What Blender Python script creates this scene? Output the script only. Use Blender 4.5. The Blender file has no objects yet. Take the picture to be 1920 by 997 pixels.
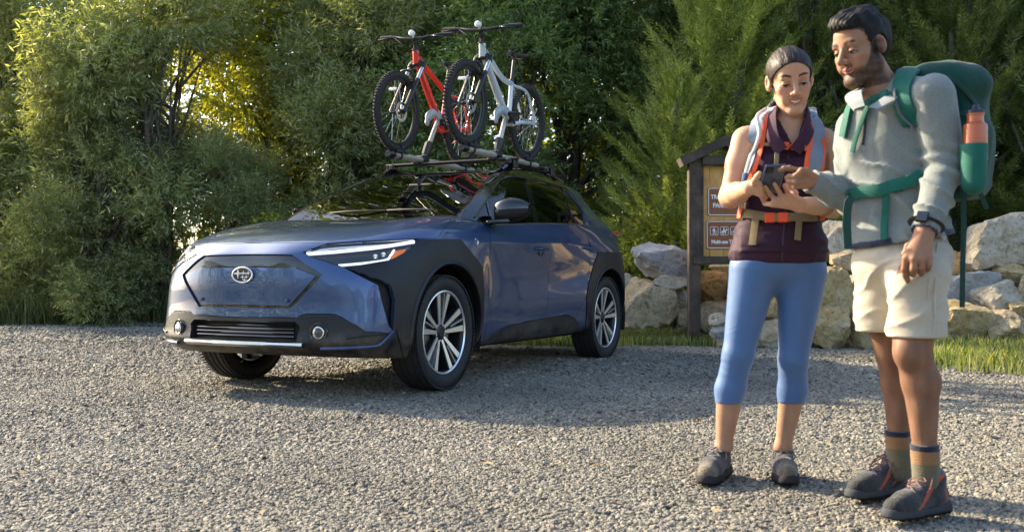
import bpy, bmesh, math, random
import numpy as np
from mathutils import Vector, Matrix
from mathutils.bvhtree import BVHTree
# ---------------------------------------------------------------- camera, sky, sun, exposure
SC = bpy.context.scene
COL = SC.collection
F, CAMH, CY, CX = 1851.0, 0.7476, 513.1, 960.0      # focal length, height, horizon row and centre column (1920 px frame)
cam_d = bpy.data.cameras.new('camera')
cam = bpy.data.objects.new('camera', cam_d); COL.objects.link(cam)
cam.location = (0, 0, CAMH); cam.rotation_euler = (math.radians(90), 0, 0)
cam_d.sensor_width = 36; cam_d.lens = 36*F/1920; cam_d.shift_y = (CY-498.5)/1920
cam_d.clip_start = 0.05; cam_d.clip_end = 400
cam_d.dof.use_dof = True; cam_d.dof.focus_distance = 6.9; cam_d.dof.aperture_fstop = 5.0
SC.camera = cam
SUN_AZ = math.atan2(0.55, -0.835)       # direction towards the sun in the ground plane: behind the car, from the left
SUN_EL = math.radians(29)
world = bpy.data.worlds.new('World'); SC.world = world; world.use_nodes = True
wn = world.node_tree.nodes; wl = world.node_tree.links
sky = wn.new('ShaderNodeTexSky'); sky.sky_type = 'NISHITA'; sky.sun_disc = False
sky.sun_elevation = SUN_EL; sky.sun_rotation = math.pi/2 - SUN_AZ
sky.altitude = 200; sky.air_density = 1.0; sky.dust_density = 2.5; sky.ozone_density = 1.0
wn['Background'].inputs[1].default_value = 0.15
wl.new(sky.outputs[0], wn['Background'].inputs[0])
sd = bpy.data.lights.new('sun', 'SUN'); sd.energy = 5.0; sd.angle = math.radians(1.2); sd.color = (1.0, 0.83, 0.58)
sun = bpy.data.objects.new('sun', sd); COL.objects.link(sun)
tosun = Vector((math.cos(SUN_AZ)*math.cos(SUN_EL), math.sin(SUN_AZ)*math.cos(SUN_EL), math.sin(SUN_EL)))
sun.rotation_euler = tosun.to_track_quat('Z', 'Y').to_euler()
SC.view_settings.view_transform = 'Standard'; SC.view_settings.look = 'None'
SC.view_settings.exposure = 1.62; SC.view_settings.gamma = 1.0
SC.cycles.max_bounces = 6; SC.cycles.diffuse_bounces = 3; SC.cycles.glossy_bounces = 4; SC.cycles.transparent_max_bounces = 12; SC.cycles.transmission_bounces = 4
SC.cycles.use_denoising = True
SC.cycles.sample_clamp_indirect = 6.0
# ---------------------------------------------------------------- helpers
RNG = np.random.default_rng(7)
def at(px, py, Y):                      # photo pixel + depth -> world point
    return np.array([(px-CX)/F*Y, Y, CAMH-(py-CY)/F*Y])
def on_ground(px, py, z=0.0):
    t = (CAMH-z)*F/(py-CY); return np.array([(px-CX)/F*t, t, z])
def lin(c):                             # sRGB 0-255 -> linear
    return tuple((v/255/12.92) if v/255 <= .04045 else ((v/255+.055)/1.055)**2.4 for v in c)
MATS = {}
def mat(name, base=(.5,.5,.5), rough=.5, metal=0., coat=0., spec=.5, var=0., vscale=8., bump=0., bscale=60., base2=None, emit=None, estr=0., sheen=0., attr=None, bdet=4., sss=0., island=0., wrinkle=0., wscale=16., wstretch=(1,1,1)):
    if name in MATS: return MATS[name]
    m = bpy.data.materials.new(name); m.use_nodes = True; MATS[name] = m
    n = m.node_tree.nodes; l = m.node_tree.links; p = n['Principled BSDF']
    p.inputs['Base Color'].default_value = (*base, 1); p.inputs['Roughness'].default_value = rough
    p.inputs['Metallic'].default_value = metal; p.inputs['Coat Weight'].default_value = coat
    p.inputs['Coat Roughness'].default_value = .04; p.inputs['Specular IOR Level'].default_value = spec
    if sheen: p.inputs['Sheen Weight'].default_value = sheen
    if sss:
        p.inputs['Subsurface Weight'].default_value = sss; p.inputs['Subsurface Radius'].default_value = (1,.35,.2); p.inputs['Subsurface Scale'].default_value = .012
    tc = n.new('ShaderNodeTexCoord')
    col = None
    if attr:
        a = n.new('ShaderNodeAttribute'); a.attribute_name = attr; col = a.outputs['Color']
    if var or base2:
        nz = n.new('ShaderNodeTexNoise'); nz.inputs['Scale'].default_value = vscale; nz.inputs['Detail'].default_value = 6; nz.inputs['Roughness'].default_value = .65
        l.new(tc.outputs['Object'], nz.inputs['Vector'])
        if base2:
            rp = n.new('ShaderNodeValToRGB'); rp.color_ramp.elements[0].position = .38; rp.color_ramp.elements[1].position = .64
            rp.color_ramp.elements[0].color = (*base, 1); rp.color_ramp.elements[1].color = (*base2, 1)
            l.new(nz.outputs['Fac'], rp.inputs['Fac']); col = rp.outputs['Color']
        if var:
            mr = n.new('ShaderNodeMapRange'); mr.inputs['From Min'].default_value = .3; mr.inputs['From Max'].default_value = .7
            mr.inputs['To Min'].default_value = 1-var; mr.inputs['To Max'].default_value = 1+var
            l.new(nz.outputs['Fac'], mr.inputs['Value'])
            mx = n.new('ShaderNodeMix'); mx.data_type = 'RGBA'; mx.blend_type = 'MULTIPLY'; mx.inputs['Factor'].default_value = 1
            if col is None: mx.inputs['A'].default_value = (*base, 1)
            else: l.new(col, mx.inputs['A'])
            l.new(mr.outputs['Result'], mx.inputs['B']); col = mx.outputs['Result']
    if island:
        g = n.new('ShaderNodeNewGeometry'); mr = n.new('ShaderNodeMapRange'); mr.inputs['To Min'].default_value = 1-island; mr.inputs['To Max'].default_value = 1+island
        l.new(g.outputs['Random Per Island'], mr.inputs['Value'])
        mx = n.new('ShaderNodeMix'); mx.data_type = 'RGBA'; mx.blend_type = 'MULTIPLY'; mx.inputs['Factor'].default_value = 1
        if col is None: mx.inputs['A'].default_value = (*base, 1)
        else: l.new(col, mx.inputs['A'])
        l.new(mr.outputs['Result'], mx.inputs['B']); col = mx.outputs['Result']
    if col is not None: l.new(col, p.inputs['Base Color'])
    if bump:
        nb = n.new('ShaderNodeTexNoise'); nb.inputs['Scale'].default_value = bscale; nb.inputs['Detail'].default_value = bdet
        l.new(tc.outputs['Object'], nb.inputs['Vector'])
        b = n.new('ShaderNodeBump'); b.inputs['Strength'].default_value = bump; b.inputs['Distance'].default_value = .01
        l.new(nb.outputs['Fac'], b.inputs['Height']); l.new(b.outputs['Normal'], p.inputs['Normal'])
        if wrinkle:
            mp = n.new('ShaderNodeMapping'); mp.inputs['Scale'].default_value = wstretch; l.new(tc.outputs['Object'], mp.inputs['Vector'])
            nw = n.new('ShaderNodeTexNoise'); nw.noise_type = 'RIDGED_MULTIFRACTAL'; nw.inputs['Scale'].default_value = wscale; nw.inputs['Detail'].default_value = 2; nw.inputs['Distortion'].default_value = .6; l.new(mp.outputs[0], nw.inputs['Vector'])
            bw = n.new('ShaderNodeBump'); bw.inputs['Strength'].default_value = wrinkle; bw.inputs['Distance'].default_value = .012; l.new(nw.outputs['Fac'], bw.inputs['Height']); l.new(bw.outputs['Normal'], b.inputs['Normal'])
    if emit:
        p.inputs['Emission Color'].default_value = (*emit, 1); p.inputs['Emission Strength'].default_value = estr
    return m
def mesh_data(name, verts, faces, mt=None, smooth=True, angle=35):
    me = bpy.data.meshes.new(name)
    verts = np.asarray(verts, float)
    me.from_pydata(verts.tolist() if len(verts) else [], [], [tuple(int(i) for i in f) for f in faces])
    if mt: me.materials.append(mt)
    if smooth:
        me.polygons.foreach_set('use_smooth', np.ones(len(me.polygons), bool))
        if angle: me.set_sharp_from_angle(angle=math.radians(angle))
    me.update()
    return me
def link(name, me, parent=None):
    o = bpy.data.objects.new(name, me); COL.objects.link(o)
    if parent: o.parent = parent
    return o
def obj(name, verts, faces, mt=None, parent=None, smooth=True, angle=35):
    return link(name, mesh_data(name, verts, faces, mt, smooth, angle), parent)
def tag(o, label, cat=None, group=None, kind=None):
    if label: o['label'] = label
    if cat: o['category'] = cat
    if group: o['group'] = group
    if kind: o['kind'] = kind
    return o
def thing(name, label, cat, loc=(0,0,0), rotz=0, group=None):
    o = bpy.data.objects.new(name, None); COL.objects.link(o); o.empty_display_size = .1
    o.location = loc; o.rotation_euler = (0, 0, rotz)
    return tag(o, label, cat, group)
def fast_quads(name, verts, quads, mt):          # big quad soups
    me = bpy.data.meshes.new(name); nv = len(verts); nf = len(quads); k = quads.shape[1]
    me.vertices.add(nv); me.vertices.foreach_set('co', np.ascontiguousarray(verts, np.float32).ravel())
    me.loops.add(nf*k); me.loops.foreach_set('vertex_index', np.ascontiguousarray(quads, np.int32).ravel())
    me.polygons.add(nf); me.polygons.foreach_set('loop_start', np.arange(0, nf*k, k, dtype=np.int32))
    me.polygons.foreach_set('loop_total', np.full(nf, k, np.int32))
    me.materials.append(mt); me.update(calc_edges=True)
    return me
def frame(d, up=(0,0,1)):
    d = np.asarray(d, float); d = d/np.linalg.norm(d); up = np.asarray(up, float)
    if abs(d@up) > .98*np.linalg.norm(up): up = np.array([1.,0,0]) if abs(d[0]) < .9 else np.array([0,1.,0])
    a = np.cross(up, d); a /= np.linalg.norm(a); b = np.cross(d, a); return a, b, d
class MB:
    def __init__(s): s.v = []; s.f = []; s.n = 0
    def add(s, v, f):
        v = np.asarray(v, float); s.v.append(v); s.f += [tuple(int(i)+s.n for i in q) for q in f]; s.n += len(v); return s
    def box(s, c, size, bev=0., R=None):
        c = np.asarray(c, float); h = np.asarray(size, float)/2; b = min(bev, *(h*.98)) if bev else 0
        if not b:
            v = np.array([[x,y,z] for x in (-1,1) for y in (-1,1) for z in (-1,1)])*h
            f = [(0,1,3,2),(4,6,7,5),(0,4,5,1),(2,3,7,6),(0,2,6,4),(1,5,7,3)]
        else:
            v = []; idx = {}
            for sx in (-1,1):
                for sy in (-1,1):
                    for sz in (-1,1):
                        for ax in range(3):
                            p = np.array([sx,sy,sz])*(h-b); p[ax] = (sx,sy,sz)[ax]*h[ax]
                            idx[(sx,sy,sz,ax)] = len(v); v.append(p)
            f = []
            for ax in range(3):
                o = [i for i in range(3) if i != ax]
                for sg in (-1,1):
                    q = []
                    for a, bb in ((-1,-1),(1,-1),(1,1),(-1,1)):
                        k = [0,0,0]; k[ax] = sg; k[o[0]] = a; k[o[1]] = bb; q.append(idx[(*k, ax)])
                    f.append(q)
            for ax in range(3):
                o = [i for i in range(3) if i != ax]
                for a in (-1,1):
                    for bb in (-1,1):
                        k0 = [0,0,0]; k0[ax] = -1; k0[o[0]] = a; k0[o[1]] = bb; k1 = list(k0); k1[ax] = 1
                        f.append([idx[(*k0,o[0])], idx[(*k1,o[0])], idx[(*k1,o[1])], idx[(*k0,o[1])]])
            for sx in (-1,1):
                for sy in (-1,1):
                    for sz in (-1,1): f.append([idx[(sx,sy,sz,a)] for a in range(3)])
            v = np.array(v)
            f2 = []
            for q in f:
                nn = np.cross(v[q[1]]-v[q[0]], v[q[2]]-v[q[0]])
                f2.append(q if nn@(v[list(q)].mean(0)) > 0 else q[::-1])
            f = f2
        if R is not None: v = v@np.asarray(R, float).T
        return s.add(v+c, f)
    def bar(s, p, q, w, h, bev=0., up=(0,0,1)):        # beam from p to q, w across, h along up
        p = np.asarray(p, float); q = np.asarray(q, float); a, b, d = frame(q-p, up)
        return s.box((p+q)/2, (w, h, np.linalg.norm(q-p)), bev, np.stack([a, b, d], 1))
    def tube(s, pts, r, n=10, cap=True, closed=False, flat=None, up=None):
        P = np.asarray(pts, float); m = len(P); r = np.broadcast_to(np.asarray(r, float), (m,))
        T = np.gradient(P, axis=0) if not closed else np.roll(P,-1,0)-np.roll(P,1,0)
        T /= np.linalg.norm(T, axis=1)[:,None]+1e-12
        a, b, _ = frame(T[0], up if up is not None else (0,0,1)); v = []
        th = np.arange(n)/n*2*math.pi
        for i in range(m):
            if up is not None: a, b, _ = frame(T[i], up)
            else:
                a = a-(a@T[i])*T[i]; a /= np.linalg.norm(a); b = np.cross(T[i], a)
            rr = r[i]
            fl = flat if flat else 1.
            v.append(P[i]+rr*(np.cos(th)[:,None]*a+fl*np.sin(th)[:,None]*b))
        f = []
        for i in range(m-1 if not closed else m):
            i2 = (i+1) % m
            for j in range(n): f.append((i*n+j, i*n+(j+1)%n, i2*n+(j+1)%n, i2*n+j))
        v = np.concatenate(v)
        if cap and not closed: f += [tuple(range(n))[::-1], tuple((m-1)*n+j for j in range(n))]
        return s.add(v, f)
    def lathe(s, prof, n=32, origin=(0,0,0), axis=(0,0,1), up=None, closed=False):   # prof: (radius, height) list
        a, b, d = frame(axis, up if up is not None else ((0,0,1) if abs(axis[2]) < .9 else (1,0,0)))
        prof = np.asarray(prof, float); th = np.arange(n)/n*2*math.pi; v = []
        for r, h in prof: v.append(np.asarray(origin, float)+h*d+r*(np.cos(th)[:,None]*a+np.sin(th)[:,None]*b))
        f = []; m = len(prof)
        for i in range(m-1 if not closed else m):
            i2 = (i+1) % m
            for j in range(n): f.append((i*n+j, i*n+(j+1)%n, i2*n+(j+1)%n, i2*n+j))
        return s.add(np.concatenate(v), f)
    def prism(s, poly, h, origin=(0,0,0), X=(1,0,0), Y=(0,1,0)):      # polygon (a,b) in plane X,Y extruded by h along XxY
        X = np.asarray(X, float); Y = np.asarray(Y, float); N = np.cross(X, Y); o = np.asarray(origin, float)
        poly = np.asarray(poly, float); v = o+poly[:,:1]*X+poly[:,1:2]*Y; n = len(v)
        A = poly; area = sum(A[i,0]*A[(i+1)%n,1]-A[(i+1)%n,0]*A[i,1] for i in range(n))
        if area < 0: v = v[::-1]
        f = [tuple(range(n))[::-1], tuple(range(n, 2*n))]+[(i, (i+1)%n, n+(i+1)%n, n+i) for i in range(n)]
        return s.add(np.concatenate([v, v+h*N]), f)
    def sheet(s, G):                                   # grid of points (a,b,3)
        G = np.asarray(G, float); a, b = G.shape[:2]
        return s.add(G.reshape(-1,3), [(i*b+j, i*b+j+1, (i+1)*b+j+1, (i+1)*b+j) for i in range(a-1) for j in range(b-1)])
    def data(s, name, mt, smooth=True, angle=35): return mesh_data(name, np.concatenate(s.v), s.f, mt, smooth, angle)
    def build(s, name, mt, parent=None, smooth=True, angle=35): return link(name, s.data(name, mt, smooth, angle), parent)
def smooth_path(pts, n=8, closed=False):
    P = np.asarray(pts, float); m = len(P); out = []
    for i in range(m if closed else m-1):
        g = (lambda k: P[k % m]) if closed else (lambda k: P[k] if 0 <= k < m else (2*P[0]-P[1] if k < 0 else 2*P[-1]-P[-2]))
        p0, p1, p2, p3 = g(i-1), g(i), g(i+1), g(i+2)
        for t in np.arange(n)/n:
            out.append(.5*((2*p1)+(-p0+p2)*t+(2*p0-5*p1+4*p2-p3)*t*t+(-p0+3*p1-3*p2+p3)*t**3))
    if not closed: out.append(P[-1])
    return np.array(out)
def in_poly(x, y, poly):
    poly = np.asarray(poly, float); ins = np.zeros(np.shape(x), bool); n = len(poly)
    for i in range(n):
        x1, y1 = poly[i]; x2, y2 = poly[(i+1) % n]
        if y1 == y2: continue
        c = ((y1 > y) != (y2 > y)) & (x < (x2-x1)*(y-y1)/(y2-y1)+x1); ins ^= c
    return ins
def text_mesh(body, size, mt, name, parent, origin, X, Y, off=.0015, font_bold=0., align='CENTER', sx=1.):
    cu = bpy.data.curves.new('t', 'FONT'); cu.body = body; cu.size = size; cu.align_x = align; cu.align_y = 'CENTER'; cu.offset = font_bold; cu.extrude = .0005; cu.resolution_u = 3
    to = bpy.data.objects.new('t', cu); COL.objects.link(to)
    dg = bpy.context.evaluated_depsgraph_get(); me = bpy.data.meshes.new_from_object(to.evaluated_get(dg))
    bpy.data.objects.remove(to)
    X = Vector(X); Y = Vector(Y); N = X.cross(Y)
    M = Matrix((( X[0]*sx, Y[0], N[0], origin[0]+N[0]*off), (X[1]*sx, Y[1], N[1], origin[1]+N[1]*off), (X[2]*sx, Y[2], N[2], origin[2]+N[2]*off), (0,0,0,1)))
    me.transform(M); me.materials.clear(); me.materials.append(mt); me.name = name
    return link(name, me, parent)
# ================================================================ ground
def ground_mat():
    m = bpy.data.materials.new('gravel_ground'); m.use_nodes = True; n = m.node_tree.nodes; l = m.node_tree.links; p = n['Principled BSDF']
    tc = n.new('ShaderNodeTexCoord'); v = n.new('ShaderNodeTexVoronoi'); v.inputs['Scale'].default_value = 62; v2 = n.new('ShaderNodeTexNoise'); v2.inputs['Scale'].default_value = .8; v2.inputs['Detail'].default_value = 6
    l.new(tc.outputs['Object'], v.inputs['Vector']); l.new(tc.outputs['Object'], v2.inputs['Vector'])
    sp = n.new('ShaderNodeSeparateColor'); l.new(v.outputs['Color'], sp.inputs[0])
    rp = n.new('ShaderNodeValToRGB'); e = rp.color_ramp.elements; e[0].color = (0.043,0.039,0.032,1); e[1].color = (0.220,0.200,0.156,1); e.new(.35).color = (0.106,0.099,0.081,1); e.new(.7).color = (0.159,0.147,0.117,1)  # self-shadowing of loose stones put into darker ground tones
    l.new(sp.outputs[0], rp.inputs[0])
    mr = n.new('ShaderNodeMapRange'); mr.inputs['From Min'].default_value = .3; mr.inputs['From Max'].default_value = .7; mr.inputs['To Min'].default_value = .8; mr.inputs['To Max'].default_value = 1.15; l.new(v2.outputs['Fac'], mr.inputs['Value'])
    mx = n.new('ShaderNodeMix'); mx.data_type = 'RGBA'; mx.blend_type = 'MULTIPLY'; mx.inputs['Factor'].default_value = 1; l.new(rp.outputs[0], mx.inputs['A']); l.new(mr.outputs[0], mx.inputs['B']); l.new(mx.outputs['Result'], p.inputs['Base Color'])
    b = n.new('ShaderNodeBump'); b.inputs['Strength'].default_value = 1.0; b.inputs['Distance'].default_value = .012; b.invert = True; l.new(v.outputs['Distance'], b.inputs['Height']); l.new(b.outputs[0], p.inputs['Normal']); p.inputs['Roughness'].default_value = .9
    return m
gx = np.concatenate([np.linspace(-90,-16,8), np.linspace(-14,14,57), np.linspace(16,90,8)]); gy = np.concatenate([np.linspace(-60,-4,8), np.linspace(-2,26,57), np.linspace(30,120,10)])
def gz(x, y):
    bumpy = .008*np.sin(1.3*x+.7*y)+.006*np.sin(2.9*x-1.7*y+1)+.006*np.sin(.6*x+3.1*y+2)
    bank = np.clip((y-14.1+.12*np.sin(2.1*x))/3., 0, 1)*.35+np.clip((y-17)/40, 0, 1)*2.
    return -.012+bumpy*np.clip((np.hypot(x+1,y-8)-2.5)/3, .0, 1)+bank
GX, GY = np.meshgrid(gx, gy); mb = MB(); mb.sheet(np.stack([GX, GY, gz(GX, GY)], -1)); gr = mb.build('ground', ground_mat(), angle=0); tag(gr, 'grey and tan gravel parking lot reaching back to the trees', kind='structure')
for q in gr.data.polygons: pass
def gravel():
    mt = bpy.data.materials.new('gravel_stone'); mt.use_nodes = True; n = mt.node_tree.nodes; l = mt.node_tree.links; p = n['Principled BSDF']; p.inputs['Roughness'].default_value = .82
    oi = n.new('ShaderNodeObjectInfo'); rp = n.new('ShaderNodeValToRGB'); rp.color_ramp.interpolation = 'LINEAR'; e = rp.color_ramp.elements
    e[0].color = (0.050,0.049,0.046,1); e[1].color = (0.357,0.326,0.257,1)
    for t, c in ((.12,(0.109,0.106,0.092,1)),(.3,(0.170,0.160,0.135,1)),(.5,(0.214,0.197,0.159,1)),(.68,(0.181,0.172,0.147,1)),(.82,(0.256,0.232,0.181,1)),(.93,(0.229,0.186,0.131,1))): e.new(t).color = c
    l.new(oi.outputs['Random'], rp.inputs[0])
    nz = n.new('ShaderNodeTexNoise'); nz.inputs['Scale'].default_value = 3; tc = n.new('ShaderNodeTexCoord'); l.new(tc.outputs['Object'], nz.inputs['Vector'])
    mx = n.new('ShaderNodeMix'); mx.data_type = 'RGBA'; mx.blend_type = 'OVERLAY'; mx.inputs['Factor'].default_value = .35; l.new(rp.outputs[0], mx.inputs['A']); l.new(nz.outputs['Fac'], mx.inputs['B'])
    n2 = n.new('ShaderNodeTexNoise'); n2.inputs['Scale'].default_value = .9; n2.inputs['Detail'].default_value = 5; l.new(oi.outputs['Location'], n2.inputs['Vector']); mr = n.new('ShaderNodeMapRange'); mr.inputs['From Min'].default_value = .32; mr.inputs['From Max'].default_value = .68; mr.inputs['To Min'].default_value = .74; mr.inputs['To Max'].default_value = 1.18; l.new(n2.outputs['Fac'], mr.inputs['Value'])
    m2 = n.new('ShaderNodeMix'); m2.data_type = 'RGBA'; m2.blend_type = 'MULTIPLY'; m2.inputs['Factor'].default_value = 1; l.new(mx.outputs['Result'], m2.inputs['A']); l.new(mr.outputs[0], m2.inputs['B']); l.new(m2.outputs['Result'], p.inputs['Base Color'])
    P, S = [], []
    for (y0, y1, dens, s0, s1, mg) in ((2.0,4.4,11500,.0045,.0082,1.5),(4.4,7.2,5600,.006,.0105,1.7),(7.2,10.5,2000,.009,.015,1.9),(10.5,14.4,650,.013,.022,2.0)):
        w = .56*y1+mg; N = int(dens*(y1-y0)*2*w); x = RNG.uniform(-w, w, N); y = RNG.uniform(y0, y1, N)
        k = np.abs(x) < .56*y+mg; x, y = x[k], y[k]; s = RNG.uniform(s0, s1, len(x))*np.where(RNG.random(len(x)) < .06, 1.5, 1)
        P.append(np.stack([x, y, gz(x, y)+s*RNG.uniform(.0,.42,len(x))], 1)); S.append(s)
    P = np.concatenate(P); S = np.concatenate(S); N = len(P)
    me = bpy.data.meshes.new('gravel'); me.vertices.add(N); me.vertices.foreach_set('co', P.astype(np.float32).ravel())
    a = me.attributes.new('sc', 'FLOAT_VECTOR', 'POINT'); a.data.foreach_set('vector', (S[:,None]*RNG.uniform(.7,1.25,(N,3))*np.array([1.15,1.,.62])).astype(np.float32).ravel())
    a = me.attributes.new('rt', 'FLOAT_VECTOR', 'POINT'); a.data.foreach_set('vector', np.stack([RNG.normal(0,.35,N), RNG.normal(0,.35,N), RNG.uniform(0,6.28,N)], 1).astype(np.float32).ravel())
    a = me.attributes.new('id_', 'INT', 'POINT'); a.data.foreach_set('value', RNG.integers(0,6,N).astype(np.int32))
    o = link('gravel', me); tag(o, 'loose grey and tan gravel stones covering the parking lot', kind='stuff')
    ng = bpy.data.node_groups.new('gravel_scatter', 'GeometryNodeTree'); ng.interface.new_socket('Geometry', in_out='INPUT', socket_type='NodeSocketGeometry'); ng.interface.new_socket('Geometry', in_out='OUTPUT', socket_type='NodeSocketGeometry')
    N_ = ng.nodes; L_ = ng.links; gi = N_.new('NodeGroupInput'); go = N_.new('NodeGroupOutput'); jn = N_.new('GeometryNodeGeometryToInstance')
    for k in range(6):
        ic = N_.new('GeometryNodeMeshIcoSphere'); ic.inputs['Subdivisions'].default_value = 2
        sp = N_.new('GeometryNodeSetPosition'); tx = N_.new('ShaderNodeTexNoise'); tx.noise_dimensions = '4D'; tx.inputs['W'].default_value = k*7.3; tx.inputs['Scale'].default_value = 1.1
        sb = N_.new('ShaderNodeVectorMath'); sb.operation = 'SUBTRACT'; sb.inputs[1].default_value = (.5,.5,.5); scl = N_.new('ShaderNodeVectorMath'); scl.operation = 'SCALE'; scl.inputs['Scale'].default_value = 1.7
        L_.new(tx.outputs['Color'], sb.inputs[0]); L_.new(sb.outputs[0], scl.inputs[0]); L_.new(ic.outputs['Mesh'], sp.inputs['Geometry']); L_.new(scl.outputs[0], sp.inputs['Offset'])
        sm = N_.new('GeometryNodeSetMaterial'); sm.inputs['Material'].default_value = mt; L_.new(sp.outputs[0], sm.inputs[0]); L_.new(sm.outputs[0], jn.inputs[0])
    ip = N_.new('GeometryNodeInstanceOnPoints'); ip.inputs['Pick Instance'].default_value = True
    def na(nm, ty):
        q = N_.new('GeometryNodeInputNamedAttribute'); q.data_type = ty; q.inputs['Name'].default_value = nm; return q.outputs['Attribute']
    L_.new(gi.outputs[0], ip.inputs['Points']); L_.new(jn.outputs[0], ip.inputs['Instance']); L_.new(na('id_','INT'), ip.inputs['Instance Index']); L_.new(na('rt','FLOAT_VECTOR'), ip.inputs['Rotation']); L_.new(na('sc','FLOAT_VECTOR'), ip.inputs['Scale']); L_.new(ip.outputs[0], go.inputs[0])
    md = o.modifiers.new('scatter', 'NODES'); md.node_group = ng
    return N
print('gravel', gravel())
# ================================================================ foliage
def unit(v): return v/(np.linalg.norm(v, axis=-1, keepdims=True)+1e-9)
def ss0(v): return np.clip(.5+v*1.3, 0, 1)
def snoise(P, seed, f, n=14):
    r = np.random.default_rng(seed); v = np.zeros(len(P))
    for k in range(n):
        ff = f*2**(k/3.5); kv = unit(r.normal(size=3))*ff; v += np.sin(P@kv+r.uniform(0,6.28))/(2**(k/3.5))
    return v*.35

def leaf_mat(name, c0, c1, c2, trans=.4, rough=.45):
    m = bpy.data.materials.new(name); m.use_nodes = True; n = m.node_tree.nodes; l = m.node_tree.links; p = n['Principled BSDF']; out = n['Material Output']
    g = n.new('ShaderNodeNewGeometry'); rp = n.new('ShaderNodeValToRGB'); e = rp.color_ramp.elements; e[0].color = (*c0,1); e[1].color = (*c2,1); e.new(.55).color = (*c1,1)
    l.new(g.outputs['Random Per Island'], rp.inputs[0])
    tc = n.new('ShaderNodeTexCoord'); nz = n.new('ShaderNodeTexNoise'); nz.inputs['Scale'].default_value = 1.1; nz.inputs['Detail'].default_value = 3; l.new(tc.outputs['Object'], nz.inputs['Vector'])
    mr = n.new('ShaderNodeMapRange'); mr.inputs['From Min'].default_value = .3; mr.inputs['From Max'].default_value = .7; mr.inputs['To Min'].default_value = .7; mr.inputs['To Max'].default_value = 1.3; l.new(nz.outputs['Fac'], mr.inputs['Value'])
    mx = n.new('ShaderNodeMix'); mx.data_type = 'RGBA'; mx.blend_type = 'MULTIPLY'; mx.inputs['Factor'].default_value = 1; l.new(rp.outputs[0], mx.inputs['A']); l.new(mr.outputs[0], mx.inputs['B'])
    l.new(mx.outputs['Result'], p.inputs['Base Color']); p.inputs['Roughness'].default_value = rough; p.inputs['Specular IOR Level'].default_value = .35
    t = n.new('ShaderNodeBsdfTranslucent'); hs = n.new('ShaderNodeMix'); hs.data_type = 'RGBA'; hs.blend_type = 'MULTIPLY'; hs.inputs['Factor'].default_value = 1; hs.inputs['B'].default_value = (2.3,2.1,.75,1); l.new(mx.outputs['Result'], hs.inputs['A']); l.new(hs.outputs['Result'], t.inputs[0])
    ms = n.new('ShaderNodeMixShader'); ms.inputs[0].default_value = trans; l.new(p.outputs[0], ms.inputs[1]); l.new(t.outputs[0], ms.inputs[2]); l.new(ms.outputs[0], out.inputs[0])
    return m
def leaves(B, D, Nn, L, W):              # base, direction, normal, length, width -> diamond quads
    S = unit(np.cross(D, Nn)); m = B+D*L[:,None]*.45; nn = unit(np.cross(S, D))
    V = np.stack([B, m+S*W[:,None]*.5+nn*L[:,None]*.04, B+D*L[:,None]-nn*L[:,None]*.10, m-S*W[:,None]*.5+nn*L[:,None]*.04], 1)
    return V.reshape(-1,3)
def crown_mesh(name, lobes, n_twig, per, mt, tl=(.3,.6), ll=(.07,.12), lw=.2, up=.25, spray=False, seed=0, rand=.7, shell=.55, hang=0., twigs=None):
    r = np.random.default_rng(seed); lob = np.array(lobes, float); vol = lob[:,3]*lob[:,4]+lob[:,4]*lob[:,5]+lob[:,3]*lob[:,5]; pick = r.choice(len(lob), n_twig, p=vol/vol.sum())
    d = unit(r.normal(size=(n_twig,3))); rad = shell+(1.02-shell)*r.random(n_twig)**.7; o = lob[pick,:3]+d*lob[pick,3:6]*rad[:,None]
    if twigs is not None: o, d = twigs
    k = o[:,2] > .03; d, o = d[k], o[k]; n = len(o)
    T = unit(d+np.array([0,0,up-hang])+r.normal(size=(n,3))*rand*.6); tlen = r.uniform(*tl, n); side = unit(np.cross(T, unit(r.normal(size=(n,3))))); nor = np.cross(side, T)
    if spray: side = unit(np.cross(T, np.array([0,0,1.])+r.normal(size=(n,3))*.35)); nor = np.cross(side, T)
    s = np.tile((np.arange(per)+.5)/per, (n,1))+r.normal(size=(n,per))*.02
    bend = (hang-.0)*-.25+(.12 if spray else .05)
    base = o[:,None]-T[:,None]*tlen[:,None,None]*.35+T[:,None]*(s*tlen[:,None])[...,None]+np.array([0,0,1.])*(bend*s**2*tlen[:,None])[...,None]
    sg = np.where(np.arange(per)%2, 1, -1)[None,:,None]
    if spray:
        D = unit(T[:,None]*.85+side[:,None]*sg*.75+r.normal(size=(n,per,3))*.14+np.array([0,0,.12])); NN = np.broadcast_to(nor[:,None], D.shape)+r.normal(size=(n,per,3))*.25
        L = r.uniform(*ll, (n,per))*(1.25-.75*s)
    else:
        ph = r.uniform(0, 6.28, (n,per)); rr = np.cos(ph)[...,None]*side[:,None]+np.sin(ph)[...,None]*nor[:,None]
        D = unit(T[:,None]*.7+rr*.8+np.array([0,0,-.15-hang*.5])); NN = unit(r.normal(size=(n,per,3))+np.array([0,0,.8])); L = r.uniform(*ll, (n,per))
    V = leaves(base.reshape(-1,3), D.reshape(-1,3), NN.reshape(-1,3), L.ravel(), L.ravel()*lw*r.uniform(.8,1.2,L.size))
    return fast_quads(name, V, np.arange(len(V)).reshape(-1,4), mt)
bark = mat('bark', (.06,.048,.036), .9, var=.4, vscale=6, bump=.6, bscale=40, base2=(.10,.085,.065))
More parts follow.
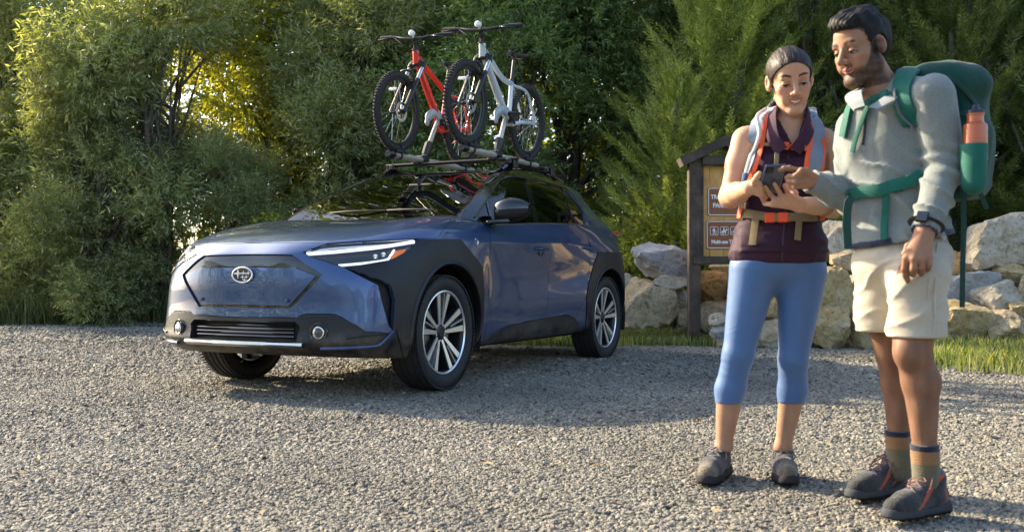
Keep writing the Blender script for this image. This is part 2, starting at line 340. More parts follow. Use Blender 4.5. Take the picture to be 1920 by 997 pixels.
def trunk_mesh(name, h, r0, lobes, seed, lean=(0,0), multi=1):
    r = np.random.default_rng(seed); m = MB()
    for q in range(multi):
        b = np.array([r.normal(0,.15)*(multi > 1), r.normal(0,.1)*(multi > 1), -.1]); tp = np.array([lean[0]+r.normal(0,.25), lean[1]+r.normal(0,.2), h])
        path = smooth_path([b, b*.7+tp*.3+r.normal(0,.06,3), b*.35+tp*.65+r.normal(0,.1,3), tp], 6); m.tube(path, np.linspace(r0, r0*.25, len(path)), 9)
        for lb in lobes:
            i = int(r.uniform(.25,.8)*len(path)); e = np.array(lb[:3])+r.normal(0,.2,3); a = path[i]
            lim = smooth_path([a, a*.5+e*.5+np.array([0,0,.12]), e], 5); m.tube(lim, np.linspace(r0*.42, r0*.1, len(lim)), 6)
    return m.data(name, bark)
def tree(name, label, cat, loc, crown, trunk, rot=0., sc=1., group=None):
    t = thing(name, label, cat, (loc[0], loc[1], float(gz(np.array(loc[0]), np.array(loc[1])))), rot, group); t.scale = (sc, sc, sc)
    link('crown', crown, t); link('trunk', trunk, t); return t
LM = dict(willow=leaf_mat('leaf_willow', (.12,.155,.068),(.235,.28,.135),(.38,.41,.23), .36), oak=leaf_mat('leaf_oak', (.08,.105,.04),(.15,.18,.066),(.26,.275,.105), .46),
    bay=leaf_mat('leaf_bay', (.085,.14,.052),(.165,.24,.095),(.29,.37,.165), .38), conifer=leaf_mat('leaf_conifer', (.12,.165,.05),(.235,.295,.095),(.40,.44,.17), .36), dark=leaf_mat('leaf_dark_conifer', (.065,.10,.038),(.13,.175,.066),(.23,.27,.11), .36),
    yellow=leaf_mat('leaf_sun_tinted', (.14,.17,.03),(.27,.29,.055),(.42,.42,.10), .55), wood=leaf_mat('leaf_woodland', (.07,.105,.034),(.13,.175,.06),(.22,.25,.09), .46))  # yellow: sunlight through the leaves put into their colour
def lobes_blob(seed, w, d, h, n, z0=.3, rr=(.55,.95)):
    r = np.random.default_rng(seed); out = []
    for k in range(n):
        z = z0+(h-z0)*(k+.5)/n; f = math.sqrt(max(.12, 1-((z-h*.45)/(h*.62))**2)); a = r.uniform(0, 6.28); q = r.uniform(*rr)
        out.append((math.cos(a)*w*f*.62, math.sin(a)*d*f*.55, z, q*w*.62, q*d*.6, q*.75))
    return out
lbA = lobes_blob(1, 1.75, 1.3, 5.0, 13, .35, (.5,.8)); lbA2 = lobes_blob(12, 1.9, 1.3, 5.2, 13, .3, (.5,.8)); lbB = lobes_blob(2, 2.1, 1.4, 6.2, 12, .9); lbC = lobes_blob(3, 2.0, 1.3, 6.0, 13, .6); lbE = lobes_blob(5, 1.8, 1.3, 6.4, 14, .35)
crA = crown_mesh('crown', lbA, 3000, 18, LM['willow'], (.4,.75), (.085,.14), .17, .55, seed=1, rand=.45)
crA2 = crown_mesh('crown', lbA2, 3000, 18, LM['willow'], (.35,.7), (.085,.135), .19, .4, seed=11, rand=.6)
crB = crown_mesh('crown', lbB, 2300, 14, LM['oak'], (.3,.55), (.09,.14), .42, .05, seed=2, hang=.25)
crC = crown_mesh('crown', lbC, 3000, 16, LM['bay'], (.25,.5), (.08,.125), .26, .25, seed=3)
def cone_lobes(h, w, n, seed):
    r = np.random.default_rng(seed); out = []
    for k in range(n):
        z = .3+h*(k/n)**.9; f = (1-z/(h+.6)); a = k*2.4+r.uniform(-.4,.4); R = w*f
        out.append((math.cos(a)*R*.55, math.sin(a)*R*.55, z+.1, max(.22, R*.52), max(.22, R*.52), .32+.12*f))
    return out
lbD = cone_lobes(6.4, 2.0, 34, 4); lbD2 = cone_lobes(3.6, 1.35, 22, 8)
def conifer_twigs(h, w, nb, per, seed, z0=.25):
    r = np.random.default_rng(seed); O, Dd = [], []
    for k in range(nb):
        u = (k+r.random())/nb; z = z0+(h-z0)*u**1.05; Lb = (w*(1-u)**.8+.22)*r.uniform(.75,1.12); az = k*2.399+r.normal(0,.25); elv = r.uniform(.15,.55)+.5*u
        d = np.array([math.cos(az)*math.cos(elv), math.sin(az)*math.cos(elv), math.sin(elv)]); sd_ = unit(np.cross(d, [0,0,1.])); n = max(4, int(per*Lb/w))
        t = np.sort(r.uniform(.22,1.0,n)); sg = np.where(np.arange(n) % 2, 1, -1); q = np.array([0,0,z])+d*(t*Lb)[:,None]+np.array([0,0,.10])*(t**2*Lb)[:,None]
        T = d*.75+sd_*(sg*(.75*(1.12-t)))[:,None]+np.array([0,0,.22])+r.normal(size=(n,3))*.10; T[t > .93] = d+np.array([0,0,.25]); O.append(q); Dd.append(unit(T))
    return np.concatenate(O), np.concatenate(Dd)
crD = crown_mesh('crown', lbD, 10, 24, LM['conifer'], (.30,.50), (.075,.125), .15, .0, spray=True, seed=4, rand=.12, twigs=conifer_twigs(6.4,2.0,260,26,4))
crD2 = crown_mesh('crown', lbD2, 10, 24, LM['conifer'], (.26,.44), (.065,.11), .16, .0, spray=True, seed=14, rand=.12, twigs=conifer_twigs(3.6,1.35,170,20,14,.1))
crE = crown_mesh('crown', lbE, 10, 24, LM['dark'], (.34,.56), (.085,.14), .15, -.05, spray=True, seed=5, rand=.2, twigs=conifer_twigs(6.8,2.2,270,30,5,.3))
tkA = trunk_mesh('trunk', 4.2, .07, lbA, 1, multi=4); tkA2 = trunk_mesh('trunk', 4.2, .07, lbA2, 12, multi=4); tkB = trunk_mesh('trunk', 5.2, .16, lbB, 2); tkC = trunk_mesh('trunk', 5.0, .14, lbC, 3, multi=2); tkD = trunk_mesh('trunk', 6.6, .13, [], 4); tkD2 = trunk_mesh('trunk', 3.6, .06, [], 8); tkE = trunk_mesh('trunk', 6.0, .14, lbE, 5)
gA, gB, gC, gE = 'willow shrubs on the left edge of the lot', 'broadleaf trees behind the car', 'conifers by the sign', 'dark conifers on the right'
tree('willow_tree', 'tall grey green willow at the far left edge of the picture', 'tree', (-6.7,15.4), crA, tkA, .3, 1.0, gA)
tree('willow_tree', 'willow deeper in the wood behind the far left willow', 'tree', (-8.5,16.6), crA2, tkA2, 5.0, 1.05, gA)
tree('willow_tree', 'bushy willow with long upright wands, left of the car bonnet', 'tree', (-5.4,15.0), crA2, tkA2, 1.2, 1.03, gA)
tree('willow_tree', 'pale olive green willow behind the windshield, left of the red bicycle', 'tree', (-2.7,16.2), crA, tkA, 2.4, 1.02, gA)
tree('willow_tree', 'low drooping willow at the edge of the gravel, leftmost of the front row', 'tree', (-6.0,14.5), crA2, tkA2, 3.6, .62, gA)
tree('willow_tree', 'low willow shrub right behind the front end of the car bonnet', 'tree', (-4.1,14.9), crA, tkA, 4.1, .5, gA)
tree('oak_tree', 'dark broadleaf tree deep behind the red bicycle', 'tree', (-1.3,17.2), crB, tkB, .2, 1.0, gB)
tree('oak_tree', 'backlit broadleaf tree deep behind the windshield', 'tree', (-3.2,18.6), crB, tkB, 2.1, 1.15, gB)
crY = crown_mesh('crown', lbB, 1500, 14, LM['yellow'], (.3,.55), (.09,.13), .40, .1, seed=22, hang=.1)  # oak crown shape again, with the sun glow tinted into its leaves
tree('sun_tinted_tree', 'tree with sun glow tinted into its yellow green leaves in the gap behind the willows', 'tree', (-3.9,17.4), crY, tkB, 1.0, .95, gB)
tree('sun_tinted_tree', 'tree with sun tinted into its yellow green leaves, glimpsed between silver bicycle and conifer', 'tree', (1.7,18.4), crY, tkB, 3.0, .8, gB)
tree('bay_tree', 'dense green bay tree directly behind the silver bicycle', 'tree', (-.2,15.8), crC, tkC, .6, 1.0, gB)
tree('bay_tree', 'dense green bay tree between the silver bicycle and the conifer', 'tree', (1.0,16.9), crC, tkC, 2.9, 1.08, gB)
tree('conifer_tree', 'tall bright green feathery conifer rising behind the trail sign', 'tree', (3.0,13.9), crD, tkD, .4, 1.0, gC)
tree('conifer_tree', 'small bright conifer sapling between the car tail and the sign', 'tree', (2.15,13.0), crD2, tkD2, 1.4, .92, gC)
tree('conifer_tree', 'young conifer mostly hidden behind the hiker in the purple vest', 'tree', (3.5,12.6), crD2, tkD2, 4.0, .8, gC)
tree('dark_conifer', 'dark conifer seen between the heads of the two hikers', 'tree', (4.6,14.6), crE, tkE, .9, 1.0, gE)
tree('dark_conifer', 'dark dense conifer behind the green backpack', 'tree', (6.2,13.7), crE, tkE, 2.6, .95, gE)
tree('dark_conifer', 'dark dense conifer at the right edge of the picture', 'tree', (7.9,13.2), crE, tkE, 4.4, 1.0, gE)
tree('dark_conifer', 'dark conifer deeper in the wood behind the head of the bearded hiker', 'tree', (5.6,16.2), crE, tkE, 5.2, 1.15, gE)
tree('dark_conifer', 'tall dark conifer deep in the wood behind the pale boulder at far right', 'tree', (8.2,16.0), crE, tkE, 1.7, 1.2, gE)
tree('bay_tree', 'bay tree deep in the wood, glimpsed above the trail sign', 'tree', (3.4,17.2), crC, tkC, 4.4, 1.15, gB)
lbF = [(0,0,.5,.9,.6,.5),(.6,.1,.8,.6,.5,.5),(-.6,0,.7,.6,.5,.5),(.1,0,1.1,.5,.4,.4)]
crF = crown_mesh('crown', lbF, 420, 14, LM['yellow'], (.2,.4), (.06,.10), .38, .2, seed=6, shell=.3); tkF = trunk_mesh('trunk', .9, .03, lbF, 6, multi=3)  # bush leaves coloured as if the sun shone through them
for x, y, s, rz, lb_ in ((1.75,12.6,1.05,.2,'bush with sun tinted into its yellow green leaves just behind the car tail'),(-3.2,13.6,1.0,1.,'bush with sun glow tinted into its yellow green leaves behind the base of the windshield'),(2.9,12.4,.72,2.2,'low yellow green bush behind the trail sign'),(-1.9,14.5,1.25,3.1,'yellow green bush seen over the car bonnet behind the far roof pillar')):
    tree('sun_tinted_bush', lb_, 'bush', (x, y), crF, tkF, rz, s, 'bushes with sun tinted into yellow green leaves')
# far woodland that reads as one mass (behind, and round the open side of the lot)
def woodland():
    r = np.random.default_rng(21); N = 125000; seg = r.random(N); x = np.empty(N); y = np.empty(N); hmax = np.empty(N)
    a = seg < .72
    x[a] = r.uniform(-19, 21, a.sum()); y[a] = 20.6+r.normal(0,.9,a.sum())+.9*np.sin(x[a]*1.1); hmax[a] = np.where(x[a] < -10, 6.5, 12.5)+.8*np.sin(x[a]*.9+1)
    b = ~a; th = r.uniform(math.radians(150), math.radians(395), b.sum()); R = 17+r.normal(0,.7,b.sum())+1.2*np.sin(th*9)
    x[b] = R*np.cos(th); y[b] = 2+R*np.sin(th); hmax[b] = 4.6+1.2*np.sin(th*13)
    k = ~(b & (y > 6) & (x < 0)); x, y, hmax = x[k], y[k], hmax[k]; N = len(x); z = r.random(N)**.9*hmax+gz(x, y)
    n2 = 42000; x2 = r.uniform(-6,10,n2); y2 = 18.3+r.normal(0,.7,n2); z2 = r.uniform(4.5,15.5,n2); x, y, z, N = np.append(x, x2), np.append(y, y2), np.append(z, z2), N+n2
    D = unit(r.normal(size=(N,3))+np.array([0,0,.2])); NN = unit(r.normal(size=(N,3))); L = r.uniform(.16,.34,N)
    V = leaves(np.stack([x,y,z],1), D, NN, L, L*.55); me = fast_quads('woodland', V, np.arange(len(V)).reshape(-1,4), LM['wood']); o = link('woodland', me)
    tag(o, 'far dense woodland closing the view behind the trees', kind='stuff')
woodland()
def grass(name, label, XY, h, mt, seed, spread=.35):
    r = np.random.default_rng(seed); N = len(XY); a = r.uniform(0, 6.28, N); H = h*r.uniform(.55,1.3,N); w = r.uniform(.003,.007,N)*(1+h)
    b = np.stack([XY[:,0], XY[:,1], gz(XY[:,0], XY[:,1])-.01], 1); s = np.stack([np.cos(a), np.sin(a), 0*a], 1); a2 = r.uniform(0, 6.28, N); ln = np.stack([np.cos(a2), np.sin(a2), 0*a2], 1)*(r.uniform(.1,1,N)*spread*H)[:,None]
    up = np.array([0,0,1.]); m = b+up*(H*.55)[:,None]+ln*.35; t = b+up*(H*r.uniform(.8,1,N))[:,None]+ln
    V = np.stack([b-s*w[:,None], b+s*w[:,None], m+s*w[:,None]*.8, m-s*w[:,None]*.8, t], 1).reshape(-1,3); i = np.arange(N)*5
    Fc = np.concatenate([np.stack([i,i+1,i+2],1), np.stack([i,i+2,i+3],1), np.stack([i+3,i+2,i+4],1)])
    o = link(name, fast_quads(name, V, Fc, mt)); return tag(o, label, kind='stuff')
gm = leaf_mat('grass_blade', (.075,.115,.035),(.14,.185,.065),(.27,.27,.13), .35, .6); gmd = leaf_mat('grass_bank', (.06,.085,.028),(.115,.145,.05),(.24,.235,.11), .35, .6)
def scatter(n, poly, seed):
    r = np.random.default_rng(seed); P = np.array(poly); lo, hi = P.min(0), P.max(0); q = r.uniform(lo, hi, (n,2)); return q[in_poly(q[:,0], q[:,1], P)]
g1 = scatter(26000, [(-.2,10.35),(.7,10.1),(1.5,10.2),(2.1,10.15),(2.2,11.4),(1.5,12.6),(-.2,12.4)], 31)
g2 = scatter(16000, [(3.05,8.0),(3.35,7.55),(3.9,7.25),(5.2,7.1),(5.2,9.9),(3.9,9.9),(3.3,9.0)], 33)
g2 = g2[np.random.default_rng(8).random(len(g2)) < .12+.95*ss0(snoise(np.stack([g2[:,0], g2[:,1], 0*g2[:,0]], 1), 3, 4.5, 8))]
g1 = g1[np.random.default_rng(7).random(len(g1)) < .2+.9*ss0(snoise(np.stack([g1[:,0], g1[:,1], 0*g1[:,0]], 1), 5, 4.5, 8))]
g2 = g2[(g2[:,1] > 7.9) | (np.random.default_rng(3).random(len(g2)) < .45)]
grass('grass', 'green grass strip in front of the boulders by the sign post', g1, .13, gm, 32)
grass('grass', 'green grass tuft growing below the boulders at the right edge', g2, .17, gm, 34, .6)
g3 = scatter(42000, [(-9.5,14.2),(-7,14.15),(-5.2,14.35),(-4.0,14.2),(-2.0,14.0),(4,13.4),(4,15.2),(-3,16.6),(-9.5,16.6)], 35)
grass('grass', 'dark unmown grass bank between the gravel and the willows', g3, .46, gmd, 36, .6)
r_ = np.random.default_rng(55); q_ = np.stack([r_.uniform(-5,5,190), r_.uniform(2.6,13,190)], 1); q_ = q_[np.abs(q_[:,0]) < .56*q_[:,1]]; n_ = len(q_); a_ = r_.uniform(0,6.28,n_)
V_ = leaves(np.stack([q_[:,0], q_[:,1], gz(q_[:,0], q_[:,1])+.017], 1), unit(np.stack([np.cos(a_), np.sin(a_), r_.normal(0,.25,n_)], 1)), unit(r_.normal(size=(n_,3))*.4+np.array([0,0,1.])), r_.uniform(.03,.065,n_), r_.uniform(.01,.022,n_))
tag(link('fallen_leaves', fast_quads('fallen_leaves', V_, np.arange(len(V_)).reshape(-1,4), mat('dry_leaf', (.30,.20,.09), .8, island=.5))), 'scattered small dry leaves lying on the gravel', kind='stuff')
# ================================================================ boulder wall
def rock_mat(name, a, b, c, dark):
    m = bpy.data.materials.new(name); m.use_nodes = True; n = m.node_tree.nodes; l = m.node_tree.links; p = n['Principled BSDF']; p.inputs['Roughness'].default_value = .9
    tc = n.new('ShaderNodeTexCoord'); n1 = n.new('ShaderNodeTexNoise'); n1.inputs['Scale'].default_value = 3.2; n1.inputs['Detail'].default_value = 9; n1.inputs['Roughness'].default_value = .62; n1.inputs['Distortion'].default_value = .5; l.new(tc.outputs['Object'], n1.inputs[0])
    rp = n.new('ShaderNodeValToRGB'); e = rp.color_ramp.elements; e[0].position = .28; e[1].position = .72; e[0].color = (*a,1); e[1].color = (*c,1); e.new(.5).color = (*b,1); l.new(n1.outputs['Fac'], rp.inputs[0])
    n2 = n.new('ShaderNodeTexNoise'); n2.inputs['Scale'].default_value = 22; n2.inputs['Detail'].default_value = 8; n2.inputs['Roughness'].default_value = .7; l.new(tc.outputs['Object'], n2.inputs[0])
    r2 = n.new('ShaderNodeValToRGB'); r2.color_ramp.elements[0].position = .3; r2.color_ramp.elements[1].position = .52; r2.color_ramp.elements[0].color = (*dark,1); r2.color_ramp.elements[1].color = (1,1,1,1); l.new(n2.outputs['Fac'], r2.inputs[0])
    mx = n.new('ShaderNodeMix'); mx.data_type = 'RGBA'; mx.blend_type = 'MULTIPLY'; mx.inputs['Factor'].default_value = .8; l.new(rp.outputs[0], mx.inputs['A']); l.new(r2.outputs[0], mx.inputs['B']); l.new(mx.outputs['Result'], p.inputs['Base Color'])
    b1 = n.new('ShaderNodeBump'); b1.inputs['Strength'].default_value = 1.; b1.inputs['Distance'].default_value = .045; l.new(n2.outputs['Fac'], b1.inputs['Height'])
    vo = n.new('ShaderNodeTexVoronoi'); vo.feature = 'DISTANCE_TO_EDGE'; vo.inputs['Scale'].default_value = 5.5; nd = n.new('ShaderNodeVectorMath'); nd.operation = 'ADD'; l.new(tc.outputs['Object'], nd.inputs[0]); l.new(n1.outputs['Color'], nd.inputs[1]); l.new(nd.outputs[0], vo.inputs['Vector'])
    ck = n.new('ShaderNodeMapRange'); ck.inputs['From Max'].default_value = .05; l.new(vo.outputs['Distance'], ck.inputs['Value']); b2 = n.new('ShaderNodeBump'); b2.inputs['Strength'].default_value = .45; b2.inputs['Distance'].default_value = .02; l.new(ck.outputs[0], b2.inputs['Height']); l.new(b1.outputs[0], b2.inputs['Normal']); l.new(b2.outputs[0], p.inputs['Normal'])
    return m
RM = dict(t=rock_mat('rock_tan', (.34,.24,.12),(.52,.42,.26),(.66,.58,.44), (.30,.25,.19)), g=rock_mat('rock_grey', (.26,.27,.28),(.42,.42,.42),(.58,.57,.55), (.40,.40,.40)), y=rock_mat('rock_yellow', (.40,.25,.08),(.56,.42,.20),(.68,.59,.40), (.32,.25,.16)), o=rock_mat('rock_orange', (.36,.16,.035),(.46,.27,.09),(.50,.38,.20), (.25,.18,.12)), w=rock_mat('rock_white', (.38,.30,.19),(.56,.49,.37),(.70,.65,.55), (.36,.33,.28)))
icos = {}
for sub in (3, 4):
    b_ = bmesh.new(); bmesh.ops.create_icosphere(b_, subdivisions=sub, radius=1); b_.verts.ensure_lookup_table(); icos[sub] = (np.array([v.co for v in b_.verts]), [[v.index for v in f.verts] for f in b_.faces]); b_.free()
def boulder(px, depth, m, seed, parent, dz=1.):
    x0, y0, x1, y1 = px; c = at((x0+x1)/2, (y0+y1)/2, depth); h = np.array([(x1-x0)/2/F*depth, 0, (y1-y0)/2/F*depth]); r = np.random.default_rng(seed)
    h[1] = (h[0]+h[2])/2*r.uniform(.8,1.05)*dz; d, f = icos[4 if (x1-x0) > 36 else 3]
    K = 10; n = unit(r.normal(size=(K,3))); n[:6] = np.eye(3)[[0,0,1,1,2,2]]*np.array([1,-1,1,-1,1,-1])[:,None]+r.normal(size=(6,3))*.28; n = unit(n); ds = r.uniform(.58,.96,K)
    q = d@n.T; rad = np.where(q > 1e-3, ds/np.maximum(q, 1e-3), 9); k = 110.; R = -np.log(np.exp(-k*rad).sum(1))/k; R = np.minimum(R, 1.22)
    v = d*R[:,None]; v += d*(snoise(v, seed+5, 3.0)*.06+np.abs(snoise(v, seed+9, 7, 8))*.085+snoise(v, seed+11, 20, 6)*.028-.035*np.maximum(0, np.abs(snoise(v, seed+21, 5, 6))<.06))[:,None]
    lo, hi = v.min(0), v.max(0); v = (v-(lo+hi)/2)/((hi-lo)/2)*h*1.06
    me = mesh_data('boulder', v, f, RM[m], True, 22); o = link('boulder', me, parent); o.location = Vector(c)-parent.location
    return o
wall = thing('boulder_wall', 'low dry wall of tan and grey boulders behind the hikers', 'boulder wall', (3.2, 10.6, 0))
BL = [((1185,454,1291,528),10.9,'g'),((1220,512,1300,545),10.75,'w'),((1163,520,1268,612),10.8,'t'),((1250,537,1300,580),10.85,'w'),((1268,578,1303,622),10.7,'t'),((1160,512,1194,540),11.1,'w'),((1306,508,1368,567),10.9,'o'),((1304,562,1362,625),10.8,'t'),((1330,494,1375,516),11.2,'y'),((1336,606,1368,652),10.2,'y'),
 ((1360,520,1425,600),10.8,'t'),((1360,585,1420,650),10.4,'y'),((1415,535,1476,607),10.6,'y'),((1412,600,1480,653),10.2,'t'),((1465,500,1525,580),10.7,'t'),((1470,575,1522,654),10.3,'y'),
 ((1530,414,1610,494),10.9,'w'),((1556,466,1622,510),10.6,'t'),((1512,500,1600,600),10.35,'y'),((1575,505,1655,590),10.45,'w'),((1510,575,1590,655),10.1,'y'),((1575,575,1662,655),10.15,'y'),((1600,425,1680,500),11.1,'t'),((1640,480,1720,560),10.8,'t'),((1650,560,1740,656),10.2,'t'),((1690,430,1780,520),11.1,'g'),((1705,520,1790,600),10.5,'y'),
 ((1796,402,1945,512),10.6,'w'),((1774,470,1836,532),10.6,'o'),((1768,509,1868,572),10.3,'g'),((1857,494,1912,532),10.3,'y'),((1883,487,1930,526),10.45,'w'),((1822,525,1914,592),10.05,'w'),((1742,563,1856,658),9.9,'y'),((1852,582,1940,660),9.7,'t'),((1887,566,1940,596),9.85,'y'),((1902,518,1950,588),10.1,'t'),((1755,540,1800,580),10.7,'g'),((1905,440,1990,540),10.8,'t'),((1930,530,2010,640),10.0,'y'),((1845,560,1890,600),10.6,'o')]
for k, (b_, dp, m_) in enumerate(BL): boulder(b_, dp, m_, 100+k*7, wall)
rb = np.random.default_rng(9)
for k in range(34):
    cx_, cy_ = (rb.uniform(1330,1950), rb.uniform(560,648)) if k % 3 else (rb.uniform(1500,1900), rb.uniform(470,560)); hw = rb.uniform(11,24); boulder((cx_-hw, cy_-hw*.75, cx_+hw, cy_+hw*.75), 10.02+.25*(648-cy_)/100+rb.uniform(0,.25), 'tywygo'[k % 6], 900+k*5, wall)
# ================================================================ trail sign
def sign():
    Y = 10.35; sc = Y/F; org = at(1357, CY, Y); base = np.array([org[0], Y, 0.]); t = thing('trail_sign', 'dark brown timber trailhead sign with gabled roof and two brown notices', 'sign', base)
    wood = mat('sign_timber', (.042,.028,.019), .75, var=.45, vscale=5, bump=.5, bscale=25, base2=(.080,.056,.040)); pl = mat('sign_plank', (.54,.27,.06), .6, var=.18, vscale=4, base2=(.60,.34,.10), bump=.15, bscale=30); brn = mat('sign_brown', (.24,.075,.022), .5, var=.06); wh = mat('sign_white', (.80,.78,.74), .5)
    def L(px, py): return np.array([(px-1357)*sc, 0, CAMH-(py-CY)*sc])
    for s in (-1, 1):
        x = s*(1357-1301)*sc; m = MB(); m.box((x, 0, (L(0,292)[2]-.15)/2+.0), (22*sc, .115, L(0,292)[2]+.15), .006); m.build('post', wood, t)
    for y0, y1, dy in ((293,311,-.05),(480.5,495.5,-.045)):
        a, b = L(1314, y0), L(1400, y1); m = MB(); m.box(((a[0]+b[0])/2, dy, (a[2]+b[2])/2), (b[0]-a[0]-.004 if y0 < 400 else (1412-1296)*sc, .07, a[2]-b[2]), .005); m.build('rail', wood, t)
    for s in (-1, 1):
        a = L(1357,266)+np.array([0,-.03,0]); b = L(1357-s*0+s*82,305.5)+np.array([0,-.03,0]); m = MB(); d = (b-a)/np.linalg.norm(b-a); up = np.array([-d[2]*1., 0, d[0]]) if s > 0 else np.array([d[2], 0, -d[0]])
        h = 16*sc; p = [a+np.array([0,0,h*.62]), a-np.array([0,0,h*.62]), b-up*h*.5, b+up*h*.5]; f = np.array([0,-.09,0]); bk = np.array([0,.16,0])
        m.add([q+f for q in p]+[q+bk for q in p], [(0,1,2,3),(7,6,5,4),(0,3,7,4),(1,5,6,2),(3,2,6,7),(0,4,5,1)]); m.build('roof_beam', wood, t, smooth=False)
    for s, x in ((-1, 1315), (1, 1399)):
        a, b = L(x, 311), L(x, 481); m = MB(); m.box((a[0], -.01, (a[2]+b[2])/2), (6*sc, .06, a[2]-b[2]-.004), .002); m.build('inner_frame', wood, t)
    for x0, x1 in ((1317.5,1330.5),(1331.3,1356.6),(1357.4,1382.6),(1383.4,1396.5)):
        a, b = L(x0, 312), L(x1, 480.5); m = MB(); m.box(((a[0]+b[0])/2, .02, (a[2]+b[2])/2), (b[0]-a[0], .02, a[2]-b[2]), .003); m.build('plank', pl, t)
    def notice(x0, y0, x1, y1):
        a, b = L(x0, y0), L(x1, y1); c = (a+b)/2; w, h = b[0]-a[0], a[2]-b[2]; r = .028
        def rr(w, h, r): return [(sx*(w/2-r)+r*math.cos(q), sz*(h/2-r)+r*math.sin(q)) for sx, sz, q0 in ((1,1,0),(-1,1,1.5708),(-1,-1,3.1416),(1,-1,4.7124)) for q in np.linspace(q0, q0+1.5708, 5)]
        c[1] = .008; m = MB(); m.prism(rr(w, h, r), .006, c, (1,0,0), (0,0,1)); n = m.build('notice', brn, t)
        m = MB(); R = rr(w-.022, h-.022, r*.7); m.tube([(c[0]+q[0], .0015, c[2]+q[1]) for q in R], .0055, 4, closed=True); m.build('border', wh, n)
        return n
    n1 = notice(1326.5,351.5,1387.5,405); n2 = notice(1324,413.5,1390,467)
    for tx, py, s_, par in (('TRAILHEAD', 369.5, .064, n1), ('PARKING', 385.5, .068, n1), ('Multi-use Trail', 453.5, .055, n2)):
        o = L(1358, py); text_mesh(tx, s_, wh, 'lettering', par, (o[0], -.0005, o[2]), (1,0,0), (0,0,1), font_bold=.0022, sx=.84)
    for k, cx_ in enumerate((1339, 1358, 1377)):
        o = L(cx_, 433); w = 17*sc; q = w/2-.006
        m = MB(); m.tube([(o[0]+x*q, -.001, o[2]+z*q*1.05) for x, z in ((-1,-.8),(-.8,-1),(.8,-1),(1,-.8),(1,.8),(.8,1),(-.8,1),(-1,.8))], .003, 4, closed=True); m.build('pictogram_frame', wh, n2)
        def P(pts): mm.prism([(o[0]+x*q, o[2]+z*q) for x, z in pts], .003, (0,-.001,0), (1,0,0), (0,0,1))
        def circ(x, z, r, n=10): return [(x+r*math.cos(a), z+r*math.sin(a)) for a in np.linspace(0, 2*math.pi, n, endpoint=False)]
        mm = MB()
        if k == 0: P(circ(-.02,.62,.17)); P([(-.2,.42),(.15,.42),(.12,-.15),(-.15,-.15)]); P([(-.15,-.15),(.03,-.15),(-.22,-.85),(-.42,-.85)]); P([(.0,-.15),(.14,-.15),(.42,-.82),(.22,-.85)]); P([(.12,.38),(.5,.0),(.42,-.08),(.08,.2)]); P([(.46,.1),(.54,.1),(.66,-.85),(.58,-.85)]); P([(-.45,.4),(-.22,.4),(-.22,-.05),(-.45,-.02)])
        elif k == 1: P([(-.6,.05),(.25,.1),(.42,.45),(.55,.62),(.6,.45),(.85,.3),(.78,.15),(.55,.2),(.42,-.2),(.35,-.3),(-.5,-.3),(-.75,-.25)]); P([(-.55,-.28),(-.35,-.28),(-.42,-.85),(-.58,-.85)]); P([(-.2,-.3),(-.02,-.3),(-.15,-.85),(-.3,-.85)]); P([(.15,-.3),(.36,-.3),(.42,-.85),(.27,-.85)]); P([(-.7,-.0),(-.6,.05),(-.75,-.6),(-.88,-.55)]); P(circ(-.1,.75,.14)); P([(-.25,.58),(.05,.58),(.1,.1),(-.25,.08)])
        else:
            for wx in (-.45,.45): mm.tube([(o[0]+(wx+.33*math.cos(a))*q, -.002, o[2]+(-.4+.33*math.sin(a))*q) for a in np.linspace(0, 2*math.pi, 14, endpoint=False)], .003, 4, closed=True)
            P([(-.48,-.4),(-.38,-.4),(-.02,.05),(-.12,.05)]); P([(.4,-.4),(.5,-.4),(.2,.15),(.1,.15)]); P([(-.25,.1),(-.05,.45),(.35,.15),(.3,.05),(-.02,.25),(.0,-.35),(-.12,-.35)]); P(circ(.12,.62,.16))
        mm.build('pictogram', wh, n2, smooth=False)
sign()
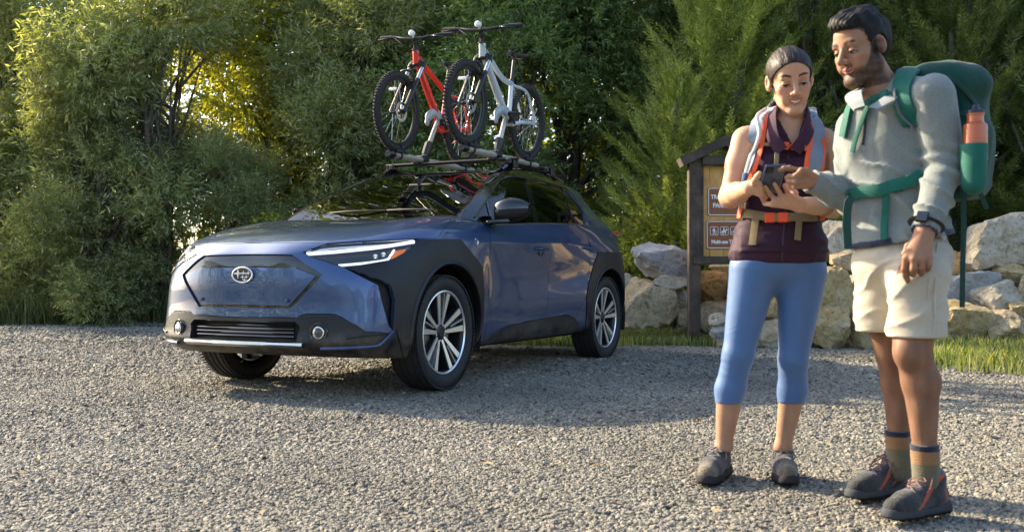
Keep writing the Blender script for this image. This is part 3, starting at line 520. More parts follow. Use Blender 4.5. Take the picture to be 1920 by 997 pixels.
# ================================================================ the car
CARX, CARY, CYAW, CPITCH = -1.2186, 6.7214, -2.03391756, math.radians(.35)
CARM = Matrix.Translation((CARX, CARY, 0)) @ Matrix.Rotation(CYAW, 4, 'Z') @ Matrix.Rotation(-CPITCH, 4, 'Y')
CARI = CARM.inverted()
CAMC = np.array(CARI @ Vector((0, 0, CAMH)))
CARR = np.array(CARM.to_3x3()); CARO = np.array([CARX, CARY, 0.])
def car_ray(px, py): return CARR.T @ np.array([(px-CX)/F, 1., -(py-CY)/F])
def car_px(P):
    w = np.asarray(P)@CARR.T+CARO; return np.stack([CX+F*w[...,0]/w[...,1], CY-F*(w[...,2]-CAMH)/w[...,1]], -1)
def car_at(px, py, ax, val):
    d = car_ray(px, py); return CAMC+d*((val-CAMC[ax])/d[ax])
def make_car():
    car = bpy.data.objects.new('parked_car', None); COL.objects.link(car); car.matrix_world = CARM
    tag(car, 'blue electric crossover SUV with black roof and bikes carried on top', 'car')
    paint = mat('car_paint', (.027,.066,.178), .30, .5, 1.0, var=.05, vscale=3); paint.node_tree.nodes['Principled BSDF'].inputs['Coat IOR'].default_value = 1.5; paint.node_tree.nodes['Principled BSDF'].inputs['Coat Roughness'].default_value = .03
    black = mat('car_black_gloss', (.006,.006,.007), .06, 0, .6)
    clad = mat('car_cladding', (.009,.0105,.015), .38, 0, 0, .35, var=.35, vscale=5, bump=.12, bscale=900)
    dark = mat('car_dark', (.006,.006,.006), .7)
    silver = mat('car_silver', (.62,.62,.62), .3, 1)
    chrome = mat('chrome', (.85,.86,.88), .14, .9)
    rub = mat('tyre_rubber', (.018,.018,.019), .75, var=.3, vscale=20, bump=.15, bscale=300)
    def dust(m, z0, z1, amt):               # road dust thrown up on the lower body
        n = m.node_tree.nodes; l = m.node_tree.links; p = n['Principled BSDF']; tc = n.new('ShaderNodeTexCoord'); sp = n.new('ShaderNodeSeparateXYZ'); l.new(tc.outputs['Object'], sp.inputs[0])
        mr = n.new('ShaderNodeMapRange'); mr.interpolation_type = 'SMOOTHSTEP'; mr.inputs['From Min'].default_value = z1; mr.inputs['From Max'].default_value = z0; mr.inputs['To Max'].default_value = amt; l.new(sp.outputs['Z'], mr.inputs['Value'])
        nz = n.new('ShaderNodeTexNoise'); nz.inputs['Scale'].default_value = 7; nz.inputs['Detail'].default_value = 8; nz.inputs['Roughness'].default_value = .75; l.new(tc.outputs['Object'], nz.inputs['Vector'])
        m3 = n.new('ShaderNodeMapRange'); m3.inputs['From Min'].default_value = .4; m3.inputs['From Max'].default_value = .66; l.new(nz.outputs['Fac'], m3.inputs['Value'])
        mu = n.new('ShaderNodeMath'); mu.operation = 'MULTIPLY'; l.new(mr.outputs[0], mu.inputs[0]); l.new(m3.outputs[0], mu.inputs[1])
        mx = n.new('ShaderNodeMix'); mx.data_type = 'RGBA'; mx.inputs['B'].default_value = (.24,.20,.145,1); l.new(mu.outputs[0], mx.inputs['Factor'])
        src = p.inputs['Base Color'].links[0].from_socket if p.inputs['Base Color'].links else None
        if src: l.new(src, mx.inputs['A'])
        else: mx.inputs['A'].default_value = p.inputs['Base Color'].default_value
        l.new(mx.outputs['Result'], p.inputs['Base Color'])
    dust(clad, .22, .5, .55); dust(paint, .28, .55, .35)
    glass = bpy.data.materials.new('car_glass'); glass.use_nodes = True
    n = glass.node_tree.nodes; l = glass.node_tree.links; n.remove(n['Principled BSDF'])
    tr = n.new('ShaderNodeBsdfTransparent'); tr.inputs[0].default_value = (.17,.19,.18,1)
    gl = n.new('ShaderNodeBsdfGlossy'); gl.inputs['Roughness'].default_value = 0.0; gl.inputs[0].default_value = (1,1,1,1)
    fr = n.new('ShaderNodeFresnel'); fr.inputs[0].default_value = 1.62
    mx = n.new('ShaderNodeMixShader'); l.new(fr.outputs[0], mx.inputs[0]); l.new(tr.outputs[0], mx.inputs[1]); l.new(gl.outputs[0], mx.inputs[2]); l.new(mx.outputs[0], n['Material Output'].inputs[0])
    lens = glass.copy(); lens.name = 'lamp_lens'
    for q in lens.node_tree.nodes:
        if q.type == 'BSDF_TRANSPARENT': q.inputs[0].default_value = (.93,.94,.95,1)
    privacy = glass.copy(); privacy.name = 'privacy_glass'
    for q in privacy.node_tree.nodes:
        if q.type == 'BSDF_TRANSPARENT': q.inputs[0].default_value = (.10,.11,.11,1)
    # ---- control net: rows from sill to roof ridge, columns from nose round the flank to the tail (half car)
    XYZ = []
    def row(x, y, z): XYZ.append(np.stack([x, y, z], 1))
    row([.80,.79,.73,.64,.52,.40,.0,-.45,-.6,-1.1,-1.6,-2.1,-2.4,-2.85,-3.25,-3.5,-3.62,-3.65],[0,.33,.57,.72,.82,.86,.87,.84,.83,.82,.82,.83,.85,.87,.83,.70,.4,0],[.255,.255,.25,.245,.24,.24,.24,.255,.262,.264,.266,.27,.28,.30,.32,.34,.34,.34])
    row([.915,.905,.845,.745,.60,.43,0,-.45,-.6,-1.1,-1.6,-2.1,-2.42,-2.85,-3.28,-3.56,-3.70,-3.73],[0,.36,.61,.775,.865,.90,.915,.88,.865,.86,.86,.868,.895,.91,.87,.74,.42,0],[.325,.325,.325,.33,.335,.34,.34,.325,.32,.315,.315,.32,.34,.37,.40,.42,.42,.42])
    row([.905,.895,.835,.74,.60,.43,0,-.45,-.6,-1.1,-1.6,-2.1,-2.42,-2.85,-3.29,-3.58,-3.73,-3.76],[0,.37,.62,.785,.875,.912,.925,.895,.878,.872,.872,.89,.915,.925,.885,.75,.43,0],[.41,.41,.405,.41,.42,.43,.43,.42,.41,.405,.41,.42,.44,.47,.50,.52,.52,.52])
    row([.895,.885,.825,.735,.60,.43,0,-.45,-.6,-1.1,-1.6,-2.1,-2.42,-2.85,-3.3,-3.6,-3.75,-3.78],[0,.37,.61,.775,.87,.912,.93,.905,.888,.88,.882,.905,.922,.93,.89,.755,.43,0],[.53,.53,.525,.53,.54,.55,.55,.53,.52,.52,.53,.55,.56,.58,.60,.62,.62,.62])
    row([.892,.882,.825,.735,.60,.42,0,-.45,-.6,-1.1,-1.6,-2.1,-2.42,-2.85,-3.31,-3.6,-3.74,-3.77],[0,.36,.58,.735,.845,.90,.925,.91,.893,.880,.880,.888,.905,.925,.875,.745,.42,0],[.733,.733,.73,.735,.74,.745,.75,.74,.73,.73,.74,.76,.77,.78,.79,.80,.80,.80])
    row([.868,.858,.79,.68,.54,.36,0,-.45,-.6,-1.1,-1.6,-2.1,-2.42,-2.85,-3.34,-3.6,-3.72,-3.75],[0,.36,.56,.71,.82,.885,.915,.913,.902,.90,.902,.905,.908,.908,.845,.72,.41,0],[.862,.862,.862,.87,.88,.885,.885,.875,.872,.875,.885,.895,.905,.92,.93,.95,.95,.95])
    row([.80,.79,.735,.62,.46,.28,-.02,-.45,-.6,-1.1,-1.6,-2.1,-2.42,-2.85,-3.36,-3.6,-3.70,-3.73],[0,.35,.52,.68,.79,.865,.905,.915,.913,.917,.918,.912,.90,.875,.80,.70,.40,0],[.93,.93,.93,.942,.952,.958,.965,.97,.972,.982,.997,1.01,1.02,1.03,1.05,1.07,1.07,1.07])
    row([.60,.59,.54,.45,.32,.18,-.08,-.45,-.6,-1.1,-1.6,-2.1,-2.43,-2.86,-3.37,-3.62,-3.70,-3.73],[0,.33,.50,.65,.765,.84,.885,.90,.903,.895,.895,.888,.878,.85,.775,.68,.38,0],[1.0,1.0,1.003,1.01,1.02,1.023,1.023,1.02,1.018,1.03,1.045,1.06,1.07,1.085,1.105,1.13,1.13,1.13])
    row([.15,.15,.12,.08,.02,-.05,-.2,-.47,-.62,-1.1,-1.6,-2.1,-2.45,-2.87,-3.36,-3.62,-3.70,-3.72],[0,.30,.47,.62,.725,.795,.845,.88,.887,.88,.88,.87,.852,.82,.755,.66,.37,0],[1.075,1.075,1.08,1.092,1.097,1.092,1.078,1.06,1.055,1.08,1.098,1.115,1.13,1.145,1.165,1.175,1.175,1.175])
    row([-.49,-.49,-.475,-.45,-.41,-.38,-.44,-.56,-.66,-1.1,-1.6,-2.1,-2.49,-2.86,-3.30,-3.52,-3.58,-3.6],[0,.27,.43,.57,.68,.745,.80,.845,.866,.868,.866,.853,.82,.79,.725,.62,.35,0],[1.15,1.15,1.152,1.153,1.15,1.14,1.125,1.105,1.092,1.127,1.155,1.175,1.188,1.20,1.215,1.215,1.21,1.21])
    row([-.93,-.93,-.915,-.89,-.84,-.79,-.80,-.95,-1.03,-1.27,-1.65,-2.1,-2.5,-2.80,-3.08,-3.28,-3.36,-3.38],[0,.25,.40,.53,.63,.685,.715,.755,.77,.775,.775,.765,.735,.69,.64,.54,.3,0],[1.375,1.375,1.372,1.37,1.362,1.35,1.345,1.355,1.36,1.375,1.385,1.385,1.385,1.38,1.37,1.37,1.37,1.37])
    row([-1.42,-1.41,-1.38,-1.33,-1.26,-1.19,-1.20,-1.29,-1.38,-1.54,-1.75,-2.1,-2.5,-2.8,-3.05,-3.2,-3.26,-3.28],[0,.24,.40,.505,.565,.595,.63,.645,.65,.655,.655,.645,.62,.585,.545,.47,.26,0],[1.573,1.571,1.563,1.551,1.536,1.515,1.515,1.54,1.555,1.566,1.57,1.562,1.545,1.53,1.512,1.50,1.508,1.51])
    row([-1.6,-1.59,-1.57,-1.54,-1.5,-1.47,-1.46,-1.49,-1.55,-1.65,-1.8,-2.1,-2.5,-2.78,-2.98,-3.08,-3.12,-3.13],[0,.2,.33,.42,.475,.50,.52,.53,.54,.545,.545,.535,.515,.49,.45,.4,.22,0],[1.595,1.594,1.59,1.584,1.578,1.574,1.574,1.578,1.584,1.59,1.592,1.587,1.57,1.553,1.537,1.528,1.53,1.532])
    row([-1.8,-1.805,-1.81,-1.815,-1.82,-1.83,-1.84,-1.86,-1.88,-1.92,-2.0,-2.2,-2.5,-2.65,-2.75,-2.8,-2.81,-2.82],[0]*18,[1.612]*7+[1.612,1.613,1.614,1.614,1.606,1.59,1.577,1.565,1.56,1.56,1.56])
    NET = np.array(XYZ)                               # rows, cols, 3
    SU, SV = 8, 6
    def interp(A, sub, ghost_first=None, ghost_last=None):     # along axis 0, chord-length Hermite
        m = len(A); d = np.linalg.norm(np.diff(A, axis=0), axis=-1).reshape(m-1, -1).mean(1); t = np.concatenate([[0], np.cumsum(d)])
        T = np.zeros_like(A)
        for i in range(1, m-1):
            h0, h1 = t[i]-t[i-1], t[i+1]-t[i]; T[i] = ((A[i]-A[i-1])/h0*h1+(A[i+1]-A[i])/h1*h0)/(h0+h1)
        T[0] = (A[1]-A[0])/d[0] if m == 2 else 2*(A[1]-A[0])/d[0]-T[1]; T[-1] = (A[-1]-A[-2])/d[-1] if m == 2 else 2*(A[-1]-A[-2])/d[-1]-T[-2]
        if ghost_first is not None: T[0] = (A[1]-ghost_first)/(2*d[0]); T[-1] = (ghost_last-A[-2])/(2*d[-1])
        out = []
        for i in range(m-1):
            h = d[i]
            for s in np.arange(sub)/sub:
                out.append((2*s**3-3*s*s+1)*A[i]+(s**3-2*s*s+s)*h*T[i]+(-2*s**3+3*s*s)*A[i+1]+(s**3-s*s)*h*T[i+1])
        out.append(A[-1]); return np.array(out)
    M = np.array([1,-1,1.])
    U = interp(NET.transpose(1,0,2), SU, NET[:,1]*M, NET[:,-2]*M).transpose(1,0,2)
    segs = [U[0:7], U[6:10], U[9:12], U[11:14]]; rows_ = []
    for k, s in enumerate(segs):
        g = interp(s, SV); rows_.append(g if k == len(segs)-1 else g[:-1])
    G = np.concatenate(rows_)                         # (13*SV+1, 17*SU+1, 3)
    G[:, 0, 1] = 0; G[:, -1, 1] = 0; G[-1, :, 1] = 0; G[...,1] = np.maximum(G[...,1], 0)
    nv, nu = G.shape[:2]
    bm = bmesh.new(); lu = bm.faces.layers.int.new('cu'); lv = bm.faces.layers.int.new('cv')
    V = [[bm.verts.new(G[i,j]) for j in range(nu)] for i in range(nv)]
    for i in range(nv-1):
        for j in range(nu-1):
            try: f = bm.faces.new((V[i][j], V[i+1][j], V[i+1][j+1], V[i][j+1]))
            except ValueError: continue
            f[lu] = j; f[lv] = i
    def cut_line(a, b, mode, vmin=0, vmax=99, pad=14, cond=None):   # mode 'px' : through the lens of the survey camera;  'xz' : straight through from the side
        if mode == 'px': no = np.cross(car_ray(*a), car_ray(*b)); co = CAMC
        else: no = np.array([b[1]-a[1], 0, -(b[0]-a[0])]); co = np.array([a[0], .8, a[1]]); 
        L = np.linalg.norm(no)
        if L < 1e-9: return
        no = no/L; lo = np.minimum(a, b); hi = np.maximum(a, b)
        p = pad if mode == 'px' else .05
        fs = [f for f in bm.faces if vmin <= f[lv] < vmax]
        c = np.array([f.calc_center_median() for f in fs]); q = car_px(c) if mode == 'px' else c[:, [0,2]]
        k = np.all((q > lo-p) & (q < hi+p), 1)
        if cond is not None: k &= cond(c)
        fs = [fs[i] for i in np.nonzero(k)[0]]
        if not fs: return
        g = set(fs)
        for f in fs: g.update(f.edges); g.update(f.verts)
        bmesh.ops.bisect_plane(bm, geom=list(g), plane_co=co, plane_no=no, dist=1e-5)
    def cut_poly(poly, mode='px', closed=True, **kw):
        for i in range(len(poly) if closed else len(poly)-1): cut_line(np.array(poly[i], float), np.array(poly[(i+1) % len(poly)], float), mode, **kw)
    R9 = 9*SV
    fr = lambda c: c[:,0] > -.6
    P = dict(
        grille=[(380,476.2),(545.6,477.4),(603.6,515),(545.4,577.6),(380,573)],
        plate=[(380,499.3),(553.8,501),(592.8,516.7),(541,574.6),(380,569.3)],
        head=[(568.4,473.3),(613,457.5),(700,452.5),(783.8,448.4),(770,466),(735,487),(647,501.8),(580.6,480)],
        intake=[(647,502.5),(713,525),(731,536),(738,562),(735,617),(729.6,611.5),(716,565),(709,534.5)],
        lower=[(380,594),(556,595.3),(567,588.5),(629.4,588.5),(658,604),(686,622),(734,624),(742,618),(762,690),(380,690)],
        lgrille=[(380,601),(553,604),(561,612),(553,641),(380,636)],
        hood=[(330,455.2),(608,456),(613,455),(700,450.5),(784,446.6),(821,445.5),(849,406),(840,385),(330,385)],
        fclad=[(647,502),(735,487),(770,466),(784,448.4),(863,448.4),(873,460),(904.5,500),(907.5,545),(906,598),(893,642),(880,690),(745,690),(735,617),(739,562),(732,535.6),(713,525)],
        sill=[(893,642),(905,637),(928,621),(950,610.5),(1033,593.8),(1066,589.5),(1078,597),(1094,622),(1100,660),(880,660)],
        rclad=[(1121,473),(1111,503),(1103.6,530.7),(1100,553),(1099,590),(1097,622),(1110,690),(1185,690),(1185,473)],
        dlo=[(889,407),(906,384),(923,356.5),(941.4,337),(960,332.5),(992,336.3),(1020,342.5),(1052,351.5),(1064,359),(1080,379),(1093.6,399),(1096.3,420),(1010,418),(960,420.5),(922,422.5)],
        cpil=[(1056,349),(1072,352),(1091,363),(1115,388),(1145,425),(1170,450),(1170,480),(1096.3,424),(1096.3,420),(1093.6,399),(1080,379),(1064,359)])
    cut_poly(P['grille'], vmax=R9, cond=fr); cut_poly(P['plate'], vmax=R9, cond=fr); cut_poly(P['head'], vmax=R9, cond=fr, pad=10)
    cut_poly(P['intake'], vmax=R9, cond=fr, pad=10); cut_poly(P['lower'], vmax=R9, cond=fr); cut_poly(P['lgrille'], vmax=R9, cond=fr, pad=10); cut_poly(P['hood'], vmax=R9, cond=fr)
    cut_poly(P['fclad'], vmax=R9, cond=lambda c: c[:,0] > -.9); cut_poly(P['sill'], vmax=R9, cond=lambda c: c[:,1] > .5)
    sd_ = lambda c: (c[:,1] > .5) & (c[:,0] < -1.9)
    cut_poly(P['rclad'], vmax=R9, cond=sd_)
    cut_poly(P['dlo'], vmin=R9, vmax=11*SV+3, cond=lambda c: c[:,1] > .4, pad=8); cut_poly(P['cpil'], vmin=R9, cond=lambda c: (c[:,1] > .25) & (c[:,0] < -2), pad=8)
    bars = dict(quarter=[(912,380),(922,420.5)], bpil=[(988,335),(1007,418)], cbar=[(1055,352),(1079,419.3)])
    BW = dict(quarter=(0,3), bpil=(-3,4), cbar=(-1,3))
    for k, (a, b) in bars.items():
        for o in BW[k]: cut_line(np.array([a[0]+o, a[1]]), np.array([b[0]+o, b[1]]), 'px', vmin=R9, vmax=11*SV+3, cond=lambda c: c[:,1] > .4, pad=8)
    DF = [(-.566,1.12),(-.568,.80),(-.566,.30)]; DM = [(-1.598,1.18),(-1.60,.62),(-1.572,.43),(-1.56,.3)]; DR = [(-2.44,1.21),(-2.385,.78),(-2.31,.585),(-2.16,.44),(-2.10,.3)]
    fl = lambda c: c[:,1] > .5
    for d in (DF, DM, DR): cut_poly(d, 'xz', closed=False, vmax=R9, cond=fl)
    def arch(cx, cz, r, n=28): return [(cx+r*math.cos(t), cz+r*math.sin(t)) for t in np.linspace(-.35, math.pi+.35, n)]
    AF = arch(0, .375, .437)+[(-.40,.1),(.40,.1)]; AR = arch(-2.85, .375, .437)+[(-3.25,.1),(-2.45,.1)]
    cut_poly(AF, 'xz', vmax=R9, cond=fl); cut_poly(AR, 'xz', vmax=R9, cond=fl)
    # ---- classify
    bm.faces.ensure_lookup_table(); bm.verts.ensure_lookup_table(); bm.verts.index_update(); bm.normal_update()
    VC = np.array([v.co for v in bm.verts]); VN = np.array([v.normal for v in bm.verts])
    faces = [[v.index for v in f.verts] for f in bm.faces]
    cen = np.array([VC[f].mean(0) for f in faces]); px = car_px(cen); cu = np.array([f[lu] for f in bm.faces])/SU; cv = np.array([f[lv] for f in bm.faces])/SV
    FN = np.array([f.normal for f in bm.faces])
    if (FN[cu < 2][:,0].mean()) < 0: VN = -VN; faces = [f[::-1] for f in faces]
    bm.free(); k0_ = np.abs(VC[:,1]) < 1e-4; VN[k0_,1] = 0; VN /= np.linalg.norm(VN, axis=1)[:,None]+1e-9
    ip = lambda k: in_poly(px[:,0], px[:,1], P[k])
    lowr = cv < 9; lab = np.full(len(faces), '', object); X, Yc, Z = cen.T
    front = X > -.6
    def setl(mask, name): lab[(lab == '') & mask] = name
    setl(lowr & (Yc > .5) & (in_poly(X, Z, AF) | in_poly(X, Z, AR)), 'hole')
    setl(lowr & front & ip('plate') | lowr & front & (px[:,0] < 400) & (px[:,1] > 499.5) & (px[:,1] < 570) & (cu < 1.5), 'plate')
    setl(lowr & front & ip('grille') | lowr & front & (px[:,0] < 400) & (px[:,1] > 476.3) & (px[:,1] < 573.5) & (cu < 1.5), 'grille')
    setl(lowr & front & ip('head'), 'head'); setl(lowr & front & ip('intake'), 'intake')
    setl(lowr & front & ip('hood') & (cv > 5.5), 'hood')
    setl(lowr & (X > .40) & (ip('lgrille') | ((px[:,0] < 400) & (px[:,1] > 601.3) & (px[:,1] < 636.3) & (cu < 1.2))), 'lgrille')
    setl(lowr & (X > .40) & (ip('lower')), 'lower')
    setl(lowr & (X > -.9) & ip('fclad'), 'fclad')
    setl(lowr & (Yc > .5) & (X < -.3) & (X > -2.6) & ip('sill'), 'sill')
    setl(lowr & (X < -2.0) & ((ip('rclad') & (Yc > .5)) | ((cu > 14) & (cv < 5.2))), 'rclad')
    setl(lowr & (X < -.566) & (X > -3.3) & (np.interp(Z, [.3,.43,.62,1.18], [-1.56,-1.572,-1.60,-1.598]) < X) & (Yc > .5), 'fdoor')
    setl(lowr & (X < -1.5) & (np.interp(Z, [.3,.44,.585,.78,1.21], [-2.10,-2.16,-2.31,-2.385,-2.44]) < X) & (Yc > .5), 'rdoor')
    setl(lowr & (X < -1.5), 'quarter'); setl(lowr & (X < .14) & (Yc > .6), 'fender'); setl(lowr & (X > -.6), 'bumper')
    setl(lowr, 'fender')
    def barside(k):
        (x0, y0), (x1, y1) = bars[k]; return px[:,0]-(x0+(px[:,1]-y0)/(y1-y0)*(x1-x0))
    setl((cu < 5) & (cv < 11), 'windshield')
    setl((cu > 15) & (cv > 9.4) & (cv < 10.9), 'rearglass')
    d = ip('dlo') & (Yc > .4) & (cv < 11.6) & (X < -.3)
    b1, b2, b3 = barside('quarter'), barside('bpil'), barside('cbar')
    inb = ((b1 > 0) & (b1 < 3)) | ((b2 > -3) & (b2 < 4)) | ((b3 > -1) & (b3 < 3))
    setl(d & inb, 'pillar')
    setl(d & (b1 < 0), 'glass0'); setl(d & (b2 < 0), 'glass1'); setl(d & (b3 < 0), 'glass2'); setl(d, 'glass3')
    setl((ip('cpil') & (X < -2) & (Yc > .2)) | ((cu > 14.3) & (cv < 9.5)), 'cpil')
    setl(cv > 11, 'roof'); setl(lab == '', 'apil')
    # ---- panels
    def panel(name, key, mt, gap=.0022, depth=.02, off=0., both='split', parent=car, label=None, hide=None):
        keys = (key,) if isinstance(key, str) else key
        idx = [i for i in range(len(faces)) if lab[i] in keys]
        if not idx: print('EMPTY PANEL', name); return []
        if key == 'glass3':
            cs_ = []
            for i in idx:
                st = set(faces[i]); hit = [c_ for c_ in cs_ if c_[0] & st]; new = [st, [i]]
                for c_ in hit: new[0] |= c_[0]; new[1] += c_[1]; cs_.remove(c_)
                cs_.append(new)
            idx = max(cs_, key=lambda c_: len(c_[1]))[1]
        used = sorted({v for i in idx for v in faces[i]}); mp = {v: k for k, v in enumerate(used)}
        v = VC[used]+VN[used]*off; nn = VN[used]; fs = [[mp[q] for q in faces[i]] for i in idx]
        def finish(v, nn, fs):
            ec = {}
            for f in fs:
                for a, b in zip(f, f[1:]+f[:1]): ec[(a, b)] = ec.get((a, b), 0)+1
            bd = [(a, b) for (a, b) in ec if (b, a) not in ec]
            v = v.copy(); pull = np.zeros_like(v); cnt = np.zeros(len(v)); onb = set(q for e in bd for q in e)
            for f in fs:
                hit = [q for q in f if q in onb]
                if hit:
                    c = v[f].mean(0)
                    for q in hit: pull[q] += c-v[q]; cnt[q] += 1
            for q in onb:
                L = np.linalg.norm(pull[q])
                if L > 1e-9: v[q] += pull[q]/L*gap
            nb = {}; vv = list(v); f2 = list(fs)
            for q in onb: nb[q] = len(vv); vv.append(v[q]-nn[q]*depth)
            for a, b in bd: f2.append([b, a, nb[a], nb[b]])
            return np.array(vv), f2
        if both == 'split':
            out = []
            for s in (1, -1):
                fs_ = fs if s == 1 else [f[::-1] for f in fs]; m_ = np.array([1, s, 1.])
                vv, f2 = finish(v*m_, nn*m_, fs_); out.append(obj(name, vv, f2, mt, parent, angle=30))
            return out
        n0 = len(v); mir = {}; V2 = list(v); N2 = list(nn)
        for k in range(n0):
            if abs(v[k,1]) < 1e-4: mir[k] = k
            else: mir[k] = len(V2); V2.append(v[k]*M); N2.append(nn[k]*M)
        fs2 = fs+[[mir[q] for q in f][::-1] for f in fs]
        vv, f2 = finish(np.array(V2), np.array(N2), fs2)
        return [obj(name, vv, f2, mt, parent, angle=30)]
    hood = panel('hood', 'hood', paint, both='join')
    bump_ = panel('front_bumper', 'bumper', paint, both='join')[0]
    lowb = panel('lower_bumper', 'lower', clad, both='join')[0]
    panel('grille_surround', 'grille', black, both='join', off=-.012, gap=0, parent=bump_)
    plate = panel('grille_panel', 'plate', paint, both='join', off=-.006, gap=.003, parent=bump_)[0]
    panel('lower_grille', 'lgrille', dark, both='join', off=-.045, gap=-.002, depth=-.05, parent=lowb)
    panel('air_curtain', 'intake', dark, off=-.04, gap=-.002, parent=bump_)
    panel('fender', 'fender', paint); fcl = panel('wheel_arch_cladding', 'fclad', clad, off=.006, depth=.03)
    doors = panel('front_door', 'fdoor', paint); rdoors = panel('rear_door', 'rdoor', paint); panel('rear_quarter', ('quarter','cpil'), paint, both='split')
    panel('sill_cladding', 'sill', clad, off=.008, depth=.03); panel('rear_cladding', 'rclad', clad, off=.006, depth=.03)
    panel('windshield', 'windshield', glass, both='join', gap=.004, depth=.004, off=-.003)
    panel('rear_window', 'rearglass', privacy, both='join')
    panel('roof', 'roof', black, both='join', gap=0); panel('door_frame', ('apil','pillar'), black, gap=0, depth=.03)
    for k, p_, m_ in (('glass0', doors, glass), ('glass1', doors, glass), ('glass2', rdoors, privacy), ('glass3', [car, car], privacy)):
        for o, q in zip(panel('window', k, m_, gap=.001, depth=.004, off=-.006), p_): o.parent = q
    # inner body shell and underbody
    keep = [i for i in range(len(faces)) if cv[i] < 9 and lab[i] not in ('hole','head')]
    used = sorted({v for i in keep for v in faces[i]}); mp = {v: k for k, v in enumerate(used)}
    vi = VC[used]-VN[used]*.05; vi[:,1] = np.maximum(vi[:,1], 0); fi = [[mp[q] for q in faces[i]] for i in keep]
    obj('inner_shell', np.concatenate([vi, vi*M]), fi+[[q+len(vi) for q in f][::-1] for f in fi], dark, car)
    mb = MB(); mb.box((-1.42,0,.30), (3.9,1.2,.13), .03); mb.box((-1.42,0,.29), (1.85,1.6,.10), .02); mb.box((.58,0,.33), (.4,1.3,.10), .03); mb.box((-3.3,0,.42), (.6,1.3,.14), .03); mb.build('underbody', dark, car)
    mb = MB(); mb.tube(smooth_path([(.0,-.6,.35),(0,0,.36),(0,.6,.35)]), .035); mb.bar((.15,-.55,.28),(0,-.1,.3),.05,.04); mb.bar((.15,.55,.28),(0,.1,.3),.05,.04); mb.build('suspension', dark, car)
    # wheel wells
    for cx_ in (0, -2.85):
        for s in (1, -1):
            t = np.linspace(-.3, math.pi+.3, 24); m2 = MB()
            g = np.array([[(cx_+.455*math.cos(a), s*y, .375+.455*math.sin(a)) for a in t] for y in (.90,.5)])
            m2.sheet(g); m2.prism([(cx_+.455*math.cos(a), .375+.455*math.sin(a)) for a in t], .01, (0, s*.5, 0), (1,0,0), (0,0,1)); m2.build('wheel_well', dark, car)
    # headlights
    bvh = BVHTree.FromPolygons([Vector(v) for v in VC], faces)
    def surf(pxy, off=0.):
        d_ = Vector(car_ray(*pxy)).normalized(); h = bvh.ray_cast(Vector(CAMC), d_)
        return np.array(h[0])+np.array(h[1] if h[1].dot(d_) < 0 else -h[1])*off if h[0] else None
    housing = mat('lamp_housing', (.03,.03,.035), .3, .3); drl = mat('lamp_drl', (.85,.87,.9), .2, 0, emit=(.9,.95,1), estr=.35)
    amber = mat('lamp_amber', (.75,.19,.02), .2, 0, .8, emit=(1,.25,.02), estr=.12)
    hb = panel('headlight', 'head', housing, off=-.045, depth=-.05, gap=-.001)
    for o, s in zip(hb, (1, -1)):
        tag(o, 'slim headlight with white running light strip and amber reflector')
    for o in panel('lens', 'head', lens, off=-.002, gap=.002, depth=.003): o.parent = hb[0] if np.mean([v.co.y for v in o.data.vertices]) > 0 else hb[1]
    def strip(name, pts, w, mt, off, s, par, thick=.012, n=10, upd=(0,0,1)):
        Q = [surf(p, off) for p in smooth_path(pts, n)]; Q = np.array([q for q in Q if q is not None]); Q[:,1] *= s
        m_ = MB(); m_.tube(Q, w, 8, flat=thick/w, up=(.7, s*.7, 0)); return m_.build(name, mt, par)
    for s, o in ((1, hb[0]), (-1, hb[1])):
        strip('running_light', [(574,474.2),(620,470.5),(700,462.5),(778,451)], .0105, drl, -.012, s, o, .008)
        strip('chrome_trim', [(580,470.5),(615,462),(700,456.5),(770,451.8)], .008, silver, -.02, s, o, .006)
        strip('running_light', [(634,496.5),(690,491),(726,485.5),(735,476),(741,466.5)], .0075, drl, -.014, s, o, .006)
        for cpx in ((706,475),(722,471.5)):
            q = surf(cpx, -.035); q[1] *= s; m_ = MB(); m_.lathe([(0,.012),(.012,.010),(.018,0),(.018,-.02)], 16, q, (.75, s*.55, 0)); m_.build('projector', chrome, o)
        Q = [surf(p, -.022) for p in ((741,468),(765,463),(762,471),(737,484))]
        Q = np.array(Q)*np.array([1,s,1]); m_ = MB(); m_.add(np.concatenate([Q, Q-np.array([.02,s*.01,0])]), [(0,1,2,3),(4,7,6,5),(0,4,5,1),(1,5,6,2),(2,6,7,3),(3,7,4,0)]); m_.build('side_reflector', amber, o, smooth=False)
    for cx_ in (0, -2.85):
        for s in (1, -1):
            for r_, w_, o_ in ((.447,.016,.004),):
                Q = []
                for t in np.linspace(-.28, math.pi+.28, 40):
                    x_, z_ = cx_+r_*math.cos(t), .375+r_*math.sin(t); h = bvh.ray_cast(Vector((x_, 1.6, z_)), Vector((0,-1,0)))
                    if h[0]: Q.append((x_, (h[0].y+o_)*s, z_))
                m_ = MB(); m_.tube(np.array(Q), w_, 8, flat=.7); m_.build('arch_lip', clad, car)
    # grille shutter bars, skid strip, lower lips, fog lamps
    for k, zz in enumerate(np.linspace(.372,.462,5)):
        ln = np.array([(x_, y_, zz) for y_, x_ in zip(np.linspace(-.375,.375,9), [.905,.912,.917,.920,.921,.920,.917,.912,.905])])
        m_ = MB(); m_.tube(ln-np.array([.03,0,0]), .008, 6, flat=.8); m_.build('intake_slat', black, lowb)
    yy = np.linspace(-.455,.455,25); sx = .935-.12*(np.abs(yy)/.9)**2-.0
    G1 = []
    for y_, x_ in zip(yy, sx):
        t_ = .016-.0055*np.clip((abs(y_)-.2)/.03, 0, 1)+.004*np.clip((abs(y_)-.3)/.15, 0, 1)
        G1.append([(x_-.03, y_, .345), (x_+.003, y_, .333+t_*.5), (x_+.006, y_, .333-t_*.6), (x_-.012, y_, .31), (x_-.06, y_, .30)])
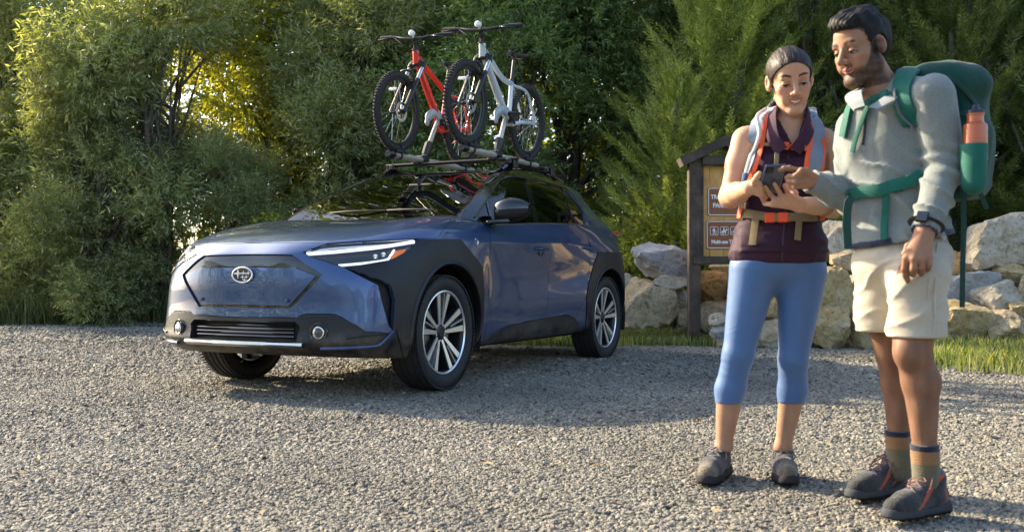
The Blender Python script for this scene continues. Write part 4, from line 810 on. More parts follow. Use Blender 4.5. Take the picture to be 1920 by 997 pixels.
    m_ = MB(); m_.sheet(np.array(G1)); m_.build('skid_strip', silver, lowb)
    for s in (1, -1):
        strip('bumper_lip', [(602,652.3),(650,651.2),(700,648.6),(715,643),(737,621)], .011, paint, .004, s, lowb, .012)
        strip('bumper_crease', [(650,634),(690,628.5),(734,624.5)], .006, clad, .004, s, lowb, .008)
        q = surf((597.4,623.7), 0); q[1] *= s; ax = np.array([.94, s*.28, 0.])
        m_ = MB(); m_.lathe([(.058,.005),(.054,.010),(.044,.007),(.041,-.02)], 28, q, ax); fg = m_.build('fog_lamp', black, lowb)
        m_ = MB(); m_.lathe([(.037,.010),(.034,.013),(.032,.004),(.018,-.01),(0,-.012)], 24, q, ax); m_.build('fog_reflector', chrome, fg)
        m_ = MB(); m_.lathe([(0,.020),(.018,.018),(.030,.013),(.033,.008)], 24, q, ax); m_.build('fog_lens', lens, fg)
    for ppx in ((377,559.5),(538,563)):
        q = surf((538,563), .004); q[1] *= (1 if ppx[0] > 450 else -1); m_ = MB(); m_.lathe([(0,.004),(.009,.003),(.011,-.004)], 14, q, (1,0,0)); m_.build('parking_sensor', paint, plate)
    emb_m = mat('emblem_silver', (.80,.82,.85), .35, .35)
    # emblem: oval with one large and five small stars
    navy = mat('emblem_navy', (.006,.010,.03), .1, 0, .8)
    q = surf((457.5,515.2), 0); q[1] = 0; q[0] += .006; em = np.array(q)
    ring = [(0, .076*math.cos(t), .045*math.sin(t)) for t in np.linspace(0, 2*math.pi, 48, endpoint=False)]
    m_ = MB(); m_.prism([(a*.95, b*.95) for _, a, b in ring], .004, em+np.array([-.002,0,0]), (0,1,0), (0,0,1)); emb = m_.build('emblem', navy, car)
    m_ = MB(); m_.tube(np.array(ring)+em, .0052, 8, closed=True); m_.build('emblem_ring', emb_m, emb)
    def star(c_, r, par):
        pts = []
        for k in range(8):
            rr = r if k % 2 == 0 else r*.26; wx = 1.25 if k % 4 == 0 else 1.
            pts.append((c_[0]+rr*wx*math.cos(k*math.pi/4), c_[1]+rr*math.sin(k*math.pi/4)))
        m_ = MB(); m_.prism(pts, .0035, em+np.array([.0025,0,0]), (0,1,0), (0,0,1)); m_.build('emblem_star', emb_m, par, smooth=False)
    star((-.030,.009), .034, emb)
    for c_ in ((.012,.012),(.05,.012),(.005,-.013),(.034,-.012),(.020,-.030)): star(c_, .0145, emb)
    m_ = MB(); m_.bar(em+np.array([.004,-.03,.008]), em+np.array([.004,.055,.008]), .004, .004); m_.build('emblem_bar', emb_m, emb)
    # fender badge
    q = surf((892.5,453.5), .003); m_ = MB(); m_.tube([q+np.array([.024*math.cos(t),0,.022*math.sin(t)]) for t in np.linspace(.6, 5.7, 14)], .0032, 6); m_.tube([q+np.array([-.006,0,0])+np.array(o_) for o_ in ((.006,.002,.008),(-.004,.002,.01),(-.004,.002,-.008))], .003, 6); m_.build('fender_badge', chrome, car)
    # door handles
    for k, (hx, pr_) in enumerate((((1015,467.5), doors), ((1104,466), rdoors))):
        q0 = surf(hx, 0)
        for s, dr in ((1, pr_[0]), (-1, pr_[1])):
            q = q0*np.array([1,s,1]); m_ = MB()
            path = np.array([(.105,-.002,.0),(.085,.026,.0),(.0,.036,.002),(-.085,.026,.004),(-.105,-.002,.004)])*np.array([1,s,1])+q
            m_.tube(smooth_path(path, 5), .013, 8, flat=.75); h = m_.build('door_handle', paint, dr)
            m_ = MB(); m_.lathe([(0,-.012),(.04,-.006),(.048,.001),(.05,.002)], 20, q, (0,s,0)); m_.build('handle_recess', dark, h)
    # mirrors
    for s in (1, -1):
        c0 = np.array([-.72, .985, 1.205]); m_ = MB(); G2 = []
        for u in np.linspace(0, 1, 13):
            yy_ = .885+u*(.245 if s == 1 else .07); prof = math.sin(math.pi*min(max(u*.86+.10, 0), 1))**.45
            rx, rz = .082*prof*(1-.2*u), .094*prof*(1-.18*u)
            G2.append([(c0[0]-(.02 if s == 1 else .20)*u+rx*1.25*np.sign(math.cos(t))*abs(math.cos(t))**.7, s*yy_, c0[2]-.01+.012*u+rz*np.sign(math.sin(t))*abs(math.sin(t))**.75) for t in np.linspace(0, 2*math.pi, 25)])
        G2 = np.array(G2) if s == 1 else np.array(G2)[::-1]
        cap_ = G2.copy(); m_.sheet(G2[:, :13]); e1 = MB(); 
        mir_ = m_.build('side_mirror', black, doors[0] if s == 1 else doors[1])
        e1.sheet(G2[:, 12:]); e1.build('mirror_base', dark, mir_)
        e2 = MB(); e2.bar((-.60, s*.855, 1.105), (-.68, s*(1.0 if s == 1 else .90), 1.118), .13, .028, .01); e2.build('mirror_arm', black, mir_)
        for gi, sgn in ((0, -1), (-1, 1)):
            e3 = MB(); ringp = G2[gi]; c_ = ringp.mean(0); e3.add(np.concatenate([ringp[:-1], [c_]]), [(i_, (i_+1) % 24, 24) if (sgn*s > 0) else ((i_+1) % 24, i_, 24) for i_ in range(24)])
            e3.build('mirror_end', black, mir_)
    # trims: belt, window surround, sill
    trim = mat('car_trim', (.02,.02,.022), .25, .0, .3); trim2 = mat('window_trim', (.30,.33,.38), .25, .9)
    for s in (1, -1):
        for pts, w, mt_ in (([(921,423.2),(960,421),(1010,419),(1060,420),(1097,421.5)], .006, trim2), ([(889,408),(907,383),(924,355.5),(942,336),(961,331.5),(992,335.2),(1022,342),(1053,350.8),(1066,358.5),(1082,379),(1095,399),(1097.5,420)], .007, trim)):
            Q = np.array([q for q in (surf(p, .002) for p in smooth_path(pts, 6)) if q is not None]); Q[:,1] *= s
            m_ = MB(); m_.tube(Q, w, 6); m_.build('window_trim', mt_, car)
    # tail lamps, spoiler
    red = mat('tail_red', (.35,.012,.01), .15, 0, 1)
    for s in (1, -1):
        m_ = MB(); m_.tube(smooth_path(np.array([(-3.28,.80,1.145),(-3.5,.765,1.155),(-3.66,.62,1.165),(-3.72,.40,1.165)])*np.array([1,s,1]), 5), [.014]*3+[.022]*13, 8, flat=.9); m_.build('tail_lamp', red, car)
        m_ = MB(); m_.add([(-3.02,s*.52,1.525),(-3.02,s*.16,1.54),(-3.34,s*.18,1.515),(-3.30,s*.50,1.50),(-3.02,s*.52,1.495),(-3.02,s*.16,1.505),(-3.34,s*.18,1.497),(-3.30,s*.50,1.482)], [(0,1,2,3),(4,7,6,5),(0,3,7,4),(1,5,6,2),(3,2,6,7),(0,4,5,1)]); m_.build('spoiler', black, car, smooth=False)
    # roof rails with feet
    for s in (1, -1):
        path = smooth_path(np.array([(-1.42,.555,1.575),(-1.52,.56,1.615),(-1.7,.56,1.632),(-2.1,.555,1.632),(-2.5,.54,1.612),(-2.68,.53,1.585)])*np.array([1,s,1]), 6)
        m_ = MB(); m_.tube(path, .016, 8, flat=1.2)
        m_.prism([(-1.36,1.56),(-1.48,1.635),(-1.60,1.635),(-1.62,1.57)], .03, (0, s*.545+.015, 0), (1,0,0), (0,0,1)); m_.prism([(-2.5,1.555),(-2.48,1.62),(-2.60,1.60),(-2.74,1.54)], .03, (0, s*.53+.015, 0), (1,0,0), (0,0,1)); m_.build('roof_rail', black, car)
    # interior
    fab = mat('seat_fabric', (.03,.03,.032), .8); dash = mat('dashboard', (.02,.02,.021), .6)
    m_ = MB(); m_.box((-.85,0,1.02), (.5,1.4,.16), .06); m_.box((-.62,0,1.10), (.35,1.3,.08), .03); m_.build('dashboard', dash, car)
    for y_ in (.37, -.37):
        for x_ in (-1.75, -2.6):
            m_ = MB(); R_ = np.array(Matrix.Rotation(-.32, 3, 'Y')); m_.box((x_,y_,1.0), (.13,.48,.62), .05, R_); m_.box((x_+.33,y_,.72), (.52,.5,.14), .05); m_.box((x_-.12,y_,1.37), (.08,.26,.16), .035, R_); m_.build('seat', fab, car)
    m_ = MB(); cc = np.array([-1.12,.37,1.06]); a_, b_, d_ = frame((.9,0,-.42)); m_.tube([cc+.17*(math.cos(t)*a_+math.sin(t)*b_) for t in np.linspace(0, 2*math.pi, 28, endpoint=False)], .014, 8, closed=True); m_.bar(cc, cc+d_*.25, .05, .05); m_.bar(cc-a_*.16, cc+a_*.16, .03, .02); m_.build('steering_wheel', dash, car)
    m_ = MB(); m_.box((-1.12,0,1.43), (.03,.22,.06), .012); m_.bar((-1.1,0,1.45), (-1.06,0,1.5), .02, .02); m_.build('interior_mirror', dash, car)
    # wipers
    for a, b in (((-.60,.55,1.20),(-.62,-.05,1.215)), ((-.60,.02,1.215),(-.60,-.55,1.205))):
        m_ = MB(); m_.tube(smooth_path([a, ((a[0]+b[0])/2+.03, (a[1]+b[1])/2, 1.215), b], 6), .009, 6); m_.build('wiper', dark, car)
    # wheels
    alloy = mat('alloy_machined', (.88,.88,.88), .28, .8, .3); alloyd = mat('alloy_dark', (.035,.036,.04), .35, .6)
    w0 = None
    for cx_ in (0, -2.85):
        for s in (1, -1):
            wh = bpy.data.objects.new('wheel', None); COL.objects.link(wh); wh.parent = car; wh.location = (cx_, s*.79, .372)
            if s == -1: wh.rotation_euler = (0, 0, math.pi)
            if w0 is None:
                w0 = []
                m_ = MB(); R0 = .372
                prof = [(.268,.075),(.285,.098),(.31,.108),(.338,.104),(.358,.092),(.3645,.082)]
                for k in range(4):
                    y1 = .082-.0015-k*.043; y0 = y1-.030; d_ = (.372-.0015*abs(k-1.5))
                    prof += [(d_, y1-.004), (d_, y0), (.364, y0-.002), (.364, y0-.009)]
                prof += [(.358,-.092),(.338,-.104),(.31,-.108),(.285,-.098),(.268,-.075)]
                m_.lathe(prof, 72, (0,0,0), (0,1,0)); w0.append(('tyre', m_.data('tyre', rub, angle=40)))
                m_ = MB()
                for k in range(96):
                    t = k/96*2*math.pi
                    for sy in (.094, -.094):
                        c_ = np.array([.3605*math.cos(t), sy, .3605*math.sin(t)]); m_.box(c_, (.016,.026,.012), 0, np.array(Matrix.Rotation(-t+math.pi/2, 3, 'Y')))
                w0.append(('tread_block', m_.data('tread_block', rub, smooth=False)))
                m_ = MB(); m_.lathe([(.268,.082),(.270,.088),(.262,.090),(.252,.080),(.246,.05),(.24,-.08)], 64, (0,0,0), (0,1,0)); w0.append(('rim', m_.data('rim', alloyd)))
                m_ = MB(); m_.lathe([(.2705,.083),(.270,.0905),(.262,.0925),(.2545,.086)], 64, (0,0,0), (0,1,0)); w0.append(('rim_flange', m_.data('rim_flange', alloy)))
                m_ = MB(); ms = MB(); mg = MB()
                for k in range(5):
                    t0 = k/5*2*math.pi+math.pi/2
                    for dt, wid in ((-.185, .0), (.185, 0)):
                        t1 = t0+dt*1.32; p0 = np.array([.052*math.cos(t0+dt*1.5), .060, .052*math.sin(t0+dt*1.5)]); p1 = np.array([.262*math.cos(t1), .083, .262*math.sin(t1)])
                        d_ = (p1-p0)/np.linalg.norm(p1-p0); a = np.cross(d_, (0,1,0)); a /= np.linalg.norm(a)
                        for m3, w_, dep, yo in ((m_, (.0095,.0195), .008, 0.), (ms, (.0135,.0255), .05, -.007)):
                            q = []
                            for pp, ww in ((p0, w_[0]), (p1, w_[1])):
                                for sg in (-1,1):
                                    for dy in (0, -dep): q.append(pp+a*sg*ww+np.array([0, yo+dy, 0]))
                            m3.add(q, [(0,2,6,4),(1,5,7,3),(0,4,5,1),(2,3,7,6),(4,6,7,5),(0,1,3,2)])
                    p1 = np.array([.255*math.cos(t0), .07, .255*math.sin(t0)]); p0 = np.array([.11*math.cos(t0), .055, .11*math.sin(t0)]); mg.bar(p0, p1, .036, .012)
                w0.append(('spoke_face', m_.data('spoke_face', alloy, smooth=False))); w0.append(('spoke', ms.data('spoke', alloyd, smooth=False))); w0.append(('spoke_web', mg.data('spoke_web', mat('alloy_grey', (.34,.35,.36), .35, .7), smooth=False)))
                m_ = MB(); m_.lathe([(0,.066),(.03,.066),(.034,.062),(.05,.058),(.06,.05),(.062,.0)], 32, (0,0,0), (0,1,0)); w0.append(('hub_cap', m_.data('hub_cap', alloyd)))
                m_ = MB()
                for k in range(5):
                    t = k/5*2*math.pi+math.pi/2+math.pi/5; m_.lathe([(0,.060),(.009,.058),(.010,.03)], 8, (.052*math.cos(t),0,.052*math.sin(t)), (0,1,0))
                w0.append(('wheel_nut', m_.data('wheel_nut', silver)))
                m_ = MB(); m_.lathe([(.08,.02),(.165,.02),(.165,0),(.08,0)], 40, (0,0,0), (0,1,0), closed=True); m_.box((.13,.01,.07), (.08,.06,.16), .02); w0.append(('brake_disc', m_.data('brake_disc', mat('brake_steel', (.25,.24,.23), .4, .9))))
            for nm, me in w0:
                q = link(nm, me, wh)
                if nm in ('tread_block','wheel_nut','spoke','spoke_face','spoke_web'): q['kind'] = 'stuff'
    return car
car = make_car()
# ================================================================ roof rack, bike carriers, bicycles
def car_thing(name, label, cat, M4, group=None):
    o = bpy.data.objects.new(name, None); COL.objects.link(o); o.matrix_world = M4; return tag(o, label, cat, group)
def make_rack():
    blk = mat('rack_black', (.012,.012,.013), .4); 
    r = car_thing('roof_rack', 'black crossbars clamped to the roof rails of the blue car', 'roof rack', CARM)
    for x, yw in ((-1.58,.62),(-2.30,.60)):
        m = MB(); m.tube([(x,-yw,1.675),(x,yw,1.675)], .03, 10, flat=.5, up=(0,0,1)); m.build('crossbar', blk, r)
        for s in (1,-1):
            m = MB(); m.box((x, s*.555, 1.655), (.09,.05,.055), .012); m.box((x, s*.60, 1.63), (.07,.02,.07), .006); m.build('rack_foot', blk, r)
make_rack()
def make_carrier(y, x0, x1, xa, za, label, armtop):
    cream = mat('tray_aluminium', (.50,.475,.41), .38, .35, var=.08, vscale=9); blk = mat('rack_black', ()); grey = mat('clamp_grey', (.36,.38,.40), .4, .3)
    r = car_thing('bike_carrier', label, 'bike carrier', CARM @ Matrix.Translation((0, y, 0)), 'upright bike carriers on the roof')
    z = 1.712
    m = MB(); m.tube([(x0-.05,0,z),(x1,0,z)], .036, 14, flat=.72, up=(0,0,1)); m.build('tray', cream, r)
    for xx, s in ((x0-.02,1),(x1,-1)):
        m = MB(); m.tube([(xx-s*.04,0,z),(xx+s*.015,0,z),(xx+s*.03,0,z)], [.040,.040,.030], 14, flat=.74, up=(0,0,1)); m.build('end_cap', blk, r)
    for xx in (x0-.14, x1+.22):
        m = MB(); m.tube([(xx,.042*math.cos(t),z+.034*math.sin(t)) for t in np.linspace(0,2*math.pi,16,endpoint=False)], .008, 6, closed=True)
        m.tube(smooth_path([(xx,-.034,z+.02),(xx-.01,-.036,z+.07),(xx-.015,0,z+.095),(xx-.01,.036,z+.07),(xx,.034,z+.02)], 4), .007, 6); m.build('wheel_strap', blk, r)
        m = MB(); m.add([(xx+.09,-.045,z+.02),(xx-.09,-.045,z+.02),(xx-.09,.045,z+.02),(xx+.09,.045,z+.02),(xx+.07,-.04,z+.045),(xx-.07,-.04,z+.045),(xx-.07,.04,z+.045),(xx+.07,.04,z+.045)], [(0,1,5,4),(1,2,6,5),(2,3,7,6),(3,0,4,7),(4,5,6,7)]); m.build('wheel_cradle', blk, r)
    for xx in (-1.58,-2.30):
        m = MB(); m.box((xx,0,z-.03), (.11,.06,.035), .01); m.build('tray_clamp', blk, r)
    m = MB(); m.box((xa,0,z+.012), (.11,.085,.06), .015); m.box((xa-.05,.0,z+.05), (.05,.05,.05), .012); m.build('arm_pivot', blk, r)
    a = np.array([xa-.03, .0, z+.04]); b = np.array(armtop)-np.array([0,y,0])
    m = MB(); m.tube([a, a*.5+b*.5, b], [.021,.019,.018], 10, flat=1.25); m.build('arm', cream, r)
    m = MB(); m.tube([a+(b-a)*.02, a+(b-a)*.16, a+(b-a)*.36, a+(b-a)*.40], [.028,.034,.036,.026], 10, flat=1.2); m.build('arm_knob', blk, r)
    d = (b-a)/np.linalg.norm(b-a)
    m = MB(); m.tube(smooth_path([b+np.array([.17,0,-.05]), b+np.array([.14,.0,.03]), b+np.array([.07,.01,.075]), b+np.array([.0,.015,.06]), b+np.array([-.03,.01,-.01])], 5), [.012]+[.03]*3+[.042]*10+[.045]*6+[.03], 10, flat=.5, up=(0,1,0)); m.build('frame_clamp', grey, r)
    m = MB(); m.tube([b+np.array([-.02,.03,-.02]), b+np.array([-.04,.035,.07])], .018, 8); m.build('clamp_knob', blk, r)
    return r
def make_bike(y0, k, P, col, label, dark_col, seat_shift=0.):
    L = .0577; red = col
    fr = mat('bike_'+dark_col, col, .28, .1, .8); blk = mat('bike_black', (.012,.012,.013), .38); rub = mat('bike_tyre', (.02,.02,.021), .8, bump=.1, bscale=300)
    steel = mat('bike_steel', (.55,.55,.55), .25, 1); wht = mat('bike_white', (.8,.8,.78), .3); rimm = mat('bike_rim', (.02,.02,.022), .3, .4)
    root = car_thing('mountain_bike', label, 'bicycle', CARM @ Matrix.Translation((0, y0, 1.735)) @ Matrix.Rotation(-L, 4, 'X'), 'mountain bikes on the roof of the car')
    def p(x, z, y=0.): return np.array([x+k*L*(z-1.735), y, z-1.735])
    Rw = .325
    fa, ra, bb = p(*P['fa']), p(*P['ra']), p(*P['bb']); fa[2] = ra[2] = Rw
    ht, hb = p(*P['ht']), p(*P['hb']); sc, st, sd_ = p(*P['sc']), p(*P['st']), p(*P['sd'])
    ax = (hb-ht)/np.linalg.norm(hb-ht); crown = hb+ax*.03
    # frame
    m = MB(); m.tube([ht-ax*.005, ht+ax*.02, hb-ax*.02, hb+ax*.005], [.026,.029,.032,.030], 12)
    m.tube(smooth_path([hb-ax*.035, hb*.55+bb*.45+np.array([0,0,.012]), bb], 5), [.028]*4+[.031]*5+[.028]*2, 12)
    m.tube(smooth_path([ht+ax*.03]+[p(*q) for q in P['tt']]+[sc+(bb-sc)*.06], 5), .0205, 12, flat=1.15)
    m.tube([sc, bb], .0195, 12); m.lathe([(.0,-.045),(.024,-.045),(.024,.045),(0,.045)], 16, bb, (0,1,0))
    for s in (1,-1):
        o = np.array([0, s*.062, 0]); i = np.array([0, s*.022, 0])
        m.tube(smooth_path([bb+i+np.array([-.03,0,0]), bb*.6+ra*.4+o*.95+np.array([0,0,.006]), ra+o+np.array([.01,0,-.012])], 5), .0125, 8, flat=1.3)
        m.tube(smooth_path([sc+(bb-sc)*.10+i*.8, sc*.62+ra*.38+o*.85+np.array([-.055,0,.05]), ra*.75+sc*.25+o+np.array([-.05,0,.02]), ra+o+np.array([-.008,0,.03])], 5), .0105, 8, flat=1.2)
        m.box(ra+o, (.05,.006,.06), .002)
    frm = m.build('frame', fr, root)
    m = MB(); m.lathe([(.034,0),(.036,.008),(.030,.012)], 16, hb, ax); m.lathe([(.03,-.014),(.034,-.004),(.034,0)], 16, ht, ax); m.build('headset', blk, root)
    # fork
    m = MB(); yf = .062; m.tube(smooth_path([crown+np.array([0,-yf,0.015]), crown+np.array([0,-.03,.03]), crown+np.array([0,.03,.03]), crown+np.array([0,yf,.015])], 4), .022, 8, flat=1.3, up=(0,0,1))
    fk = m.build('fork', blk, root)
    for s in (1,-1):
        c = crown+np.array([.0,s*yf,.01]); e = fa+np.array([-.005,s*yf,0]); d = (e-c)
        m = MB(); m.tube([c, c+d*.45], .0155, 10); m.build('stanchion', steel, fk)
        m = MB(); m.tube([c+d*.30, c+d*.33, c+d*.97, e], [.020,.0225,.0195,.016], 10); m.tube([c-d*.04, c+d*.05], .021, 10); m.build('fork_leg', blk, fk)
    m = MB(); br = fa*.42+crown*.58; m.tube(smooth_path([br+np.array([0,-yf,-.0]), br+np.array([.05,-.05,.10]), br+np.array([.05,.05,.10]), br+np.array([0,yf,0])], 5), .011, 8); m.build('fork_brace', blk, fk)
    # wheels
    for a, nm, disc in ((fa, 'front_wheel', .08), (ra, 'rear_wheel', .075)):
        w = bpy.data.objects.new(nm, None); COL.objects.link(w); w.parent = root; w.location = a
        m = MB(); th = np.linspace(0, 2*math.pi, 14)
        m.lathe([((Rw-.031)+.026*math.cos(t), .0265*math.sin(t)) for t in th[:-1]], 64, (0,0,0), (0,1,0), closed=True)
        tyre = m.build('tyre', rub, w)
        m = MB()
        for q in range(72):
            t = q/72*2*math.pi
            for sy, rr in ((.0 if q % 2 else .007, Rw-.002), (.017, Rw-.009), (-.017, Rw-.009), (-.007 if q % 2 else .0, Rw-.002)):
                m.box((rr*math.cos(t), sy, rr*math.sin(t)), (.009,.010,.0125), 0, np.array(Matrix.Rotation(-t, 3, 'Y')))
        q_ = m.build('tread_knobs', rub, w, smooth=False); q_['kind'] = 'stuff'
        m = MB(); m.lathe([(Rw-.052,.013),(Rw-.075,.011),(Rw-.078,0),(Rw-.075,-.011),(Rw-.052,-.013)], 56, (0,0,0), (0,1,0)); m.build('rim', rimm, w)
        m = MB(); m.lathe([(0,-.055),(.02,-.05),(.02,-.04),(.028,-.036),(.016,-.02),(.016,.02),(.028,.036),(.02,.04),(.02,.05),(0,.055)], 16, (0,0,0), (0,1,0)); m.build('hub', blk, w)
        m = MB()
        for q in range(28):
            t = q/28*2*math.pi; sy = .03 if q % 2 else -.03; t2 = t+(.55 if (q//2) % 2 else -.55)
            m.tube([(.024*math.cos(t2), sy, .024*math.sin(t2)), ((Rw-.075)*math.cos(t), 0, (Rw-.075)*math.sin(t))], .0012, 4, cap=False)
        q_ = m.build('spokes', steel, w); q_['kind'] = 'stuff'
        m = MB(); m.lathe([(.055,.001),(disc,.001),(disc,-.001),(.055,-.001)], 36, (0,.043,0), (0,1,0), closed=True)
        for q in range(5): t = q/5*2*math.pi; m.bar((.015*math.cos(t),.043,.015*math.sin(t)), (.058*math.cos(t+.4),.043,.058*math.sin(t+.4)), .003, .008, up=(0,1,0))
        m.build('brake_disc', steel, w)
    m = MB(); m.box(fa+np.array([.08,0,.17]), (.012,.075,.03), .006, np.array(Matrix.Rotation(-.4, 3, 'Y'))); m.build('spoke_reflector', wht, root)
    m = MB()
    for q, rr in enumerate((.042,.036,.030,.025)): m.lathe([(rr,.004+q*.006),(rr,.007+q*.006),(rr*.6,.007+q*.006),(rr*.6,.004+q*.006)], 24, ra+np.array([0,-.055,0]), (0,1,0), closed=True)
    m.build('cassette', steel, root)
    m = MB(); dd = ra+np.array([.02,-.055,-.075]); m.lathe([(0,-.008),(.02,-.008),(.02,.008),(0,.008)], 14, dd, (0,1,0)); m.lathe([(0,-.008),(.018,-.008),(.018,.008),(0,.008)], 14, dd+np.array([.03,0,-.055]), (0,1,0)); m.bar(dd, dd+np.array([.03,0,-.055]), .014, .025, up=(0,1,0)); m.bar(dd, ra+np.array([0,-.055,0]), .02, .03, up=(0,1,0)); m.build('derailleur', blk, root)
    # crank
    m = MB(); m.lathe([(.03,.002),(.085,.002),(.085,-.002),(.03,-.002)], 36, bb+np.array([0,-.055,0]), (0,1,0), closed=True); ck = m.build('crankset', blk, root)
    for s, t in ((1, .35), (-1, .35+math.pi)):
        e = bb+np.array([.17*math.cos(t), s*.075, .17*math.sin(t)]); m = MB(); m.bar(bb+np.array([0,s*.06,0]), e, .022, .014, .004, up=(0,1,0)); m.build('crank_arm', blk, ck)
        m = MB(); m.box(e+np.array([0,s*.06,0]), (.09,.09,.018), .006); m.build('pedal', blk, ck)
    m = MB(); c1 = bb+np.array([0,-.055,.085]); c2 = ra+np.array([0,-.05,.035]); m.tube([c1, c2], .004, 5); m.tube([bb+np.array([0,-.055,-.085]), dd+np.array([.03,0,-.07])], .004, 5); m.build('chain', blk, root)
    # seat
    m = MB(); m.tube([sc+(sc-bb)*-.02, st], .0145, 10); m.lathe([(.0225,-.012),(.0225,.012),(.019,.014)], 14, sc, (sc-bb)/np.linalg.norm(sc-bb)); m.build('seatpost', blk, root)
    m = MB(); Gs = []
    for u in np.linspace(0, 1, 15):
        hw = .018+.055*(1/(1+math.exp(-(u-.62)*13)))-.01*(u > .97); zz = .012+.018*(2*u-1)**2*(1 if u > .5 else .3)-(.02*max(0, .08-u)/.08)
        Gs.append([(.14-u*.27, hw*math.cos(t), zz+(.022 if math.sin(t) > 0 else .03)*math.sin(t)*(.75+.25*math.cos(t)**2)) for t in np.linspace(0, 2*math.pi, 15)])
    m.sheet(np.array(Gs)+sd_); g0, g1 = Gs[0], Gs[-1]
    for g, rv in ((g0, False), (g1, True)): f = list(range(14)); m.add(np.array(g[:-1])+sd_, [f if rv else f[::-1]])
    m.build('saddle', blk, root)
    m = MB(); m.tube([sd_+np.array([.07,.02,0]), st+np.array([0,.02,.015]), sd_+np.array([-.08,.03,.0])], .004, 6); m.tube([sd_+np.array([.07,-.02,0]), st+np.array([0,-.02,.015]), sd_+np.array([-.08,-.03,.0])], .004, 6); m.build('saddle_rails', steel, root)
    # cockpit
    hc = p(*P['bar']); sp = ht-ax*.045
    m = MB(); m.tube([ht+ax*.01, ht-ax*.07], .017, 10); m.tube([sp, sp*.35+hc*.65, hc], [.02,.018,.022], 10); m.build('stem', blk, root)
    pts = [hc+np.array([-.035,-.345,.026]), hc+np.array([-.022,-.2,.022]), hc+np.array([-.004,-.11,.006]), hc+np.array([0,-.04,0]), hc+np.array([0,.04,0]), hc+np.array([-.004,.11,.006]), hc+np.array([-.022,.2,.022]), hc+np.array([-.035,.345,.026])]
    m = MB(); m.tube(smooth_path(pts, 5), .0125, 10); hbz = m.build('handlebar', blk, root)
    for s in (1,-1):
        e = hc+np.array([-.035,s*.345,.026]); i_ = hc+np.array([-.026,s*.23,.023]); m = MB(); m.tube([i_, e, e+(e-i_)*.04], [.0175,.0175,.014], 10); m.build('grip', mat('bike_grip', (.01,.01,.01), .8), hbz)
        b_ = i_+np.array([.03,s*-.03,-.012]); m = MB(); m.box(b_, (.03,.05,.022), .006); m.tube(smooth_path([b_+np.array([.02,0,0]), b_+np.array([.045,s*.03,-.012]), b_+np.array([.04,s*.12,-.02])], 4), .006, 6); m.build('brake_lever', blk, hbz)
        m = MB(); m.box(i_+np.array([.005,s*-.045,-.025]), (.04,.035,.03), .008); m.build('shifter', blk, hbz)
    m = MB(); u_ = hc+np.array([.035,0,.035]); m.lathe([(0,.026),(.014,.024),(.024,.014),(.026,0),(.024,-.014),(.014,-.024),(0,-.026)], 16, u_, (1,0,.1)); m.bar(hc, u_, .012, .012); m.build('front_light', wht, root)
    for s in (1,-1):
        m = MB(); i_ = hc+np.array([-.02,s*.19,.01]); m.tube(smooth_path([i_, i_+np.array([.08,-s*.05,-.02]), hc+np.array([.09,s*.02,-.09]), hb+np.array([.04,s*.04,.06]), hb+np.array([-.03,s*.03,-.02]) if s < 0 else crown+np.array([.02,.06,-.02])], 6), .003, 5); m.build('cable', blk, root)
    m = MB(); m.box(ra+np.array([-.10,.03,.02]), (.012,.006,.09), .002); m.build('wheel_reflector', wht, root)
    return root
make_carrier(.40, -1.06, -2.42, -1.62, 1.77, 'champagne tube bike carrier under the silver bicycle', (-1.745,.42,2.02))
make_carrier(-.31, -1.13, -2.55, -1.65, 1.77, 'champagne tube bike carrier under the red bicycle', (-1.85,-.29,2.06))
silver_bike = make_bike(.40, 1.8, dict(fa=(-1.13,2.045), ra=(-2.20,2.05), bb=(-1.845,2.0), ht=(-1.383,2.552), hb=(-1.395,2.455), tt=[(-1.52,2.455),(-1.66,2.375),(-1.79,2.335)], sc=(-1.90,2.355), st=(-1.94,2.53), sd=(-1.98,2.568), bar=(-1.345,2.645)), (.50,.56,.62), 'silver grey hardtail mountain bike on the near side of the car roof', 'silver')
red_bike = make_bike(-.31, 1.53, dict(fa=(-1.254,2.06), ra=(-2.33,2.06), bb=(-1.955,2.01), ht=(-1.53,2.60), hb=(-1.545,2.50), tt=[(-1.67,2.50),(-1.80,2.44),(-1.92,2.385)], sc=(-2.03,2.36), st=(-2.07,2.54), sd=(-2.11,2.575), bar=(-1.50,2.69)), (.72,.028,.018), 'bright red mountain bike on the far side of the car roof', 'red')
